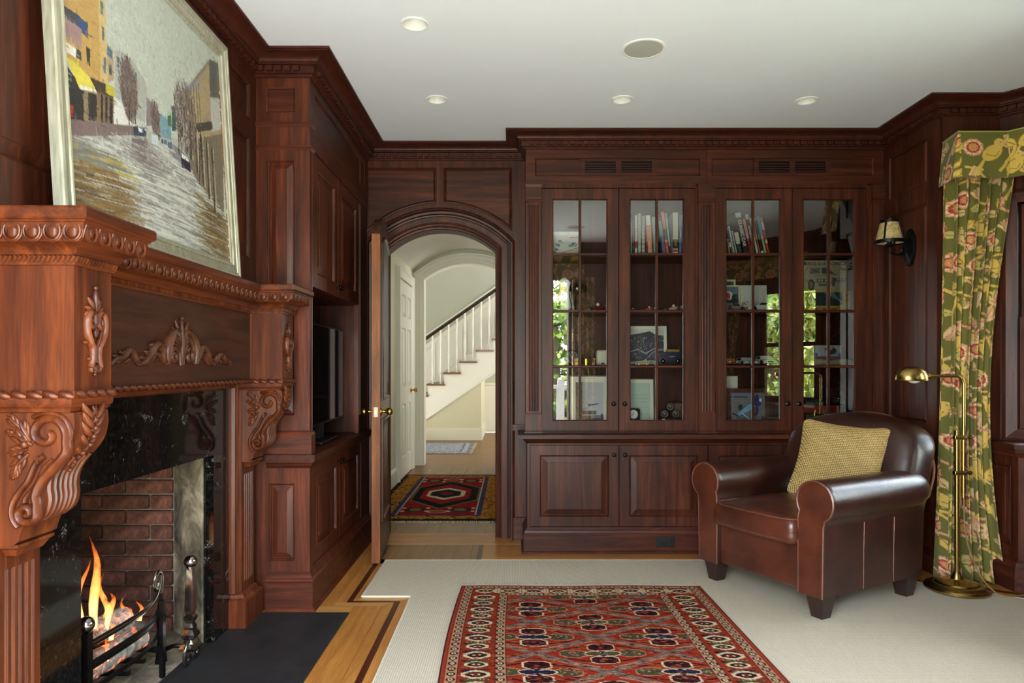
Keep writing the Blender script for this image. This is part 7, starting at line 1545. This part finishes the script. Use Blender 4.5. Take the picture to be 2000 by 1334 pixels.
def d_fig(c, w, h): c.rect(0, 0, w, h, (206, 206, 204)); c.rect(0, h*.55, w, h*.86, (70, 130, 190)); c.rect(0, h*.86, w, h, (176, 70, 60)); c.rect(w*.1, h*.1, w*.88, h*.78, (190, 200, 196)); c.ell(w*.72, h*.42, w*.10, h*.22, (60, 60, 90)); c.ell(w*.70, h*.18, w*.05, h*.08, (150, 110, 90)); c.ell(w*.58, h*.52, w*.14, h*.16, (50, 70, 70)); c.rect(w*.36, h*.2, w*.5, h*.34, (90, 84, 70))
cy_ = S3+.042
b_, *_ = carton('toy_figure_box', 'white and blue box showing a kneeling figure', 'box', 1600, 1651, 27, cy_+.001, 4.66, .06, (210, 208, 204), d_fig)
m = MB(); m.rbox(ix(1590), ix(1674), 4.60, 4.76, S3, S3+.040, .018, 8, deform=lambda x, y, z: (x, y, z+.004*math.sin(x*40)*(1 if z > S3+.02 else 0)-.10*max(0, x-ix(1655))*(1 if z > S3+.02 else .0))); cl = m.build('folded_cloth', pm((196, 184, 156), .95), None, True, 80, loc=(ix(1632), 4.68, S3)); tag(cl, 'folded cream cloth under the kneeling figure box', 'cloth')
# model cars
def car_mesh(L, Wd, H, style):
    """side outline lofted across the width; nose towards +x"""
    P = {'coupe': [(-.5, .16), (-.49, .36), (-.42, .46), (-.30, .52), (-.16, .80), (-.02, .98), (.10, .98), (.22, .78), (.28, .56), (.42, .44), (.49, .30), (.50, .16)], 'sedan': [(-.5, .16), (-.50, .52), (-.34, .58), (-.26, .96), (.10, 1.0), (.22, .62), (.47, .54), (.50, .40), (.50, .16)], 'open': [(-.5, .2), (-.48, .62), (-.30, .70), (-.16, .62), (-.12, .92), (.0, .66), (.14, .58), (.40, .52), (.49, .36), (.5, .2)]}[style]
    n = len(P); m = MB(); loops = []
    for s_, k, dz in ((-1, .86, .03), (-.97, .97, .0), (-.80, 1.0, 0), (.80, 1.0, 0), (.97, .97, 0), (1, .86, .03)):
        row = []
        for x, z in P:
            tum = 1-.22*max(0, z-.5)/.5; row.append((x*L*(.985+.015*k), s_*Wd/2*tum, (z*k+dz if z > .3 else z)*H))
        loops.append(row)
    m.loft(loops); return m
def model_car(label, px, z, Y, L, Wd, H, style, rgb, rz, glass_rgb=(20, 24, 28), stripe=None, group='model cars in the bookcases'):
    c = thing('model_car', label, 'model car', (ix(px), Y, z), group, rz); car_mesh(L, Wd, H, style); m = car_mesh(L, Wd, H, style); local_part('body', m, pm(rgb, .2, 0, .6), c, True, 30)
    wm = pm((18, 18, 18), .6); hm = pm((170, 170, 172), .3, .9); r = H*.27
    for sx in (-.31, .31):
        for sy in (-1, 1):
            m = MB(); m.lathe([(r*.2, -.010), (r, -.010), (r, .004), (r*.7, .006)], (sx*L, sy*(Wd/2-.006), r), 14, 'y'); w_ = local_part('wheel', m, wm, c, True, 40)
            m = MB(); m.lathe([(r*.55, -.0075), (r*.5, .0075), (.0005, .0075)], (sx*L, sy*(Wd/2-.0055), r), 10, 'y'); m.lathe([(r*.55, -.013), (.0005, -.013)], (sx*L, sy*(Wd/2-.0055), r), 10, 'y'); _lp(m.build('hub', hm, None, True), w_)
    if style != 'open':
        m = MB(); z0, z1 = (.60*H, .90*H); xs = (-.15, .17) if style == 'coupe' else (-.22, .08)
        for sy in (-1, 1): m.add([(xs[0]*L-.01, sy*Wd*.49*.93, z0), (xs[1]*L+.01, sy*Wd*.49*.93, z0), (xs[1]*L*.55, sy*Wd*.49*.84, z1), (xs[0]*L*.6, sy*Wd*.49*.84, z1)], [(0, 1, 2, 3)])
        fx = .27 if style == 'coupe' else .215; m.add([(fx*L, -Wd*.40, .60*H), (fx*L, Wd*.40, .60*H), ((fx-.14)*L, Wd*.36, .97*H), ((fx-.14)*L, -Wd*.36, .97*H)], [(0, 1, 2, 3)]); local_part('windows', m, pm(glass_rgb, .1), c)
    m = MB()
    for sy in (-1, 1): m.sphere((.492*L, sy*Wd*.34, .40*H), .006, 8, 6)
    local_part('headlamps', m, pm((226, 224, 210), .2), c, True); m = MB(); m.box(.495*L, .505*L, -Wd*.46, Wd*.46, .17*H, .24*H); m.box(.495*L, .503*L, -Wd*.2, Wd*.2, .32*H, .46*H); local_part('bumper', m, pm((40, 40, 42), .4), c)
    if stripe: m = MB(); m.box(-.1*L, .06*L, -Wd*.30, Wd*.30, .985*H, 1.01*H); m.box(.30*L, .49*L, -Wd*.12, Wd*.12, .44*H, .50*H); local_part('stripe', m, pm(stripe, .4), c)
    return c
model_car('white model sports car parked before the pale photograph card', 1490, S2, 4.61, .225, .085, .060, 'coupe', (214, 212, 202), 0.0)
model_car('grey model coupe in front of the racing driver photograph', 1434, S2, 4.61, .14, .085, .050, 'coupe', (120, 122, 120), math.radians(8))
model_car('orange and white model car seen head-on by the glazing edge', 1424, S3, 4.63, .16, .078, .056, 'coupe', (190, 84, 50), math.radians(-80), stripe=(216, 210, 200))
model_car('silver model car seen head-on between the orange and white ones', 1459, S3, 4.63, .18, .098, .052, 'sedan', (176, 176, 168), math.radians(-84))
model_car('white rally model car with an orange roof edge seen head-on', 1497, S3, 4.63, .18, .094, .064, 'sedan', (212, 210, 200), math.radians(-86), stripe=(206, 140, 70))
model_car('silver open model car in front of the mountain photograph', 1256, S3, 4.62, .17, .07, .050, 'open', (176, 180, 172), math.radians(178))
model_car('small yellow model car before the silver open one', 1253, S3, 4.555, .085, .04, .022, 'open', (214, 180, 40), math.radians(170))
def racer(label, px, z, Y, L, rgb, rz, helm=(226, 222, 208)):
    c = thing('model_racing_car', label, 'model car', (ix(px), Y, z), 'model cars in the bookcases', rz); s = L/.10
    m = MB(); m.tube([(-.045*s, 0, .012*s), (-.02*s, 0, .016*s), (.01*s, 0, .014*s), (.05*s, 0, .008*s)], [.008*s, .013*s, .010*s, .003*s], 10); local_part('body', m, pm(rgb, .25, 0, .5), c, True)
    for sx in (-.032, .030):
        for sy in (-1, 1): m = MB(); r = .0115*s if sx < 0 else .009*s; m.lathe([(.001, -.006*s), (r, -.006*s), (r, .006*s), (.001, .006*s)], (sx*s, sy*.020*s, r), 12, 'y'); local_part('wheel', m, pm((16, 16, 16), .6), c, True, 40)
    m = MB(); m.box(-.052*s, -.042*s, -.02*s, .02*s, .024*s, .027*s); m.box(-.048*s, -.045*s, -.002*s, .002*s, .012*s, .025*s); local_part('rear_wing', m, pm((226, 222, 210), .4), c); m = MB(); m.box(.044*s, .054*s, -.022*s, .022*s, .005*s, .008*s); local_part('front_wing', m, pm((226, 214, 200), .4), c)
    m = MB(); m.sphere((-.004*s, 0, .030*s), .009*s, 10, 8); local_part('driver_helmet', m, pm(helm, .2), c, True)
racer('dark vintage racing model with a white-helmeted driver', 1166, S2, 4.60, .15, (120, 40, 34), math.radians(200)); racer('tiny red racing model beside the door edge', 1237, S2, 4.60, .06, (176, 40, 34), math.radians(20))
racer('orange racing model with a pale nose wing', 1267, S2, 4.60, .09, (206, 84, 40), math.radians(165)); racer('small pale racing model with a high white rear wing', 1314, S2, 4.60, .12, (190, 140, 120), math.radians(172))
# moulded display piece
hp = thing('display_helmet_stand', 'white and black moulded display piece with an orange sticker', 'ornament', (ix(1110), 4.62, S2)); q = lambda u, v: (ix(1070+u/7.27), S2+(747-v)/7.27*IK)
m = MB(); P = [q(*p) for p in ((175, 300), (200, 278), (250, 275), (330, 335), (305, 420), (300, 520), (318, 620), (330, 690), (318, 728), (285, 746), (175, 746))]; m.prism([(p[0], p[1]) for p in P], 0, .07, lambda a, b, c: (a, 4.58+c, b)); o = m.build('moulded_shell', pm((206, 206, 202), .3, 0, .3), hp, True, 30); bv = o.modifiers.new('edge', 'BEVEL'); bv.width = .012; bv.segments = 3
m = MB(); P = smoothpath([(*q(320, 470), 4.60), (*q(335, 560), 4.60), (*q(365, 660), 4.60), (*q(370, 744), 4.60)], 5); m.tube([(p[0], p[2], p[1]) for p in P], .020, 10, (.7, 1.2)); m.build('black_stem', pm((24, 24, 25), .3), hp, True)
m = MB(); c_ = q(430, 425); m.sphere((c_[0], 4.61, c_[1]), .062, 18, 12, (1.02, .7, .60)); m.build('black_visor', pm((14, 14, 15), .12, 0, .6), hp, True)
m = MB(); a, b = q(185, 462), q(262, 405); m.box(a[0], b[0], 4.5785, 4.5795, a[1], b[1]); st_ = m.build('orange_sticker', pm((206, 96, 30), .5), hp); lettering('801', .013, hp, ((a[0]+b[0])/2, 4.578, (a[1]+b[1])/2), (240, 220, 190))
# clocks, tins and instruments
def dial(label, px, z, Y, r, rim, face, hands, name='clock', cat='clock', stand=True, group=None, deep=.03):
    c = thing(name, label, cat, (ix(px), Y, z), group); cx, cz = ix(px), z+r+(.004 if stand else 0)
    m = MB(); m.lathe([(.001, deep), (r*.9, deep), (r, deep*.5), (r, 0), (r*.90, -.004), (r*.86, 0)], (cx, Y, cz), 28, 'y', cap=False); m.build('case', pm(rim, .3, .3, .3), c, True, 40)
    m = MB(); m.lathe([(r*.87, .0), (.0005, .0)], (cx, Y, cz), 28, 'y', cap=False); m.build('face', pm(face, .5), c)
    m = MB()
    for k in range(12): a = 2*math.pi*k/12; m.box(cx+r*.70*math.cos(a)-r*.05, cx+r*.70*math.cos(a)+r*.05, Y-.001, Y-.0002, cz+r*.70*math.sin(a)-r*.05, cz+r*.70*math.sin(a)+r*.05)
    m.build('numerals', pm(hands, .6), c)
    for a, L in ((.9, .42), (2.3, .62)): m = MB(); m.tube([(cx, Y-.002, cz), (cx+r*L*math.cos(a), Y-.002, cz+r*L*math.sin(a))], r*.035, 5); m.build('hand', pm(hands, .6), c)
    return c
dial('large round black dial clock beside the gold tin', 1118, S3, 4.64, .050, (20, 20, 20), (26, 26, 24), (150, 150, 140)); dial('small silver dial leaning on the black clock', 1103, S3, 4.575, .026, (180, 184, 190), (120, 126, 136), (230, 230, 230)); dial('tiny brass dial in front of the black clock', 1125, S3+.022, 4.575, .014, (196, 150, 60), (214, 180, 90), (80, 50, 20), stand=False)
m = MB(); m.box(ix(1125)-.01, ix(1125)+.01, 4.57, 4.60, S3, S3+.022); tag(m.build('brass_block', pm((170, 130, 60), .3, 1), None, loc=(ix(1125), 4.58, S3)), 'little brass block under the tiny dial', 'ornament')
tn = thing('gold_tin', 'round gold tin next to the cream box', 'tin', (ix(1145), 4.61, S3)); m = MB(); m.lathe([(.001, 0), (.031, 0), (.031, .036), (.001, .036)], (ix(1145), 4.61, S3), 28); m.build('body', pm((206, 170, 60), .22, 1), tn, True, 40); m = MB(); m.lathe([(.0325, .034), (.0325, .047), (.030, .050), (.001, .051)], (ix(1145), 4.61, S3), 28); m.build('lid', pm((216, 184, 80), .22, 1), tn, True, 40)
m = MB(); m.lathe([(.001, 0), (.007, 0), (.005, .004), (.005, .028), (.009, .034), (.009, .046), (.004, .05), (.001, .05)], (ix(1161), 4.61, S3), 14); tag(m.build('brass_figure', pm((200, 160, 80), .25, 1), None, True, loc=(ix(1161), 4.61, S3)), 'slim brass figure between the gold tin and cream box', 'ornament')
cb = thing('cream_case', 'cream rounded case with a black clasp', 'case', (ix(1178), 4.64, S3)); m = MB(); m.rbox(ix(1165), ix(1192), 4.60, 4.68, S3, S3+.104, .016, 4); m.build('body', pm((196, 192, 168), .4), cb, True); m = MB(); m.rbox(ix(1174), ix(1180), 4.596, 4.602, S3+.008, S3+.018, .002, 1); m.build('clasp', pm((24, 24, 24), .4), cb)
bb = thing('blue_toolbox', 'navy blue toy case topped by a brass tray', 'box', (ix(1308), 4.66, S3)); m = MB(); m.rbox(ix(1287), ix(1331), 4.62, 4.74, S3+.018, S3+.090, .006, 2); m.build('case', pm((34, 40, 66), .3, 0, .4), bb, True); m = MB(); m.rbox(ix(1285), ix(1333), 4.60, 4.76, S3, S3+.020, .006, 2); m.build('base', pm((22, 22, 26), .3), bb, True)
m = MB(); m.box(ix(1309), ix(1319), 4.617, 4.62, S3+.056, S3+.062); m.build('nameplate', pm((190, 190, 190), .3, 1), bb)
for px in (1295, 1324): m = MB(); m.sphere((ix(px), 4.60, S3+.028), .016, 12, 8); m.build('lamp_bowl', pm((140, 142, 144), .12, 1), bb, True)
bt = thing('brass_tray', 'small brass tray with wire ends on the navy case', 'tray', (ix(1318), 4.67, S3+.0905)); m = MB(); m.box(ix(1307), ix(1330), 4.64, 4.72, S3+.0905, S3+.107); m.build('tray', pm((190, 160, 80), .3, .8), bt); m = MB(); x0, x1 = ix(1313), ix(1330); m.tube(smoothpath([(x0, 4.66, S3+.107), (x0-.006, 4.66, S3+.122), (x0+.004, 4.66, S3+.132), (x1-.004, 4.66, S3+.132), (x1+.004, 4.66, S3+.122), (x1, 4.66, S3+.107)], 5), .0016, 5); m.build('wire_handle', pm((160, 120, 60), .3, 1), bt, True)
ac_ = thing('alarm_clock', 'black travel alarm clock propped before the framed letter', 'clock', (ix(1238), 4.58, S4+.045)); z_ = S4+.046; m = MB(); m.rbox(ix(1226), ix(1250), 4.58, 4.61, z_, z_+.085, .020, 4); m.build('case', pm((26, 32, 34), .3), ac_, True); m = MB(); m.lathe([(.030, 0), (.0005, 0)], (ix(1236), 4.578, z_+.045), 24, 'y', cap=False); m.build('face', pm((206, 208, 204), .5), ac_)
for a, L in ((1.4, .018), (3.6, .014)): m = MB(); m.tube([(ix(1236), 4.576, z_+.045), (ix(1236)+L*math.cos(a), 4.576, z_+.045+L*math.sin(a))], .0016, 5); m.build('hand', pm((20, 20, 20), .5), ac_)
sv = thing('silver_case', 'blue-silver metal case under the alarm clock', 'case', (ix(1238), 4.60, S4)); m = MB(); m.rbox(ix(1222), ix(1250), 4.56, 4.66, S4, S4+.044, .014, 4); m.build('body', pm((130, 150, 176), .16, 1), sv, True); m = MB(); m.box(ix(1234), ix(1242), 4.556, 4.561, S4+.02, S4+.028); m.build('clasp', pm((60, 60, 66), .3, 1), sv)
m = MB(); m.lathe([(.001, 0), (.018, 0), (.019, .020), (.021, .024), (.021, .030), (.001, .032)], (ix(1256), 4.58, S4), 18); tag(m.build('metal_pot', pm((110, 112, 104), .3, 1), None, True, loc=(ix(1256), 4.58, S4)), 'little grey metal pot beside the silver case', 'pot')
gb = thing('instrument_case', 'flat black case with white trim under the gauges', 'case', (ix(1312), 4.62, S4+.018)); m = MB(); m.rbox(ix(1291), ix(1336), 4.56, 4.70, S4+.0185, S4+.062, .004, 2); m.build('body', pm((20, 20, 22), .4), gb, True); m = MB(); m.box(ix(1291), ix(1296), 4.557, 4.5605, S4+.02, S4+.062); m.build('white_edge', pm((206, 202, 190), .5), gb); lettering('AIRCRAFT', .008, gb, (ix(1314), 4.556, S4+.042), (190, 190, 186))
mg = thing('magazine', 'flat magazine with an orange spine under the black case', 'magazine', (ix(1312), 4.62, S4)); m = MB(); m.box(ix(1289), ix(1337), 4.555, 4.72, S4, S4+.010); m.build('pages', pm((210, 204, 190), .7), mg); m = MB(); m.box(ix(1289), ix(1337), 4.553, 4.72, S4+.0102, S4+.0178); m.build('cover', pm((190, 84, 40), .5), mg)
G3 = 'round aircraft gauges stacked in a pyramid'
for px, dz, lb in ((1298, 0, 'lower round gauge beside the framed letter'), (1320, 0, 'lower round gauge beside the leather block'), (1309, .050, 'topmost round gauge of the pyramid')): dial(lb, px, S4+.0625+dz, 4.60, .029, (30, 28, 26), (22, 22, 20), (206, 206, 180), 'aircraft_gauge', 'gauge', False, G3)
m = MB(); m.rbox(ix(1317), ix(1341), 4.68, 4.76, S4+.0, S4+.165, .02, 4); tag(m.build('leather_case', pm((92, 62, 46), .6), None, True, loc=(ix(1329), 4.72, S4)), 'tan leather case standing behind the gauges', 'case')
dial('black round clock at the foot of the racing car picture', 1431, S4, 4.565, .026, (180, 180, 182), (14, 14, 15), (200, 200, 200))
tr_ = thing('dark_tray', 'dark open tray beside the racing car picture', 'tray', (ix(1508), 4.60, S4)); m = MB(); x0, x1 = ix(1492), ix(1528); m.rings(x0, x1, 4.56, 4.70, [(.004, .004, 0), (0, 0, .075), (.004, .004, .075), (.008, .008, .006)], lambda a, b, c: (a, b, S4+c), cap0=True, cap1=True); m.build('tray', pm((36, 28, 26), .35), tr_); m = MB(); m.box(x0+.002, x1-.002, 4.556, 4.561, S4+.062, S4+.074); m.build('gilt_edge', pm((130, 112, 80), .4, .6), tr_)
m = MB(); m.tube(smoothpath([(ix(1444), 4.57, S4+.006), (ix(1452), 4.566, S4+.012), (ix(1460), 4.57, S4+.007), (ix(1470), 4.565, S4+.010)], 5), .006, 8); tag(m.build('watch_strap', pm((190, 190, 192), .2, 1), None, True, loc=(ix(1456), 4.57, S4)), 'silver watch strap beside the black round clock', 'watch')
# boxed cars in clear cases
CLR = clear_glass('clear_acrylic')
for k, (z, lb) in enumerate(((S4+.100, 'upper red boxed model car under a clear dome'), (S4, 'lower red boxed model car under a clear dome'))):
    b = thing('boxed_model_car', lb, 'boxed toy', (ix(1606), 4.60, z), 'boxed cars with clear domes'); x0, x1 = ix(1570), ix(1640)
    m = MB(); m.box(x0, x1, 4.60, 4.70, z, z+.050); m.build('box', pm((150, 26, 36), .4, 0, .2), b); m = MB(); m.box(ix(1634), ix(1638), 4.5985, 4.60, z+.001, z+.049); m.build('cream_band', pm((220, 190, 150), .5), b)
    m = MB(); m.rbox(x0+.01, ix(1652), 4.605, 4.695, z+.051, z+.096, .014, 3); m.build('clear_dome', CLR, b, True); m = MB(); m.rbox(x0+.04, x0+.15, 4.63, 4.67, z+.052, z+.075, .010, 3); m.build('toy_car', pm((70, 84, 90), .3, 0, .4), b, True)
bp = thing('burgundy_boxes', 'dark burgundy display box with two framed nameplates', 'box', (ix(1656), 4.74, S4)); m = MB(); m.box(ix(1630), ix(1674), 4.715, 4.80, S4, S4+.265); m.build('box', pm((52, 24, 28), .5), bp)
for z in (S4+.085, S4+.185):
    m = MB(); m.rings(ix(1643), ix(1664), z-.010, z+.010, [(0, 0, 0), (0, 0, .002), (.0025, .0025, .002), (.0025, .0025, .0012)], tf_xz(4.715)); m.build('nameplate', pm((150, 70, 56), .4), bp); lettering('CLASSICS', .009, bp, (ix(1653.5), 4.7125, z), (210, 170, 140))
# ------------------------------------------------------------------ garden outside the windows (seen mirrored in the bookcase glass)
def leafmat(name, c0, c1):
    m, n, l, b = newmat(name); a = noise(n, l, coords(n, l), 3, 4, .7); r = ramp(n, [(.3, c0), (.7, c1)]); l.new(a, r.inputs[0]); l.new(r.outputs[0], b.inputs['Base Color']); b.inputs['Roughness'].default_value = .6; b.inputs['Transmission Weight'].default_value = 0; b.inputs['Subsurface Weight'].default_value = 0
    return m
LF = [leafmat('leaf_bright', (70, 104, 34), (150, 172, 70)), leafmat('leaf_deep', (40, 70, 28), (100, 130, 54)), leafmat('leaf_gold', (110, 122, 48), (180, 184, 96))]
TRUNK = stone('bark', (60, 50, 40), (84, 72, 58), (110, 96, 78), 8)
m = MB(); m.box(-40, 40, -40, 5, -.45, -.16); gm = stone('lawn', (70, 92, 40), (92, 116, 50), (112, 134, 62), 3, .95, .3); o = m.build('lawn', gm); tag(o, 'green lawn outside the windows', kind='structure')
m = MB(); m.box(-3.5, 3.0, -1.6, NEAR_Y-.26, -.159, -.02); o = m.build('terrace', stone('bluestone', (120, 118, 112), (146, 144, 138), (168, 164, 156), 6, .8, .2)); tag(o, 'pale stone terrace outside the garden opening', kind='structure')
protos = {}
def tree(name, label, x, y, h, r, z0, li, seed, cat='tree'):
    t = thing(name, label, cat, (x, y, -.16), 'trees and shrubs in the garden'); rnd = np.random.RandomState(seed)
    n = 4200; d = rnd.normal(size=(n, 3)); d /= np.linalg.norm(d, axis=1)[:, None]; rad = (.55+.45*rnd.rand(n)**.5)[:, None]; c = d*rad*np.array([r, r, h/2])+np.array([0, 0, z0+h/2])
    c += .18*r*np.sin(c*3.1+seed); a = rnd.normal(size=(n, 3)); a /= np.linalg.norm(a, axis=1)[:, None]; b = np.cross(a, rnd.normal(size=(n, 3))); b /= np.linalg.norm(b, axis=1)[:, None]; s = (.035+.05*rnd.rand(n))[:, None]*(r/1.3)
    V = np.stack([c-a*s, c-b*s*.55, c+a*s, c+b*s*.55], 1).reshape(-1, 3); me = bpy.data.meshes.new('foliage'); me.from_pydata(V.tolist(), [], [(4*i, 4*i+1, 4*i+2, 4*i+3) for i in range(n)]); me.materials.append(LF[li]); f = bpy.data.objects.new('foliage', me); COL.objects.link(f); f.parent = t; f['kind'] = 'stuff'
    m = MB(); m.lathe([(.10*r, 0), (.06*r, z0+h*.5), (.02*r, z0+h*.8)], (x, y, -.16), 8); m.build('trunk', TRUNK, t, True)
for k, (x, y, h, r, z0, li, nm, lb) in enumerate(((.9, -5.2, 2.6, 1.6, .1, 0, 'garden_shrub', 'bright leafy shrub straight behind the garden opening'), (2.6, -6.0, 3.0, 1.9, .1, 1, 'garden_shrub', 'deep green shrub right of the garden opening'), (-1.4, -6.2, 3.0, 1.9, .1, 0, 'garden_shrub', 'bright leafy shrub left of the garden opening'), (.6, -10.5, 4.2, 2.4, 1.0, 2, 'garden_tree', 'golden green tree far behind the garden opening'), (-3.6, -10.0, 4.6, 2.5, 1.0, 1, 'garden_tree', 'deep green tree far left of the garden opening'), (4.4, -9.5, 4.4, 2.5, 1.0, 0, 'garden_tree', 'bright tree far right of the garden opening'),
        (4.6, -3.2, 2.4, 1.5, .1, 0, 'garden_shrub', 'bright shrub outside the nearest bay window'), (6.0, -1.6, 3.0, 1.8, .1, 2, 'garden_shrub', 'golden shrub outside the nearest bay window'), (7.2, -4.6, 4.4, 2.4, .6, 1, 'garden_tree', 'deep green tree beyond the nearest bay window'), (7.5, 1.2, 3.4, 2.0, .1, 0, 'garden_shrub', 'bright shrub outside the middle bay window'), (9.5, 3.6, 4.4, 2.4, .6, 1, 'garden_tree', 'deep green tree beyond the middle bay window'), (5.6, -7.6, 4.6, 2.6, .6, 0, 'garden_tree', 'bright tree at the end of the lawn'))):
    tree(nm, lb, x, y, h, r, z0, li, 20+k, 'tree' if 'tree' in nm else 'shrub')
rl_ = thing('porch_railing', 'white wooden railing on the terrace edge', 'railing', (.4, -1.5, -.02)); RW_ = plain('railing_white', (232, 232, 228), .5)
m = MB(); m.box(-3.2, 2.8, -1.53, -1.45, .86, .92); m.build('top_rail', RW_, rl_); m = MB(); m.box(-3.2, 2.8, -1.52, -1.46, .06, .11); m.build('bottom_rail', RW_, rl_); b0 = None
for k in range(36):
    x = -3.1+k*.165
    if b0 is None: m = MB(); m.box(x-.016, x+.016, -1.506, -1.474, .11, .86); b0 = m.build('baluster', RW_, rl_)
    else: share(b0, rl_, (k*.165, 0, 0))
for k, x in enumerate((-3.2, -1.2, .75, 2.8)): m = MB(); m.box(x-.05, x+.05, -1.54, -1.44, -.02, 1.0); m.build('post', RW_, rl_)
